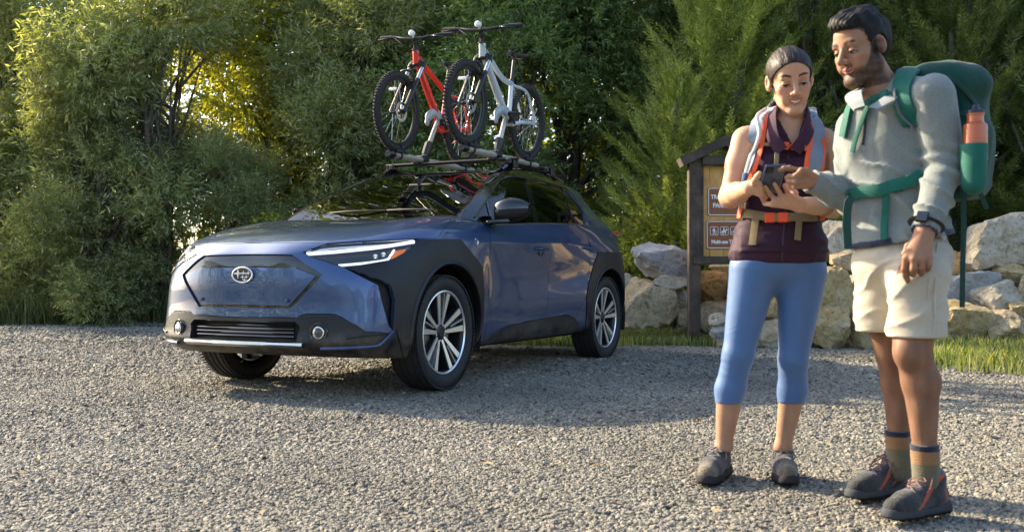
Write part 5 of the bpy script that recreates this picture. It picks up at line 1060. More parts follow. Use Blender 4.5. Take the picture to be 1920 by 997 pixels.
# ================================================================ implicit-surface helpers for bodies and clothes
def axis_samples(lo, hi, coarse, fine_ranges, fine):
    out = [lo]
    while out[-1] < hi:
        x = out[-1]; st = coarse
        for a, b in fine_ranges:
            if a-coarse*1.5 <= x < b: st = fine
        out.append(x+st)
    return np.array(out, np.float32)
class Field:
    def __init__(s, xs, ys, zs): s.x, s.y, s.z = [np.asarray(a, np.float32) for a in (xs, ys, zs)]; s.f = np.full((len(s.x), len(s.y), len(s.z)), .5, np.float32)
    def sub(s, lo, hi):
        sl = tuple(slice(max(0, np.searchsorted(a, l)-1), np.searchsorted(a, h)+1) for a, l, h in zip((s.x, s.y, s.z), lo, hi))
        return sl, s.x[sl[0]][:,None,None], s.y[sl[1]][None,:,None], s.z[sl[2]][None,None,:]
    def put(s, prim, k=.01, op='u', inflate=0.):
        lo, hi, fn = prim; m = k+.03+abs(inflate); sl, X, Y, Z = s.sub(np.array(lo)-m, np.array(hi)+m); a = s.f[sl]
        if a.size == 0: return
        b = fn(X, Y, Z)-inflate
        if op == 'u': h = np.clip(.5+.5*(a-b)/k, 0, 1); s.f[sl] = a*(1-h)+b*h-k*h*(1-h)
        else: b = -b; h = np.clip(.5-.5*(a-b)/k, 0, 1); s.f[sl] = a*(1-h)+b*h+k*h*(1-h)
    def mesh(s, iso=0.):
        f = s.f-iso; nx, ny, nz = f.shape; ins = f < 0
        c = np.zeros((nx-1, ny-1, nz-1), np.int8)
        for i in (0,1):
            for j in (0,1):
                for k in (0,1): c += ins[i:nx-1+i, j:ny-1+j, k:nz-1+k]
        act = (c > 0) & (c < 8); I, J, K = np.nonzero(act); n = len(I); idx = np.full(act.shape, -1, np.int64); idx[I,J,K] = np.arange(n)
        P = np.zeros((n,3)); cnt = np.zeros(n)
        cs = [(i,j,k) for i in (0,1) for j in (0,1) for k in (0,1)]
        for a in cs:
            for ax in range(3):
                if a[ax]: continue
                b = list(a); b[ax] = 1
                fa = f[I+a[0], J+a[1], K+a[2]]; fb = f[I+b[0], J+b[1], K+b[2]]; m = (fa < 0) != (fb < 0); t = np.where(m, fa/np.where(m, fa-fb, 1), 0)
                q0 = np.stack([s.x[I+a[0]], s.y[J+a[1]], s.z[K+a[2]]], 1); q1 = np.stack([s.x[I+b[0]], s.y[J+b[1]], s.z[K+b[2]]], 1)
                P[m] += (q0+(q1-q0)*t[:,None])[m]; cnt[m] += 1
        P /= cnt[:,None]; Q = []
        for ax in range(3):
            sh = [nx, ny, nz]; A = [slice(1, d-1) for d in sh]; A[ax] = slice(0, sh[ax]-1); B = list(A); B[ax] = slice(1, sh[ax])
            ia, ib = ins[tuple(A)], ins[tuple(B)]; e = np.argwhere(ia != ib); o = np.array([1,1,1]); o[ax] = 0; e = e+o
            u, v = [(1,2),(2,0),(0,1)][ax]; du = np.zeros(3, int); dv = np.zeros(3, int); du[u] = 1; dv[v] = 1
            g = [idx[tuple((e-w).T)] for w in (du+dv, dv, 0*du, du)]; q = np.stack(g, 1); fl = ia[tuple((e-o).T)]
            q[~fl] = q[~fl][:, ::-1]; Q.append(q)
        Q = np.concatenate(Q); return P, Q[(Q >= 0).all(1)]
def rc(a, b, r1, r2, sc=None, ax=None):             # tapered capsule; sc/ax squash the section along a direction
    a, b = np.asarray(a, float), np.asarray(b, float); d = b-a; L2 = d@d+1e-12; R = max(r1, r2)*(1 if sc is None else max(1, sc))
    lo, hi = np.minimum(a, b)-R, np.maximum(a, b)+R
    def fn(X, Y, Z):
        px, py, pz = X-a[0], Y-a[1], Z-a[2]; t = np.clip((px*d[0]+py*d[1]+pz*d[2])/L2, 0, 1); qx, qy, qz = px-t*d[0], py-t*d[1], pz-t*d[2]
        if sc is None: return np.sqrt(qx*qx+qy*qy+qz*qz)-(r1+(r2-r1)*t)
        w = qx*ax[0]+qy*ax[1]+qz*ax[2]; rest = np.maximum(qx*qx+qy*qy+qz*qz-w*w, 0); return (np.sqrt(rest+(w/sc)**2)-(r1+(r2-r1)*t))*min(1, sc)
    return lo, hi, fn
def el(c, r, R=None):
    c, r = np.asarray(c, float), np.asarray(r, float); R = np.eye(3) if R is None else np.asarray(R, float); e = np.abs(R)@r
    def fn(X, Y, Z):
        p = (X-c[0], Y-c[1], Z-c[2]); q = [p[0]*R[0,i]+p[1]*R[1,i]+p[2]*R[2,i] for i in range(3)]
        k0 = np.sqrt(sum((q[i]/r[i])**2 for i in range(3))); k1 = np.sqrt(sum((q[i]/r[i]**2)**2 for i in range(3)))+1e-9; return k0*(k0-1)/k1
    return c-e, c+e, fn
def rbox(c, h, rad, R=None):
    c, h = np.asarray(c, float), np.asarray(h, float); R = np.eye(3) if R is None else np.asarray(R, float); e = np.abs(R)@h
    def fn(X, Y, Z):
        p = (X-c[0], Y-c[1], Z-c[2]); q = [np.abs(p[0]*R[0,i]+p[1]*R[1,i]+p[2]*R[2,i])-(h[i]-rad) for i in range(3)]
        return np.sqrt(sum(np.maximum(v, 0)**2 for v in q))+np.minimum(np.maximum(np.maximum(q[0], q[1]), q[2]), 0)-rad
    return c-e, c+e, fn
def rotm(yaw, pitch, roll):                          # face looks along local +y; yaw about z, pitch nods, roll tilts
    return np.array(Matrix.Rotation(yaw, 3, 'Z') @ Matrix.Rotation(pitch, 3, 'X') @ Matrix.Rotation(roll, 3, 'Y'))
def sdf_obj(name, P, Q, mt, parent, org, cols=None, angle=0):
    me = fast_quads(name, P-np.asarray(org), Q, mt); me.polygons.foreach_set('use_smooth', np.ones(len(me.polygons), bool))
    if angle: me.set_sharp_from_angle(angle=math.radians(angle))
    if cols is not None:
        a = me.color_attributes.new('Col', 'FLOAT_COLOR', 'POINT'); a.data.foreach_set('color', np.concatenate([cols, np.ones((len(cols),1))], 1).astype(np.float32).ravel())
    return link(name, me, parent)
def wr(P, seed, f, amp, aniso=(1,1,1)): return snoise(P*np.array(aniso), seed, f, 8)*amp
def field_noise(fd, seed, f, amp, aniso=(1,1,1), n=5):
    r = np.random.default_rng(seed); X, Y, Z = fd.x[:,None,None]*aniso[0], fd.y[None,:,None]*aniso[1], fd.z[None,None,:]*aniso[2]
    for k in range(n):
        v = r.normal(size=3); v /= np.linalg.norm(v); v *= f*(1.5**k); fd.f += (amp/1.35**k*np.sin(X*v[0]+Y*v[1]+Z*v[2]+r.uniform(0,6.28))).astype(np.float32)
def ss(a, b, x): t = np.clip((x-a)/(b-a), 0, 1); return t*t*(3-2*t)
def head_prims(hc, R, s, male):
    W = lambda p: np.asarray(hc)+R@(np.asarray(p, float)*s); out = []
    E = lambda c, r, k, op='u', Rl=None: out.append((el(W(c), np.array(r)*s, R if Rl is None else R@Rl), k*s, op))
    C = lambda a, b, r1, r2, k, op='u': out.append((rc(W(a), W(b), r1*s, r2*s), k*s, op))
    E((0,-.018,.035), (.0745,.094,.080), .01); E((0,.018,-.028), ((.058 if male else .0525),.066,.082), .03); E((0,.028,.050), (.060,.056,.048), .02)
    j = .004 if male else 0
    for x in (-1,1):
        C((x*((.050 if male else .041)),-.008,-.056), (x*(.016 if male else .011),.064,-.098-j), .020 if male else .016, .018+j*.7 if male else .0145, .025); E((x*(.043 if male else .040),.050,-.022), (.022,.024,.020), .02); E((x*(.032 if male else .027),.062,-.052), (.021,.018,.022), .02)
    E((0,.066,-.100-j), (.020+j,.018,.016+j), .018)
    C((-.036,.070,.024), (.036,.070,.024), .012+j*.6, .012+j*.6, .018)
    for x in (-1,1): E((x*.032,.092,.004), (.019,.017,.0125), .012, 's')
    C((0,.080,.016), (0,.104+j,-.026), .0075, .0105+j*.3, .010); E((0,.100+j,-.030), (.0105,.011,.0095), .006)
    for x in (-1,1): E((x*.0125,.092+j*.6,-.033), (.0085,.011,.0075), .005)
    for x in (-1,1): E((x*.0315,.0715,.002), (.0145,.0135,.0125), .0025)
    zm = -.062
    for x in (-1,1):
        C((0,.0875,zm+.005), (x*.022,.0775,zm+(.003 if male else .007)), .0046, .0028, .005); C((0,.0865,zm-.007), (x*.019,.0775,zm-(.003 if male else -.001)), .0054, .0028, .005)
    [C((0,.0965,zm-.001), (x*.024,.0815,zm+(.0025 if male else .0055)), .0024, .002, .002, 's') for x in (-1,1)]
    for x in (-1,1):
        Rl = np.array(Matrix.Rotation(x*.35, 3, 'Z')); E((x*.077,-.014,-.004), (.0095,.019,.031), .006, 'u', Rl); E((x*.084,-.008,.002), (.006,.010,.017), .004, 's', Rl)
    return out
def paint_head(V, hc, R, s, skin, male):
    L = (V-np.asarray(hc))@R/s; x, y, z = np.abs(L[:,0]), L[:,1], L[:,2]; sk = np.tile(np.array(skin, float), (len(V),1)); hd = (z > -.135) & (np.linalg.norm(L, axis=1) < .17)
    def mix(c, w): w = (w*hd)[:,None]; sk[:] = sk*(1-w)+np.array(c)*w
    red = np.array(skin)*np.array([1.02,.72,.70])
    mix(red, .55*np.exp(-((x-.042)/.018)**2-((z+.028)/.018)**2)*(y > .02)); mix(red, .5*np.exp(-((x)/.012)**2-((z+.03)/.012)**2)*(y > .085)); mix(np.array(skin)*.72, .55*np.exp(-((x-.031)/.02)**2-((z-.0)/.012)**2)*(y > .05))
    bz = .0265+.006*np.sin(np.clip((x-.012)/.04, 0, 1)*2.6); bw = (.0062 if male else .0042)*(1-.55*ss(.035,.052,x)); mix((.012,.009,.007), .95*ss(bw*1.5, bw*.5, np.abs(z-bz))*ss(.010,.016,x)*ss(.054,.047,x)*(y > .03))
    ex = np.abs(x-.0315); arch = np.sqrt(np.clip(1-(ex/.0165)**2, 0, 1)); lt = -.0095+.0085*arch; lb = -.0095+.0022*arch if male else -.0098+.0016*arch
    inside = ss(-.0006,.0006,lt-z)*ss(-.0006,.0006,z-lb)*(ex < .0165)*(y > .055)
    mix((.42,.38,.34), inside); mix((.018,.010,.007), inside*ss(.0075,.006,ex)); mix((.008,.006,.005), .97*ss(.0030,.0012,np.abs(z-lt-.0012))*ss(.0185,.0165,ex)*(y > .055)); mix(np.array(skin)*.45, .7*ss(.0022,.0008,np.abs(z-lb))*(ex < .016)*(y > .055)); mix(np.array(skin)*.55, .65*ss(.004,.0012,np.abs(z-.0085))*ss(.018,.014,ex)*(y > .06))
    lip = (.40,.13,.11) if not male else (.33,.13,.105); zm = -.062; inl = ss(.0265,.021,x)*(y > .068); up = zm+.0105-.003*(x/.02)**2-.0018*np.exp(-(x/.004)**2)+(0 if male else .004*(x/.022)**2); lo = zm-.0135+.009*(x/.022)**2+(0 if male else .003*(x/.022)**2)
    mix(lip, .85*inl*ss(-.0015,.0015,z-lo)*ss(-.0015,.0015,up-z))
    sl = zm-.001+(.0035 if male else .0065)*(x/.023)**2; th = .0032*(1-(x/.024)**2)
    if male: mix((.03,.012,.010), .9*ss(.0024,.0010,np.abs(z-sl))*ss(.024,.021,x)*(y > .068))
    else: mix((.72,.67,.60), ss(.0030,.0018,np.abs(z-sl))*ss(.0185,.014,x)*(y > .068)); mix((.16,.045,.035), .6*ss(.002,.0008,np.abs(np.abs(z-sl)-.0034))*ss(.024,.02,x)*(y > .068))
    mix((.05,.02,.015), .8*np.exp(-((x-.009)/.0045)**2-((z+.0405)/.0028)**2)*(y > .085))
    if male:
        cheek = -.030-.030*ss(.02,.06,y)*1.0+.05*ss(.045,.0,y); bd = ss(.012,-.010,z-cheek)*ss(-.155,-.125,z)*(y > -.03)*ss(-.03,.0,y); must = ss(.030,.024,x)*ss(-.055+.003,-.050,z+.0)*0
        must = ss(.030,.022,x)*ss(-.056,-.052,z)*ss(-.038,-.043,z)*(y > .065); bare = ss(.02,.012,np.abs(x))*0
        w = np.clip(np.maximum(bd*(1-inl*ss(-.002,.002,z-lo)*ss(-.002,.002,up-z)), must*.9), 0, 1)
        w *= .78+.12*snoise(L, 77, 260, 6); mix((.020,.014,.011), np.clip(w*1.05, 0, .88))
    hl = np.interp(z, [-.12,-.075,-.06,-.035,-.03,-.005,.02,.045,.062,.074,.09,.12], [-.2,-.08,-.045,-.03,.012,.016,.026,.034,.046,.072,.13,.2]) if male else np.interp(z+7*x*x*(z > .0), [-.12,-.05,-.02,.01,.05,.068,.079,.092,.13], [-.05,-.035,-.004,.004,.024,.052,.086,.13,.25])
    mix((.02,.014,.011), np.clip(ss(.009,-.001,y-hl+.0025*snoise(L, 31, 330, 5))*.9*(x < .074), 0, 1))
    return sk

def vnormals(P, Q):
    n = np.cross(P[Q[:,2]]-P[Q[:,0]], P[Q[:,3]]-P[Q[:,1]]); N = np.zeros_like(P)
    for i in range(4): np.add.at(N, Q[:,i], n)
    return unit(N)
def field_folds(fd, seed, direc, freq, amp, warp=.02, power=3, mask=None):     # ridged cloth folds running across 'direc'
    r = np.random.default_rng(seed); X, Y, Z = fd.x[:,None,None], fd.y[None,:,None], fd.z[None,None,:]; d = np.asarray(direc, float); d = d/np.linalg.norm(d)
    ph = X*d[0]+Y*d[1]+Z*d[2]
    for k in range(4):
        v = unit(r.normal(size=3))*(9*1.6**k); ph = ph+warp/1.5**k*np.sin(X*v[0]+Y*v[1]+Z*v[2]+r.uniform(0,6.28))
    w = (1-np.abs(np.sin(ph*freq)))**power; v = unit(r.normal(size=3))*7; w = w*(.5+.5*np.sin(X*v[0]+Y*v[1]+Z*v[2]+r.uniform(0,6.28)))
    if mask is not None: w = w*mask
    fd.f -= (amp*w).astype(np.float32)
# ================================================================ the two hikers
skin_mat = mat('skin', (.5,.3,.2), .56, attr='Col', spec=.22, var=.07, vscale=60, bump=.06, bscale=500, sss=.12)
def cloth_mat(name, attr=True, rough=.85, bump=.25, bscale=350, var=.10, vscale=40, base=(.5,.5,.5), sheen=.25, wrinkle=0., wscale=16., ws=(1,1,1)): return mat(name, base, rough, 0, 0, .25, var=var, vscale=vscale, bump=bump, bscale=bscale, attr='Col' if attr else None, sheen=sheen, wrinkle=wrinkle, wscale=wscale, wstretch=ws)
def hair_mat(name, c0, c1, sc, rough):
    m = bpy.data.materials.new(name); m.use_nodes = True; n = m.node_tree.nodes; l = m.node_tree.links; p = n['Principled BSDF']; p.inputs['Roughness'].default_value = rough; p.inputs['Specular IOR Level'].default_value = .22
    tc = n.new('ShaderNodeTexCoord'); mp = n.new('ShaderNodeMapping'); mp.inputs['Scale'].default_value = sc; nz = n.new('ShaderNodeTexNoise'); nz.inputs['Scale'].default_value = 1.; nz.inputs['Detail'].default_value = 6; nz.inputs['Distortion'].default_value = .8; l.new(tc.outputs['Object'], mp.inputs[0]); l.new(mp.outputs[0], nz.inputs[0])
    rp = n.new('ShaderNodeValToRGB'); rp.color_ramp.elements[0].position = .35; rp.color_ramp.elements[1].position = .7; rp.color_ramp.elements[0].color = (*c0,1); rp.color_ramp.elements[1].color = (*c1,1); l.new(nz.outputs['Fac'], rp.inputs[0]); l.new(rp.outputs[0], p.inputs['Base Color'])
    b = n.new('ShaderNodeBump'); b.inputs['Strength'].default_value = .9; b.inputs['Distance'].default_value = .004; l.new(nz.outputs['Fac'], b.inputs['Height']); l.new(b.outputs[0], p.inputs['Normal']); return m
def ribbon(name, P, Nn, w, mt, parent, org, th=.004, cols=None):     # strap: points, outward normals, width
    P = np.asarray(P, float); T = unit(np.gradient(P, axis=0)); Nn = unit(np.asarray(Nn, float)); S = unit(np.cross(T, Nn)); w = np.broadcast_to(np.asarray(w, float), (len(P),))
    R = []
    for a, b in ((-1,-.2),(-.96,1),(-.5,1.15),(0,1.2),(.5,1.15),(.96,1),(1,-.2)): R.append(P+S*(w*a*.5)[:,None]+Nn*th*b)
    G = np.stack(R, 1); m = MB(); m.sheet(G); me = m.data(name, mt, True, 50); o = link(name, me, parent); me.transform(Matrix.Translation(-Vector(org)))
    return o
def caster(P, Q):
    t = BVHTree.FromPolygons([Vector(p) for p in P], [tuple(int(i) for i in q) for q in Q])
    def cast(px, py, off=.004):
        d = Vector(((px-CX)/F, 1., -(py-CY)/F)).normalized(); h = t.ray_cast(Vector((0,0,CAMH)), d, 12)
        return (None, None) if h[0] is None else (np.array(h[0])+np.array(h[1])*off*(1 if h[1].dot(d) < 0 else -1), np.array(h[1])*(1 if h[1].dot(d) < 0 else -1))
    return cast
def strap_px(name, pts, w, cast, mt, parent, org, n=5, th=.004, off=.005, pre=(), post=()):
    pp = smooth_path(np.array(pts, float), n); P, N_ = [], []
    for a, b in pp:
        q, nn = cast(a, b, off)
        if q is not None: P.append(q); N_.append(nn)
    P, N_ = np.array(P), np.array(N_)
    for _ in range(4):
        N_[1:-1] = unit(N_[1:-1]*2+N_[:-2]+N_[2:])
        P[1:-1] = P[1:-1]*.5+(P[:-2]+P[2:])*.25
    if len(pre): P = np.concatenate([[p for p, _ in pre], P]); N_ = np.concatenate([[q for _, q in pre], N_])
    if len(post): P = np.concatenate([P, [p for p, _ in post]]); N_ = np.concatenate([N_, [q for _, q in post]])
    return ribbon(name, P, N_, w, mt, parent, org, th)
def buckle(name, px, cast, size, mt, parent, org, ang=0.):
    q, n = cast(*px, .012)
    if q is None: return
    n = unit(n*1.); X = unit(np.cross(np.array([0,0,1.]), n)); Z = np.cross(n, X); X, Z = X*math.cos(ang)+Z*math.sin(ang), Z*math.cos(ang)-X*math.sin(ang); R = np.stack([X, Z, n], 1)
    m = MB(); m.box(q-org-X*size[0]*.27, (size[0]*.42, size[1], .012), .003, R); m.box(q-org+X*size[0]*.27, (size[0]*.42, size[1], .012), .003, R); m.box(q-org, (size[0]*.2, size[1]*.45, .008), .002, R); return m.build(name, mt, parent)
def chain(prims, pts, r0, r1, k=.004):
    n = len(pts)-1
    for i in range(n): prims.append((rc(pts[i], pts[i+1], r0+(r1-r0)*i/n, r0+(r1-r0)*(i+1)/n), k, 'u'))
def shoe(name, label, heel, toe, parent, org, c, hi, sc=1.):
    heel, toe = np.asarray(heel, float), np.asarray(toe, float); d = toe-heel; L = np.linalg.norm(d[:2]); yv = np.array([d[0]/L, d[1]/L, 0]); xv = np.array([yv[1], -yv[0], 0]); Rm = np.stack([xv, yv, [0,0,1]], 1); T = lambda V: V@Rm.T+np.array([heel[0], heel[1], 0])
    s = L/.285; g = lambda lo, hi_, st: np.arange(lo, hi_, st)
    f = Field(g(-.07,.07,.0035)*s, g(-.03,.32,.0035)*s, g(-.01,.19,.0035)*s); u = lambda p, k=.02: f.put(p, k*s)
    P = lambda *a: np.array(a)*s
    u(rc(P(0,.035,.055), P(0,.06,.05), .036*s, .036*s)); u(rc(P(0,.08,.05), P(0,.19,.042), .036*s, .042*s)); u(rc(P(0,.19,.042), P(-.004,.245,.036), .042*s, .036*s)); u(rc(P(0,.06,.055), P(0,.052,.115 if hi else .098), .036*s, .038*s)); u(rc(P(0,.07,.085), P(0,.16,.055), .034*s, .030*s))
    X, Y, Z = f.x[:,None,None], f.y[None,:,None], f.z[None,None,:]
    top = (.145 if hi else .112)*s-.12*(Y-.05*s)*0; f.f = np.maximum(f.f, Z-(top+.25*np.maximum(Y-.075*s, 0)*(.6 if hi else .3)-.10*np.abs(Y-.05*s)*0)); f.f = np.maximum(f.f, .024*s-Z)
    V, Q = f.mesh(); zz, yy, xx = V[:,2]/s, V[:,1]/s, V[:,0]/s; cols = np.tile(np.array(c['upper']), (len(V),1)).astype(float)
    def mx(col, w): cols[:] = cols*(1-w[:,None])+np.array(col)*w[:,None]
    mx(c['toe'], ss(.215,.235,yy+.25*(zz-.05))*1.); mx(c['tongue'], ss(.026,.018,np.abs(xx))*ss(.205,.19,yy)*ss(.06,.072,zz+.0*yy)*ss(.03,.05,yy)); mx(c['collar'], ss((.125 if hi else .082),(.133 if hi else .09),zz)*ss(.1,.08,yy))
    if c.get('accent'):
        dline = np.abs((zz-.06)-(yy-.02)*.0-np.clip((.115-yy)*.0, 0, 1)); w = ss(.008,.004,np.abs((yy-.085)*.62+(zz-.105)*.78))*(np.abs(xx) > .02)*(zz < .13); mx(c['accent'], w); mx(c['accent'], ss(.007,.004,np.abs((yy-.035)-.35*(zz-.05)))*(zz < .085)*(np.abs(xx) > .015))
    o = sdf_obj(name, T(V), Q, cloth_mat('shoe_upper', rough=.7, bump=.5, bscale=220, var=.35, vscale=70, wrinkle=.3, wscale=30), parent, org, cols); tag(o, label)
    f2 = Field(g(-.075,.075,.004)*s, g(-.04,.33,.004)*s, g(-.012,.06,.003)*s); k2 = .02*s
    for a, b, r0, r1 in (((0,.03),(0,.10),.042,.038),((0,.10),(0,.19),.038,.047),((0,.19),(-.005,.25),.047,.040)): f2.put(rc(P(a[0],a[1],.018), P(b[0],b[1],.018), r0*s, r1*s), k2)
    Y2, Z2 = f2.y[None,:,None], f2.z[None,None,:]; lug = .004*s*(np.sin(Y2/s*2*math.pi/.028) > 0); rise = .010*s*ss(.24*s,.29*s,Y2)
    f2.f = np.maximum(f2.f, np.maximum(Z2-(.031*s+.012*s*ss(.08*s,.0,Y2)+rise), (rise-.001*s+lug)-Z2))
    V, Q = f2.mesh(); zz = V[:,2]/s; cc = np.where((zz < .013)[:,None], np.array(c['sole']), np.array(c['mid'])); sdf_obj('sole', T(V), Q, cloth_mat('shoe_sole', rough=.8, bump=.1, sheen=0), o, org, cc, 40)
    m = MB()
    for i in range(5):
        y0 = .20-.026*i; z0 = .070+.0125*i+(.004*i if hi else 0)
        for sg in (-1,1): m.tube(T(np.array([(sg*.026,y0,z0-.006),(0,y0-.008,z0+.010),(-sg*.024,y0-.022,z0+.008)])*s)-org, .0028*s, 5)
    for sg in (-1,1): m.tube(smooth_path(T(np.array([(0,.085,.128 if hi else .105),(sg*.03,.10,.125 if hi else .1),(sg*.042,.125,.095 if hi else .08),(sg*.03,.13,.07)])*s)-org, 4), .003*s, 5)
    lo_ = m.build('laces', cloth_mat('lace_'+name+('h' if hi else 'l'), False, base=c['lace']), o); lo_['kind'] = 'stuff'
    return o
def build_body(name, prims, skinw, parent, org, box, fx, fy, fz, head, color, male, fine=.0023, coarse=.0075, shrink=None):
    f = Field(axis_samples(*box[0], coarse, fx, fine), axis_samples(*box[1], coarse, fy, fine), axis_samples(*box[2], coarse, fz, fine))
    for p, k, op in prims: f.put(p, k, op)
    V, Q = f.mesh(); cols = paint_head(V, *head, color, male)
    leg = ss(.80,.72,V[:,2])*(.40 if male else .30); cols *= (1-leg*(1+.35*snoise(V*np.array([1,1,.35]), 66, 120, 5)))[:,None]  # shade on the legs, together with leg hair, put into the skin colour
    if shrink is not None: V = V-vnormals(V, Q)*shrink(V)[:,None]
    return V, Q, sdf_obj(name, V, Q, skin_mat, parent, org, cols)
# ---------------------------------------------------------------- the woman
def make_woman():
    D = 3.62; W = lambda px, py, dy=0.: at(px, py, D+dy); org = np.array([on_ground(1415,890)[0], D, 0.])
    t = thing('person', 'hiker in dark purple vest and blue leggings holding a phone', 'person', org)
    sk = (.48,.275,.18); P = []; u = lambda p, k=.03: P.append((p, k, 'u'))
    hc = W(1482,151,.0); R = rotm(math.pi-.07, -.34, .11); hs = 1.0
    torso = [(el(W(1475,305,.03), (.126,.086,.15)), .03), (rc(W(1408,264,.03), W(1543,268,.03), .042,.042), .03), (rc(W(1483,232,.045), W(1425,256,.035), .040,.038), .03), (rc(W(1483,232,.045), W(1530,260,.035), .040,.038), .03),
        (el(W(1441,322,-.045), (.056,.05,.056)), .04), (el(W(1507,322,-.045), (.056,.05,.056)), .04), (rc(W(1473,330,.03), W(1460,455,.03), .110,.128, .70, (0,1,0)), .03), (el(W(1458,478,.03), (.160,.108,.10)), .03)]
    legs = [(el(W(1458,490,.03), (.163,.112,.10)), .03), (el(W(1425,520,.07), (.08,.08,.08)), .03), (el(W(1498,520,.07), (.08,.08,.08)), .03), (rc(W(1413,512,.02), W(1384,665,.0), .086,.052), .03), (rc(W(1503,512,.02), W(1487,675,.0), .086,.049), .03),
        (rc(W(1384,665,.0), W(1369,730,.02), .052,.051), .02), (rc(W(1369,730,.02), W(1356,842,.02), .051,.028), .02), (rc(W(1487,675,.0), W(1486,732,.02), .049,.049), .02), (rc(W(1486,732,.02), W(1468,838,.02), .049,.027), .02)]
    for p, k in torso+legs: u(p, k)
    u(rc(W(1484,205,.025), W(1481,262,.04), .047,.054), .03)
    u(rc(W(1356,842,.02), W(1356,880,.04), .031,.03), .02); u(rc(W(1468,838,.02), W(1468,880,.04), .03,.03), .02); u(rc(W(1356,880,.02), W(1325,905,-.10), .03,.025), .02); u(rc(W(1468,880,.02), W(1468,905,-.10), .03,.025), .02)
    sL, eL, wL = W(1397,263,.03), W(1369,369,.02), W(1407,351,-.27); sR, eR, wR = W(1544,267,.03), W(1557,388,-.02), W(1499,384,-.25)
    u(rc(sL, sL*.6+eL*.4, .049,.046), .03); u(rc(sL*.6+eL*.4, eL, .046,.038), .02); u(rc(eL, eL*.65+wL*.35, .038,.038), .02); u(rc(eL*.65+wL*.35, wL, .038,.024), .02)
    u(rc(sR, eR, .047,.038), .03); u(rc(eR, eR*.65+wR*.35, .038,.037), .02); u(rc(eR*.65+wR*.35, wR, .037,.024), .02)
    # phone plane: top edge towards the lens, screen towards her face
    TL, TR, BL, BR = at(1419.6,314.4,3.26), at(1460,313.6,3.26), at(1435,364.5,3.372), at(1475.5,361.5,3.372); nph = unit(np.cross(TR-TL, BL-TL)); nph = nph if nph[1] < 0 else -nph
    def ph(px, py, off):                 # point on the phone's back seen at a pixel
        d = np.array([(px-CX)/F, 1., -(py-CY)/F]); o = np.array([0,0,CAMH]); return o+d*(((TL-o)@nph)/(d@nph))+nph*off
    kn = [at(1448,383,3.345), at(1455,375,3.34), at(1466,369,3.338), at(1481,367,3.337)]
    for q in kn: P.append((rc(wR, q, .019,.0105), .014, 'u'))
    for a, pts in zip(kn, ([(1433,375,.016),(1426,364,.008)], [(1442,359,.012),(1434.5,347,.008)], [(1459,354,.012),(1451,341,.008)], [(1475,354,.012),(1469.5,344,.008)])):
        chain(P, [a]+[ph(*q) for q in pts], .0088, .0068)
    chain(P, [wR+np.array([-.01,.015,.01]), at(1490,362,3.37), at(1481,352,3.385), at(1472,348,3.375)], .012,.008, .008)
    kl = [at(1420,343,3.315), at(1422,350,3.32), at(1424,357,3.325), at(1425,364,3.33)]
    for q in kl: P.append((rc(wL, q, .018,.010), .012, 'u'))
    for a, (b, c) in zip(kl, (((1429,345,3.345),(1432,349,3.35)), ((1430,353,3.345),(1433,358,3.36)), ((1431,361,3.36),(1434,366,3.37)), ((1431,369,3.37),(1436,371,3.38)))): chain(P, [a, at(*b), at(*c)], .0088,.007)
    chain(P, [wL+np.array([.012,0,.008]), at(1415,339,3.28), at(1420,331,3.262), at(1424,325,3.25)], .0115,.0078, .008)
    P += head_prims(hc, R, hs, False)
    x0, x1 = .70, 1.24
    def shr(v):
        zc, xl, xr = v[:,2], W(1404,0)[0], W(1548,0)[0]; low = (zc > W(0,748)[2]) & (zc < W(0,470)[2]); mid = (zc >= W(0,470)[2]) & (zc < W(0,292)[2]) & (v[:,0] > xl) & (v[:,0] < xr) & (v[:,1] > D-.135)
        arm = np.minimum(np.linalg.norm(v-eL, axis=1), np.linalg.norm(v-eR, axis=1)) < .075
        feet = ss(.10,.085,zc)
        return .016*((low | mid) & ~arm)+.016*feet
    V, Q, body = build_body('body', P, None, t, org, ((x0,x1),(3.12,3.88),(-.0,1.64)), [(at(1412,0,3.3)[0]-.01, at(1505,0,3.3)[0]), (W(1438,0)[0], W(1528,0)[0])], [(3.22,3.40),(3.50,3.73)], [(W(0,395)[2]-.02, W(0,322)[2]+.03), (W(0,232)[2], W(0,85)[2])], (hc, R, hs), sk, False, shrink=shr)
    # vest
    f = Field(np.arange(.78,1.19,.0055), np.arange(3.42,3.86,.0055), np.arange(.74,1.36,.0055))
    for p, k in torso: f.put(p, k, inflate=.013)
    f.put((np.array([.9,3.4,.9]), np.array([1.1,3.8,1.3]), el(W(1460,470,.03), (.166,.118,.13))[2]), .04)
    X, Y, Z = f.x[:,None,None], f.y[None,:,None], f.z[None,None,:]
    zt, zh = W(0,330)[2], W(0,494)[2]; f.f += (.0035*np.abs(np.sin((Z-zh)*math.pi/.055))*ss(W(0,395)[2], W(0,405)[2], Z)*0+.0)
    f.f -= .0045*np.sqrt(np.abs(np.sin((Z-zh)*math.pi/.058)))*ss(W(0,405)[2], W(0,420)[2], Z)
    field_noise(f, 3, 26, .0022, (1,1,1.6))
    f.f = np.maximum(f.f, zh-Z)
    for s_, sg in ((sL,-1),(sR,1)): f.put(rc(s_+np.array([sg*.02,0,-.05]), s_+np.array([sg*.03,0,.06]), .066,.075), .006, 's')
    xa = W(1482,0)[0]; zb, zc = W(0,287)[2], W(0,215)[2]; Vd = (np.abs(X-(xa-.004+.02*(Z-zb)))-.052*np.clip((Z-zb)/(zc-zb), -.3, 1.6))*.8
    f.f = np.maximum(f.f, np.minimum(-Vd, .5)*1.-np.where(Y > D+.03, .3, 0.)); f.put(rc(W(1484,200,.03), W(1482,258,.04), .056,.060), .004, 's')
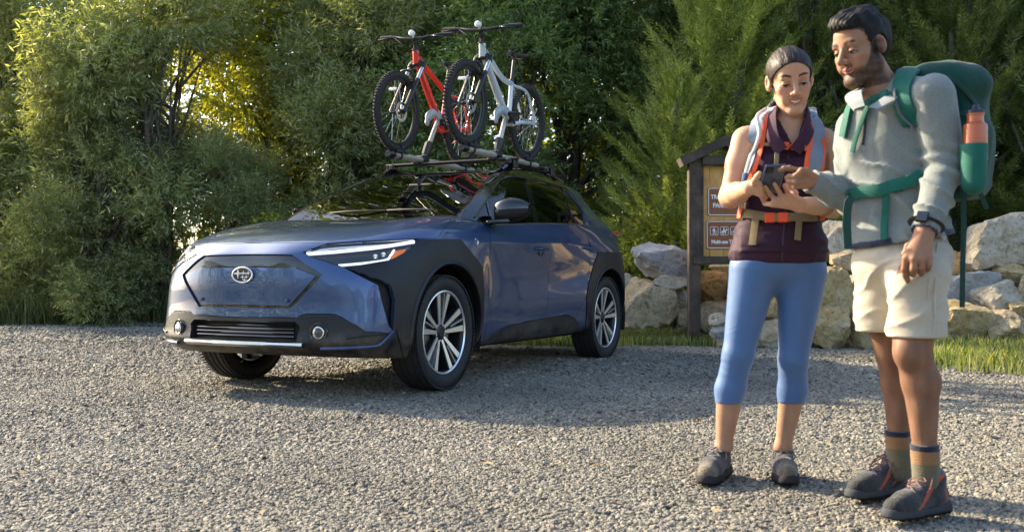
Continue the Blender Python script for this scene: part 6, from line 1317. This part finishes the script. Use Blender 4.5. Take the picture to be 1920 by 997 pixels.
    vV, vQ = f.mesh(); vc = np.tile(np.array((.030,.008,.023)), (len(vV),1)); vest = sdf_obj('vest', vV, vQ, cloth_mat('vest_fabric', rough=.7, bump=.15, sheen=0, wrinkle=.5, wscale=14, ws=(1,1,1.5)), t, org, vc, 55)
    cast = caster(vV, vQ); purple = cloth_mat('vest_collar', False, .7, base=(.038,.010,.028), sheen=0)
    # collar
    for pts in ([(1466,284,-.092),(1452,262,-.075),(1447,238,-.045),(1449,215,.0),(1462,205,.06),(1484,203,.085)], [(1490,284,-.092),(1507,262,-.075),(1516,238,-.045),(1516,215,.0),(1504,205,.06),(1484,203,.085)]):
        Pp = smooth_path([W(*q) for q in pts], 5); c_ = W(1483,240,.035); Nn = unit((Pp-c_)*np.array([1,1,.1])+np.array([0,-.02,0])); ribbon('collar', Pp, Nn, np.linspace(.045,.052,len(Pp)), purple, vest, org, .008)
    m = MB(); zp = [cast(a, b, .003)[0] for a, b in ((1478,292),(1476,330),(1472,400),(1468,450),(1466,488))]; zp = [q for q in zp if q is not None]
    m.tube(np.array(zp)-org, .003, 6); m.build('zip', mat('zip_dark', (.02,.015,.02), .4), vest)
    # leggings
    f = Field(np.arange(.70,1.2,.005), np.arange(3.40,3.86,.006), np.arange(W(0,765)[2],.87,.006))
    for p, k in legs: f.put(p, k, inflate=.003)
    Z = f.z[None,None,:]; X = f.x[:,None,None]; 
    for kc in (W(1384,668), W(1487,678)): f.f += .0007*np.sin((Z-kc[2])*210+X*90)*np.exp(-((Z-kc[2]+.02)/.03)**2)
    f.f = np.maximum(f.f, W(0,756)[2]-Z); f.f = np.maximum(f.f, Z-W(0,488)[2])
    lV, lQ = f.mesh(); sdf_obj('leggings', lV, lQ, cloth_mat('legging_fabric', rough=.5, bump=.06, bscale=700, sheen=.2, var=.05, vscale=12, wrinkle=.10, wscale=12, ws=(1,1,2.2)), t, org, np.tile(np.array((.060,.128,.285)), (len(lV),1)), 55)
    # hair
    f = Field(axis_samples(W(1425,0)[0], W(1540,0)[0], .0026, [], 1), np.arange(3.5,3.86,.0026), np.arange(W(0,222)[2], W(0,80)[2], .0026))
    Wl = lambda p: hc+R@(np.array(p)*hs)
    f.put(el(Wl((0,-.018,.035)), np.array((.0815,.100,.087)), R), .01); f.put(el(Wl((0,.028,.050)), np.array((.064,.0605,.053)), R), .02); f.put(el(Wl((0,-.06,.02)), np.array((.062,.065,.07)), R), .03)
    Xg = np.stack(np.meshgrid(f.x, f.y, f.z, indexing='ij'), -1).reshape(-1,3); Lc = ((Xg-hc)@R)/hs; lx, ly, lz = Lc.T
    line = np.interp(lz+7*lx*lx*(lz > 0), [-.12,-.05,-.02,.01,.05,.068,.079,.092,.13], [-.05,-.035,-.004,.004,.024,.052,.086,.13,.25])
    strand = .0016*snoise(Lc*np.array([1,.12,.12]), 5, 240, 8); line = line+.004*snoise(Lc, 71, 210, 5); f.f = np.maximum(f.f+strand.reshape(f.f.shape).astype(np.float32), ((ly-line)*.8).reshape(f.f.shape).astype(np.float32))
    tail = [Wl((.0,-.115,.035)), Wl((.012,-.145,.01)), W(1462,185,.17), W(1446,205,.16), W(1438,232,.15)]; tp = smooth_path(tail, 3)
    for i in range(len(tp)-1): f.put(rc(tp[i], tp[i+1], .028-.0012*i, .028-.0012*(i+1)), .01)
    hV, hQ = f.mesh(); sdf_obj('hair', hV, hQ, hair_mat('hair_brown', (.016,.011,.009), (.050,.036,.030), (150,14,14), .5), t, org)
    # shoes
    c1 = dict(upper=(.018,.019,.024), toe=(.105,.088,.062), tongue=(.015,.015,.024), collar=(.03,.012,.045), sole=(.008,.0075,.010), mid=(.022,.020,.027), lace=(.15,.145,.15))
    shoe('shoe', 'grey trail shoe with beige toe', (at(1362,0,3.68)[0], 3.72, 0), (at(1318,0,3.5)[0]-.005, 3.475, 0), t, org, c1, False); shoe('shoe', 'grey trail shoe with beige toe', (at(1468,0,3.72)[0], 3.745, 0), (at(1470,0,3.52)[0], 3.475, 0), t, org, c1, False)
    purp = mat('shoe_tab', (.12,.02,.22), .7)
    # ---- the phone
    cph = (TL+TR+BL+BR)/4; ph_ = thing('phone', 'dark blue smartphone held in the hands of the hiker in the purple vest', 'phone', cph); ux = unit(TR-TL+BR-BL); uy = unit(np.cross(nph, ux)); uy = uy if uy[2] > 0 else -uy; Rp = np.stack([ux, uy, np.cross(ux, uy)], 1)
    wd, ht = np.linalg.norm(TR-TL), np.linalg.norm((TL+TR)/2-(BL+BR)/2); off = -nph*.006
    m = MB(); m.box(off, (wd, ht, .0085), .0035, Rp); m.build('case', mat('phone_blue', (.055,.085,.145), .28, .2, .4), ph_); cam_c = off+nph*.0052-ux*wd*.24+uy*ht*.36
    m = MB(); m.box(cam_c, (.026,.028,.003), .001, Rp); cb = m.build('camera_bump', mat('phone_black', (.01,.01,.012), .2), ph_)
    for dx, dy in ((-.006,.006),(-.006,-.006),(.006,0)): m = MB(); m.lathe([(.0048,.0),(.0048,.002),(.003,.0025),(0,.0015)], 14, cam_c+ux*dx+uy*dy+nph*.0013, nph); m.build('camera_lens', mat('phone_lens', (.005,.005,.006), .05, 0, 1), cb)
    m = MB(); m.box(off-nph*.0046, (wd*.92, ht*.95, .0008), 0, Rp); m.build('screen', mat('phone_screen', (.02,.03,.05), .05, 0, 1), ph_)
    # ---- her backpack
    bo = W(1478,330,.20); bp = thing('backpack', 'grey and orange hydration backpack worn over the purple vest', 'backpack', bo); grey = cloth_mat('strap_grey', False, .8, base=(.17,.215,.29)); org_m = cloth_mat('strap_orange', False, .6, base=(.72,.10,.03), sheen=.1); olive = cloth_mat('strap_olive', False, .8, base=(.20,.155,.075))
    f = Field(np.arange(bo[0]-.17,bo[0]+.17,.008), np.arange(bo[1]-.12,bo[1]+.16,.008), np.arange(bo[2]-.27,bo[2]+.24,.008)); f.put(rbox(bo+np.array([0,.02,-.02]), (.125,.075,.20), .06), .02); f.put(rbox(bo+np.array([0,.09,-.06]), (.09,.03,.11), .03), .02); bV, bQ = f.mesh(); pk = sdf_obj('pack', bV, bQ, grey, bp, bo)
    zz = np.array([0,0,1.])
    for sg, pts in ((-1, [(1431,213),(1426,226),(1420,250),(1419,275),(1414,300),(1404,325),(1396,345)]), (1, [(1518,222),(1528,236),(1529,260),(1527,285),(1524,310),(1520,335)])):
        top = [(W(1450 if sg < 0 else 1512,206,.15), np.array([0,.5,.8])), (W(1440 if sg < 0 else 1516,207,.10), np.array([0,.2,1.]))]
        s1 = strap_px('shoulder_strap', pts, .060, cast, grey, bp, bo, off=.006, th=.008, pre=top)
        for o_ in (-13, 12):
            sh = [(a+o_*(1 if b > 225 else .9), b+(2 if o_*sg > 0 else 0)) for a, b in pts]; strap_px('strap_piping', sh, .017, cast, org_m, s1, bo, off=.014, th=.004)
    strap_px('chest_strap', [(1420,271),(1440,274),(1462,276),(1480,275),(1512,282)], .014, cast, olive, bp, bo, off=.012); strap_px('chest_strap_end', [(1456,278),(1455,295),(1453,318)], .016, cast, olive, bp, bo, off=.008)
    buckle('chest_buckle', (1481,275), cast, (.052,.027), org_m, bp, bo, -.1); buckle('strap_slider', (1429,272), cast, (.026,.020), org_m, bp, bo); buckle('strap_slider', (1510,281), cast, (.018,.024), org_m, bp, bo)
    strap_px('hip_belt', [(1389,398),(1405,404),(1430,409),(1450,411),(1480,411),(1515,409),(1540,403)], .034, cast, olive, bp, bo, off=.010, th=.006); buckle('hip_buckle', (1456,411), cast, (.085,.038), org_m, bp, bo)
    for pts in ([(1388,400),(1394,402),(1399,404)], [(1528,406),(1536,404),(1543,402)]): strap_px('belt_pad', pts, .036, cast, org_m, bp, bo, off=.016)
    strap_px('belt_end', [(1418,412),(1415,435),(1412,460)], .027, cast, olive, bp, bo, off=.008); strap_px('belt_end', [(1496,412),(1495,432),(1493,452)], .022, cast, olive, bp, bo, off=.010)
    tube = [W(1436,204,.06)]+[q for q in (cast(a, b, .030)[0] for a, b in ((1426,216),(1424,232),(1424,255),(1423,280),(1417,302),(1410,322))) if q is not None]
    m = MB(); m.tube(smooth_path(tube, 4)-bo, .0068, 8); m.build('drinking_tube', mat('tube_white', (.62,.62,.60), .3, 0, .3), bp); e = tube[-1]; m = MB(); m.tube([e-bo, e-bo+np.array([-.008,-.004,-.03])], [.010,.008], 8); m.build('bite_valve', mat('valve_blue', (.03,.10,.22), .4), bp)
    return t
make_woman()
# ---------------------------------------------------------------- the man
def make_man():
    D = 3.22; W = lambda px, py, dy=0.: at(px, py, D+dy); org = np.array([W(1690,0)[0], D, 0.])
    t = thing('person', 'bearded hiker in pale grey shirt and cream shorts pointing at the phone', 'person', org)
    sk = (.305,.16,.10); P = []; u = lambda p, k=.03: P.append((p, k, 'u'))
    a = -.65; lat = np.array([math.cos(a), math.sin(a), 0]); fwd = np.array([math.sin(a), -math.cos(a), 0]); Rt = np.stack([lat, -fwd, [0,0,1]], 1)
    hc = W(1613,91,.02); R = rotm(math.pi-1.08, -.30, .0); hs = .955
    torso = [(el(W(1672,268,.03), (.150,.098,.185), Rt), .03), (rc(W(1615,238,.11), W(1736,186,-.10), .052,.052), .03), (rc(W(1658,182,.05), W(1628,226,.09), .052,.048), .03), (rc(W(1664,178,.04), W(1718,184,-.05), .052,.050), .03), (el(W(1676,375,.03), (.136,.100,.20), Rt), .03), (el(W(1692,478,.01), (.150,.114,.13), Rt), .03)]
    sN, eN, wN = W(1749,180,-.12), W(1771,310,-.12), W(1735,428,-.19); sF, eF, wF = W(1609,240,.12), W(1600,372,.10), W(1528,342,.05)
    arms = [(rc(sN, eN, .053,.041), .02), (rc(eN, wN, .041,.029), .02), (rc(sF, eF, .054,.043), .02), (rc(eF, wF, .043,.028), .02)]
    legs = [(rc(W(1650,520,.08), W(1670,658,.11), .088,.049), .03), (rc(W(1670,658,.11), W(1680,715,.13), .048,.048), .02), (rc(W(1680,715,.13), W(1687,838,.12), .048,.031), .02), (rc(W(1716,520,-.1), W(1711,658,-.13), .092,.055), .03), (rc(W(1711,658,-.13), W(1727,715,-.12), .054,.056), .02), (rc(W(1727,715,-.12), W(1735,850,-.13), .056,.033), .02)]
    for p, k in torso+arms+legs: u(p, k)
    u(el(W(1704,662,-.15), (.036,.03,.042)), .03); u(rc(W(1632,135,.035), W(1664,200,.04), .057,.066), .03)
    u(rc(W(1685,838,.12), W(1690,890,.12), .034,.034), .02); u(rc(W(1735,850,-.13), W(1740,915,-.13), .036,.036), .02); u(rc(W(1690,890,.12), W(1660,920,.07), .024,.014), .01); u(rc(W(1740,915,-.13), W(1705,952,-.17), .024,.014), .01)
    A = lambda px, py, d: at(px, py, d)
    kn = [A(1500,321,3.262), A(1511,330,3.25), A(1512,339,3.25), A(1508,348,3.255)]
    for q in kn: P.append((rc(wF, q, .021,.0125), .014, 'u'))
    chain(P, [kn[0], A(1480,315.5,3.25), A(1470,316,3.252), A(1462.5,318.5,3.258)], .0102,.0078)
    for k_, b, c, d in ((kn[1],(1491,331,3.225),(1480,331,3.24),(1475,333,3.262)), (kn[2],(1492,341,3.225),(1482,340,3.24),(1477,340,3.262)), (kn[3],(1491,349.5,3.235),(1484,347,3.25),(1481,345,3.268))): chain(P, [k_, A(*b), A(*c), A(*d)], .0102,.0082)
    chain(P, [wF+np.array([0,-.02,.01]), A(1513,322,3.235), A(1503,320.5,3.222), A(1496,327,3.222)], .0125,.0092, .008)
    kd = [A(1699,484,3.0), A(1713,486,2.985), A(1728,486,2.985), A(1741,482,2.995)]
    for q in kd: P.append((rc(wN, q, .023,.0125), .014, 'u'))
    for k_, pts in zip(kd, ([(1696,505,3.01),(1698,516,3.015),(1702,526,3.02)], [(1713,503,2.985),(1712,512,3.005),(1712,515,3.02)], [(1728,503,2.985),(1727,510,3.005),(1727,513,3.02)], [(1741,496,2.99),(1740,502,3.005),(1739,505,3.02)])): chain(P, [k_]+[A(*q) for q in pts], .0112,.0088)
    chain(P, [wN+np.array([-.012,.01,-.02]), A(1704,462,3.035), A(1697,478,3.04), A(1695,492,3.045)], .013,.0095, .008)
    P += head_prims(hc, R, hs, True)
    dN = unit(wN-eN); dF = unit(wF-eF)
    def shr(v):
        zc = v[:,2]; hN = ((v-wN)@dN > -.03) & (np.linalg.norm(v-wN, axis=1) < .21) & (v[:,1] < 3.075); hF = ((v-wF)@dF > -.03) & (v[:,0] < wF[0]+.03); leg = np.where(v[:,1] > D-.01, zc > A(0,614,3.30)[2], zc > A(0,624,3.09)[2])
        neck = (zc > W(0,205)[2]) & (np.linalg.norm(v[:,:2]-W(1650,0,.03)[:2], axis=1) < .10) | (np.linalg.norm(v-hc, axis=1) < .165)
        return .014*(leg & ~hN & ~hF & ~neck)+.016*ss(.13,.11,zc)
    V, Q, body = build_body('body', P, None, t, org, ((.84,1.50),(2.90,3.62),(0,1.67)), [(A(1458,0,3.26)[0]-.01, A(1532,0,3.26)[0]), (W(1550,0)[0], W(1652,0)[0]), (A(1690,0,3.)[0], A(1748,0,3.)[0])], [(2.96,3.06),(3.12,3.34)], [(A(0,530,3.)[2], A(0,430,3.)[2]), (A(0,358,3.25)[2], A(0,308,3.25)[2]), (W(0,170)[2], W(0,15)[2])], (hc, R, hs), sk, True, .0025, shrink=shr)
    # shirt
    f = Field(np.arange(.90,1.50,.0055), np.arange(2.92,3.56,.0055), np.arange(W(0,482)[2], W(0,112)[2], .0055))
    for p, k in torso: f.put(p, k, inflate=.013)
    f.put(el(W(1690,462,.01), (.166,.128,.12), Rt), .03)
    for (p, k), inf in zip(arms, (.016,.014,.014,.013)): f.put(p, .007, inflate=inf)
    X, Y, Z = f.x[:,None,None], f.y[None,:,None], f.z[None,None,:]
    field_noise(f, 5, 17, .0030, (1,1,.75), 4); field_noise(f, 8, 42, .0010, (1.4,1,.6), 3); zm_ = np.exp(-((Z-W(0,380)[2])/.16)**2); field_folds(f, 3, (.75,0,.65), 42, .017, .03, 2.5, zm_); field_folds(f, 9, (.9,.2,-.35), 34, .013, .03, 2.5); field_folds(f, 12, (.2,.1,1), 60, .014, .015, 2.5, np.exp(-((X-eN[0])/.075)**2-((Z-eN[2]+.02)/.09)**2)); field_folds(f, 13, (.8,.1,.5), 60, .012, .015, 2.5, np.exp(-((X-eF[0]+.03)/.09)**2-((Z-eF[2]-.02)/.08)**2))
    for e_, s_ in ((eN,.006),(eF,.005)): f.f += s_*np.sin((Z-e_[2])*150+X*30)*np.exp(-((Z-e_[2]-.01)/.055)**2-((X-e_[0])/.08)**2-((Y-e_[1])/.09)**2)
    hem = W(0,467)[2]+(X-W(1600,0)[0])*.16; f.f = np.maximum(f.f, (hem-Z)*.98)
    dN = unit(wN-eN); dF = unit(wF-eF); f.put(rc(wN+dN*.055, wN+dN*.10, .055,.06), .003, 's'); f.put(rc(wF+dF*.058, wF+dF*.10, .055,.06), .003, 's'); f.put(rc(W(1630,128,.03), W(1663,196,.04), .066,.074), .006, 's')
    sV, sQ = f.mesh(); base = np.array((.175,.20,.195)); sc_ = np.tile(base, (len(sV),1)); navy = np.array((.018,.026,.06))
    hz = W(0,467)[2]+(sV[:,0]-W(1600,0)[0])*.16; tor = np.linalg.norm((sV-wN), axis=1) > .12
    sc_[(sV[:,2] < hz+.019) & tor] = navy; sc_[np.linalg.norm(sV-(wN+dN*.06), axis=1) < .066] = navy
    shirt = sdf_obj('shirt', sV, sQ, cloth_mat('shirt_knit', rough=.9, bump=.25, var=.16, vscale=160, wrinkle=.9, wscale=9, ws=(1.5,1.,.9)), t, org, sc_, 60); cast = caster(sV, sQ)
    colm = cloth_mat('collar_knit', False, base=(.23,.26,.25)); dk = cloth_mat('collar_inside', False, base=(.10,.115,.11)); nvm = mat('zip_navy', (.012,.014,.024), .5)
    cpts = [W(1612,205,-.13), W(1604,190,-.085), W(1601,178,-.02), W(1618,166,.07), W(1655,150,.125), W(1690,152,.08), W(1694,164,.01), W(1672,184,-.075), W(1636,206,-.125)]; cp = smooth_path(cpts, 5); cc = W(1650,180,.03); ribbon('collar', cp, unit((cp-cc)*np.array([1,1,.0])+np.array([0,0,.25])), np.concatenate([np.linspace(.035,.052,8), np.full(len(cp)-16,.054), np.linspace(.052,.035,8)]), colm, shirt, org, .006)
    zpp = [q for q in (cast(a_, b_, .003)[0] for a_, b_ in ((1624,206),(1623,225),(1621,250),(1618,272))) if q is not None]; m = MB(); m.tube(np.array(zpp)-org, .004, 6); m.build('zip', nvm, shirt)
    # shorts
    f = Field(np.arange(1.02,1.50,.0055), np.arange(2.92,3.56,.0055), np.arange(W(0,645)[2]-.02, W(0,432)[2], .0055))
    f.put(el(W(1692,492,.0), (.156,.122,.12), Rt), .03); f.put(rc(W(1654,520,.07), W(1650,640,.09), .090,.082), .04); f.put(rc(W(1720,520,-.10), W(1717,650,-.12), .094,.087), .025); field_noise(f, 15, 20, .003, (1.,1,1.3), 4); field_folds(f, 17, (.35,0,1), 48, .008, .03, 3); field_folds(f, 18, (-.5,.2,1), 36, .007, .03, 3); field_noise(f, 16, 50, .0012, (.5,.5,1.6), 3)
    X, Y, Z = f.x[:,None,None], f.y[None,:,None], f.z[None,None,:]; near = (Y-(D-.01)) < (X-W(1680,0)[0])*.75; hemz = np.where(near, A(0,632,3.09)[2], A(0,621,3.30)[2]); f.f = np.maximum(f.f, hemz-Z); f.f = np.maximum(f.f, Z-W(0,446)[2])
    s2, q2 = f.mesh(); shc = np.tile(np.array((.39,.35,.28)), (len(s2),1)); shorts = sdf_obj('shorts', s2, q2, cloth_mat('shorts_twill', rough=.9, bump=.15, bscale=500, var=.06, wrinkle=.4, wscale=12, ws=(.8,.8,1.6)), t, org, shc, 60); cs2 = caster(s2, q2)
    for pts in ([(1757,455),(1754,520),(1752,600),(1750,628)], [(1745,470),(1742,520),(1741,560)]):
        q = [x for x in (cs2(a_, b_, .0005)[0] for a_, b_ in pts) if x is not None]
        if len(q) > 1: m = MB(); m.tube(smooth_path(q, 4)-org, .0022, 5); m.build('seam', cloth_mat('shorts_seam', False, base=(.42,.375,.30)), shorts)
    # hair
    f = Field(np.arange(W(1535,0)[0], W(1685,0)[0], .0027), np.arange(3.08,3.42,.0027), np.arange(W(0,150)[2], W(0,0)[2], .0027)); Wl = lambda p: hc+R@(np.array(p)*hs)
    E = lambda c, r, k=.015: f.put(el(Wl(c), np.array(r)*hs, R), k*hs)
    E((0,-.020,.038), (.0805,.100,.089)); E((0,.030,.102), (.058,.052,.030), .02); E((.01,.062,.098), (.045,.032,.024), .015); E((-.02,.072,.090), (.03,.024,.02), .015); E((0,-.03,.108), (.06,.06,.03), .02); E((0,-.07,.02), (.066,.055,.08), .02)
    Xg = np.stack(np.meshgrid(f.x, f.y, f.z, indexing='ij'), -1).reshape(-1,3); Lc = ((Xg-hc)@R)/hs; lx, ly, lz = Lc.T
    line = np.interp(lz, [-.12,-.075,-.06,-.035,-.03,-.005,.02,.045,.062,.074,.09,.12], [-.2,-.08,-.045,-.03,.012,.016,.026,.034,.046,.072,.13,.2]); ear = (np.hypot(ly+.012, lz+.004) < .036) & (np.abs(lx) > .06)
    curl = (.0058*snoise(Lc*np.array([1,.55,.8]), 41, 85, 6)+.0026*snoise(Lc*np.array([1,.35,.6]), 43, 330, 4))*(.3+.7*ss(.03,.08,lz))
    line = line+.005*snoise(Lc, 72, 190, 5); g = (f.f.reshape(-1)+curl); g = np.maximum(g, (ly-line)*.8); g = np.where(ear, np.maximum(g, .036-np.hypot(ly+.012, lz+.004)), g); f.f = g.reshape(f.f.shape).astype(np.float32)
    hV, hQ = f.mesh(); sdf_obj('hair', hV, hQ, hair_mat('hair_black', (.005,.0042,.004), (.012,.0105,.010), (70,110,60), .62), t, org)
    # socks and boots
    for i, (p0, p1, r0, r1, yt) in enumerate(((W(1681,790,.12), W(1688,885,.12), .042,.038,806), (W(1732,810,-.13), W(1738,915,-.13), .044,.041,832))):
        dd = p0[1]; f = Field(np.arange(p0[0]-.08,p0[0]+.09,.004), np.arange(dd-.08,dd+.08,.004), np.arange(p1[2]-.02,p0[2]+.03,.004)); f.put(rc(p0, p1, r0, r1), .01); Z = f.z[None,None,:]; zt = at(0, yt, dd)[2]; f.f += .0012*np.sin(Z*900); f.f = np.maximum(f.f, Z-zt); kV, kQ = f.mesh(); z_ = zt-kV[:,2]
        kc = np.where((z_ < .018)[:,None], (.012,.014,.03), np.where((z_ < .058)[:,None], (.21,.115,.052), np.where((np.mod(z_,.02) < .006)[:,None], (.13,.095,.05), (.10,.105,.075)))); sdf_obj('sock', kV, kQ, cloth_mat('sock_knit', rough=.95, bump=.3), t, org, kc, 60)
    c2 = dict(upper=(.018,.020,.024), toe=(.012,.013,.016), tongue=(.03,.04,.065), collar=(.065,.09,.105), accent=(.36,.055,.012), sole=(.006,.006,.007), mid=(.038,.044,.052), lace=(.16,.07,.07))
    shoe('boot', 'dark grey hiking boot with orange accents', (at(1702,0,3.34)[0]+.01, 3.40, 0), (at(1596,0,3.28)[0]-.015, 3.265, 0), t, org, c2, True); shoe('boot', 'dark grey hiking boot with orange accents', (at(1768,0,3.1)[0]+.015, 3.12, 0), (at(1657,0,3.03)[0]-.012, 2.99, 0), t, org, c2, True)
    # watch
    wc = wN-dN*.012; wt = thing('wristwatch', 'black smartwatch on the wrist of the hanging arm', 'watch', wc); m = MB(); x_, y_, _ = frame(dN, (0,1,0)); m.tube([.044*(math.cos(q)*x_+math.sin(q)*y_) for q in np.linspace(0, 2*math.pi, 28, endpoint=False)], .012, 8, closed=True, flat=.3, up=dN); m.build('strap', mat('watch_strap', (.012,.012,.014), .6), wt)
    nrm = unit(np.array([-.65,-.75,.1])-dN*(np.array([-.65,-.75,.1])@dN)); Rw = np.stack([np.cross(dN, nrm), dN, nrm], 1); m = MB(); m.box(nrm*.048, (.036,.038,.012), .004, Rw); cs = m.build('case', mat('watch_case', (.02,.02,.022), .3, .6), wt); m = MB(); m.box(nrm*.0545, (.031,.033,.002), .0008, Rw); m.build('screen', mat('watch_screen', (.004,.004,.006), .05, 0, 1), cs)
    # ---- backpack
    bo = W(1775,300,.02); bp = thing('backpack', 'large green hiking backpack worn by the bearded hiker', 'backpack', bo); gd = cloth_mat('pack_green', False, .75, base=(.003,.044,.033), wrinkle=.6, wscale=9, var=.2, vscale=14, bump=.3, bscale=60, sheen=.1); gl = cloth_mat('strap_green', False, .7, base=(.005,.10,.074), sheen=.1); gb = cloth_mat('webbing_dark', False, .8, base=(.012,.05,.042)); back = -fwd
    bc = W(1770,250,.0)+back*.05+lat*.0; Rb = Rt
    f = Field(np.arange(1.16,1.66,.007), np.arange(2.95,3.62,.007), np.arange(.92,1.47,.007)); cb = W(1757,250,.09); f.put(rbox(cb+np.array([0,0,-.03]), (.155,.105,.205), .07, Rb), .03); lid = W(1768,165,.06); f.put(el(lid, (.155,.130,.082), Rb), .03); f.put(rbox(W(1788,300,.06)+back*.03, (.11,.06,.12), .04, Rb), .03); field_noise(f, 25, 22, .004, n=4); pV, pQ = f.mesh(); pack = sdf_obj('pack', pV, pQ, gd, bp, bo); cp_ = caster(pV, pQ)
    pc = at(1826,311,3.02); f = Field(np.arange(pc[0]-.09,pc[0]+.09,.005), np.arange(pc[1]-.09,pc[1]+.12,.005), np.arange(pc[2]-.11,pc[2]+.11,.005)); f.put(rc(pc+np.array([0,0,.06]), pc+np.array([0,0,-.05]), .042,.036), .02); Z = f.z[None,None,:]; field_noise(f, 27, 40, .002, n=3); f.f = np.maximum(f.f, Z-at(0,270,3.02)[2]); kV, kQ = f.mesh(); sdf_obj('side_pocket', kV, kQ, gl, bp, bo, None, 50)
    b_ = at(1829,262,3.02); bt = thing('water_bottle', 'orange metal water bottle with dark cap in the green backpack pocket', 'bottle', b_-np.array([0,0,.05])); h = lambda py: (at(0,py,3.02)[2]-(b_[2]-.05)); m = MB(); m.lathe([(0,-.02),(.033,-.02),(.0345,-.01),(.0345,h(238)),(.033,h(234)),(.0255,h(230)),(.024,h(226)),(.024,h(217)),(.0255,h(216)),(.0255,h(213)),(.02,h(212))], 32); m.build('body', mat('bottle_orange', (.42,.085,.010), .32, .1, .5), bt); m = MB(); m.lathe([(.024,h(214)),(.0275,h(213)),(.0275,h(208)),(.012,h(204)),(.010,h(197)),(.0,h(196))], 24); m.build('cap', mat('bottle_cap', (.012,.014,.035), .4), bt)
    top = [(W(1728,132,.12), np.array([.1,.2,1.])), (W(1712,131,.05), np.array([0,-.3,1.]))]
    s1 = strap_px('shoulder_strap', [(1699,140),(1694,158),(1692,180),(1697,202),(1706,220),(1716,236)], .064, cast, gl, bp, bo, off=.005, th=.008, pre=top)
    strap_px('strap_piping', [(1683,172),(1685,192),(1692,212),(1702,228),(1716,244)], .007, cast, cloth_mat('piping_grey', False, base=(.10,.10,.13)), s1, bo, off=.018)
    strap_px('shoulder_strap', [(1600,196),(1594,212),(1589,235),(1584,258)], .035, cast, gl, bp, bo, off=.006, th=.008); strap_px('chest_strap', [(1600,203),(1618,199),(1640,190),(1670,176)], .017, cast, gl, bp, bo, off=.010); buckle('chest_buckle', (1652,184), cast, (.062,.026), gl, bp, bo, .38); strap_px('chest_strap_end', [(1633,194),(1620,225),(1608,258),(1601,286)], .016, cast, gl, bp, bo, off=.008)
    strap_px('hip_belt', [(1591,366),(1603,362),(1630,359),(1660,354),(1688,346),(1704,340),(1718,334),(1728,330)], .040, cast, gl, bp, bo, off=.012, th=.008, n=4); buckle('belt_buckle', (1606,362), cast, (.05,.036), gb, bp, bo, .05); buckle('belt_slider', (1683,350), cast, (.03,.042), gb, bp, bo, .2)
    strap_px('belt_end', [(1663,362),(1661,395),(1659,425),(1659,450)], .022, cast, gl, bp, bo, off=.008)
    m = MB(); 
    def hang(name, pts, w, mt, d):
        Pp = smooth_path([at(a_, b_, d) for a_, b_ in pts], 5); ribbon(name, Pp, np.tile(np.array([[-.2,-1,0]]), (len(Pp),1)), w, mt, bp, bo, .003)
    hang('belt_end', [(1597,370),(1590,385),(1588,420),(1590,466)], .026, gb, 3.12); hang('lower_strap', [(1806,352),(1807,420),(1805,500),(1804,576)], .016, gb, 3.10); hang('lower_strap', [(1832,350),(1842,372),(1850,392)], .014, gb, 3.12)
    for pts in ([(1752,140),(1790,150),(1825,190),(1838,230)], [(1770,205),(1800,215),(1835,205)]): strap_px('compression_strap', pts, .014, cp_, gb, bp, bo, off=.004)
    return t
make_man()
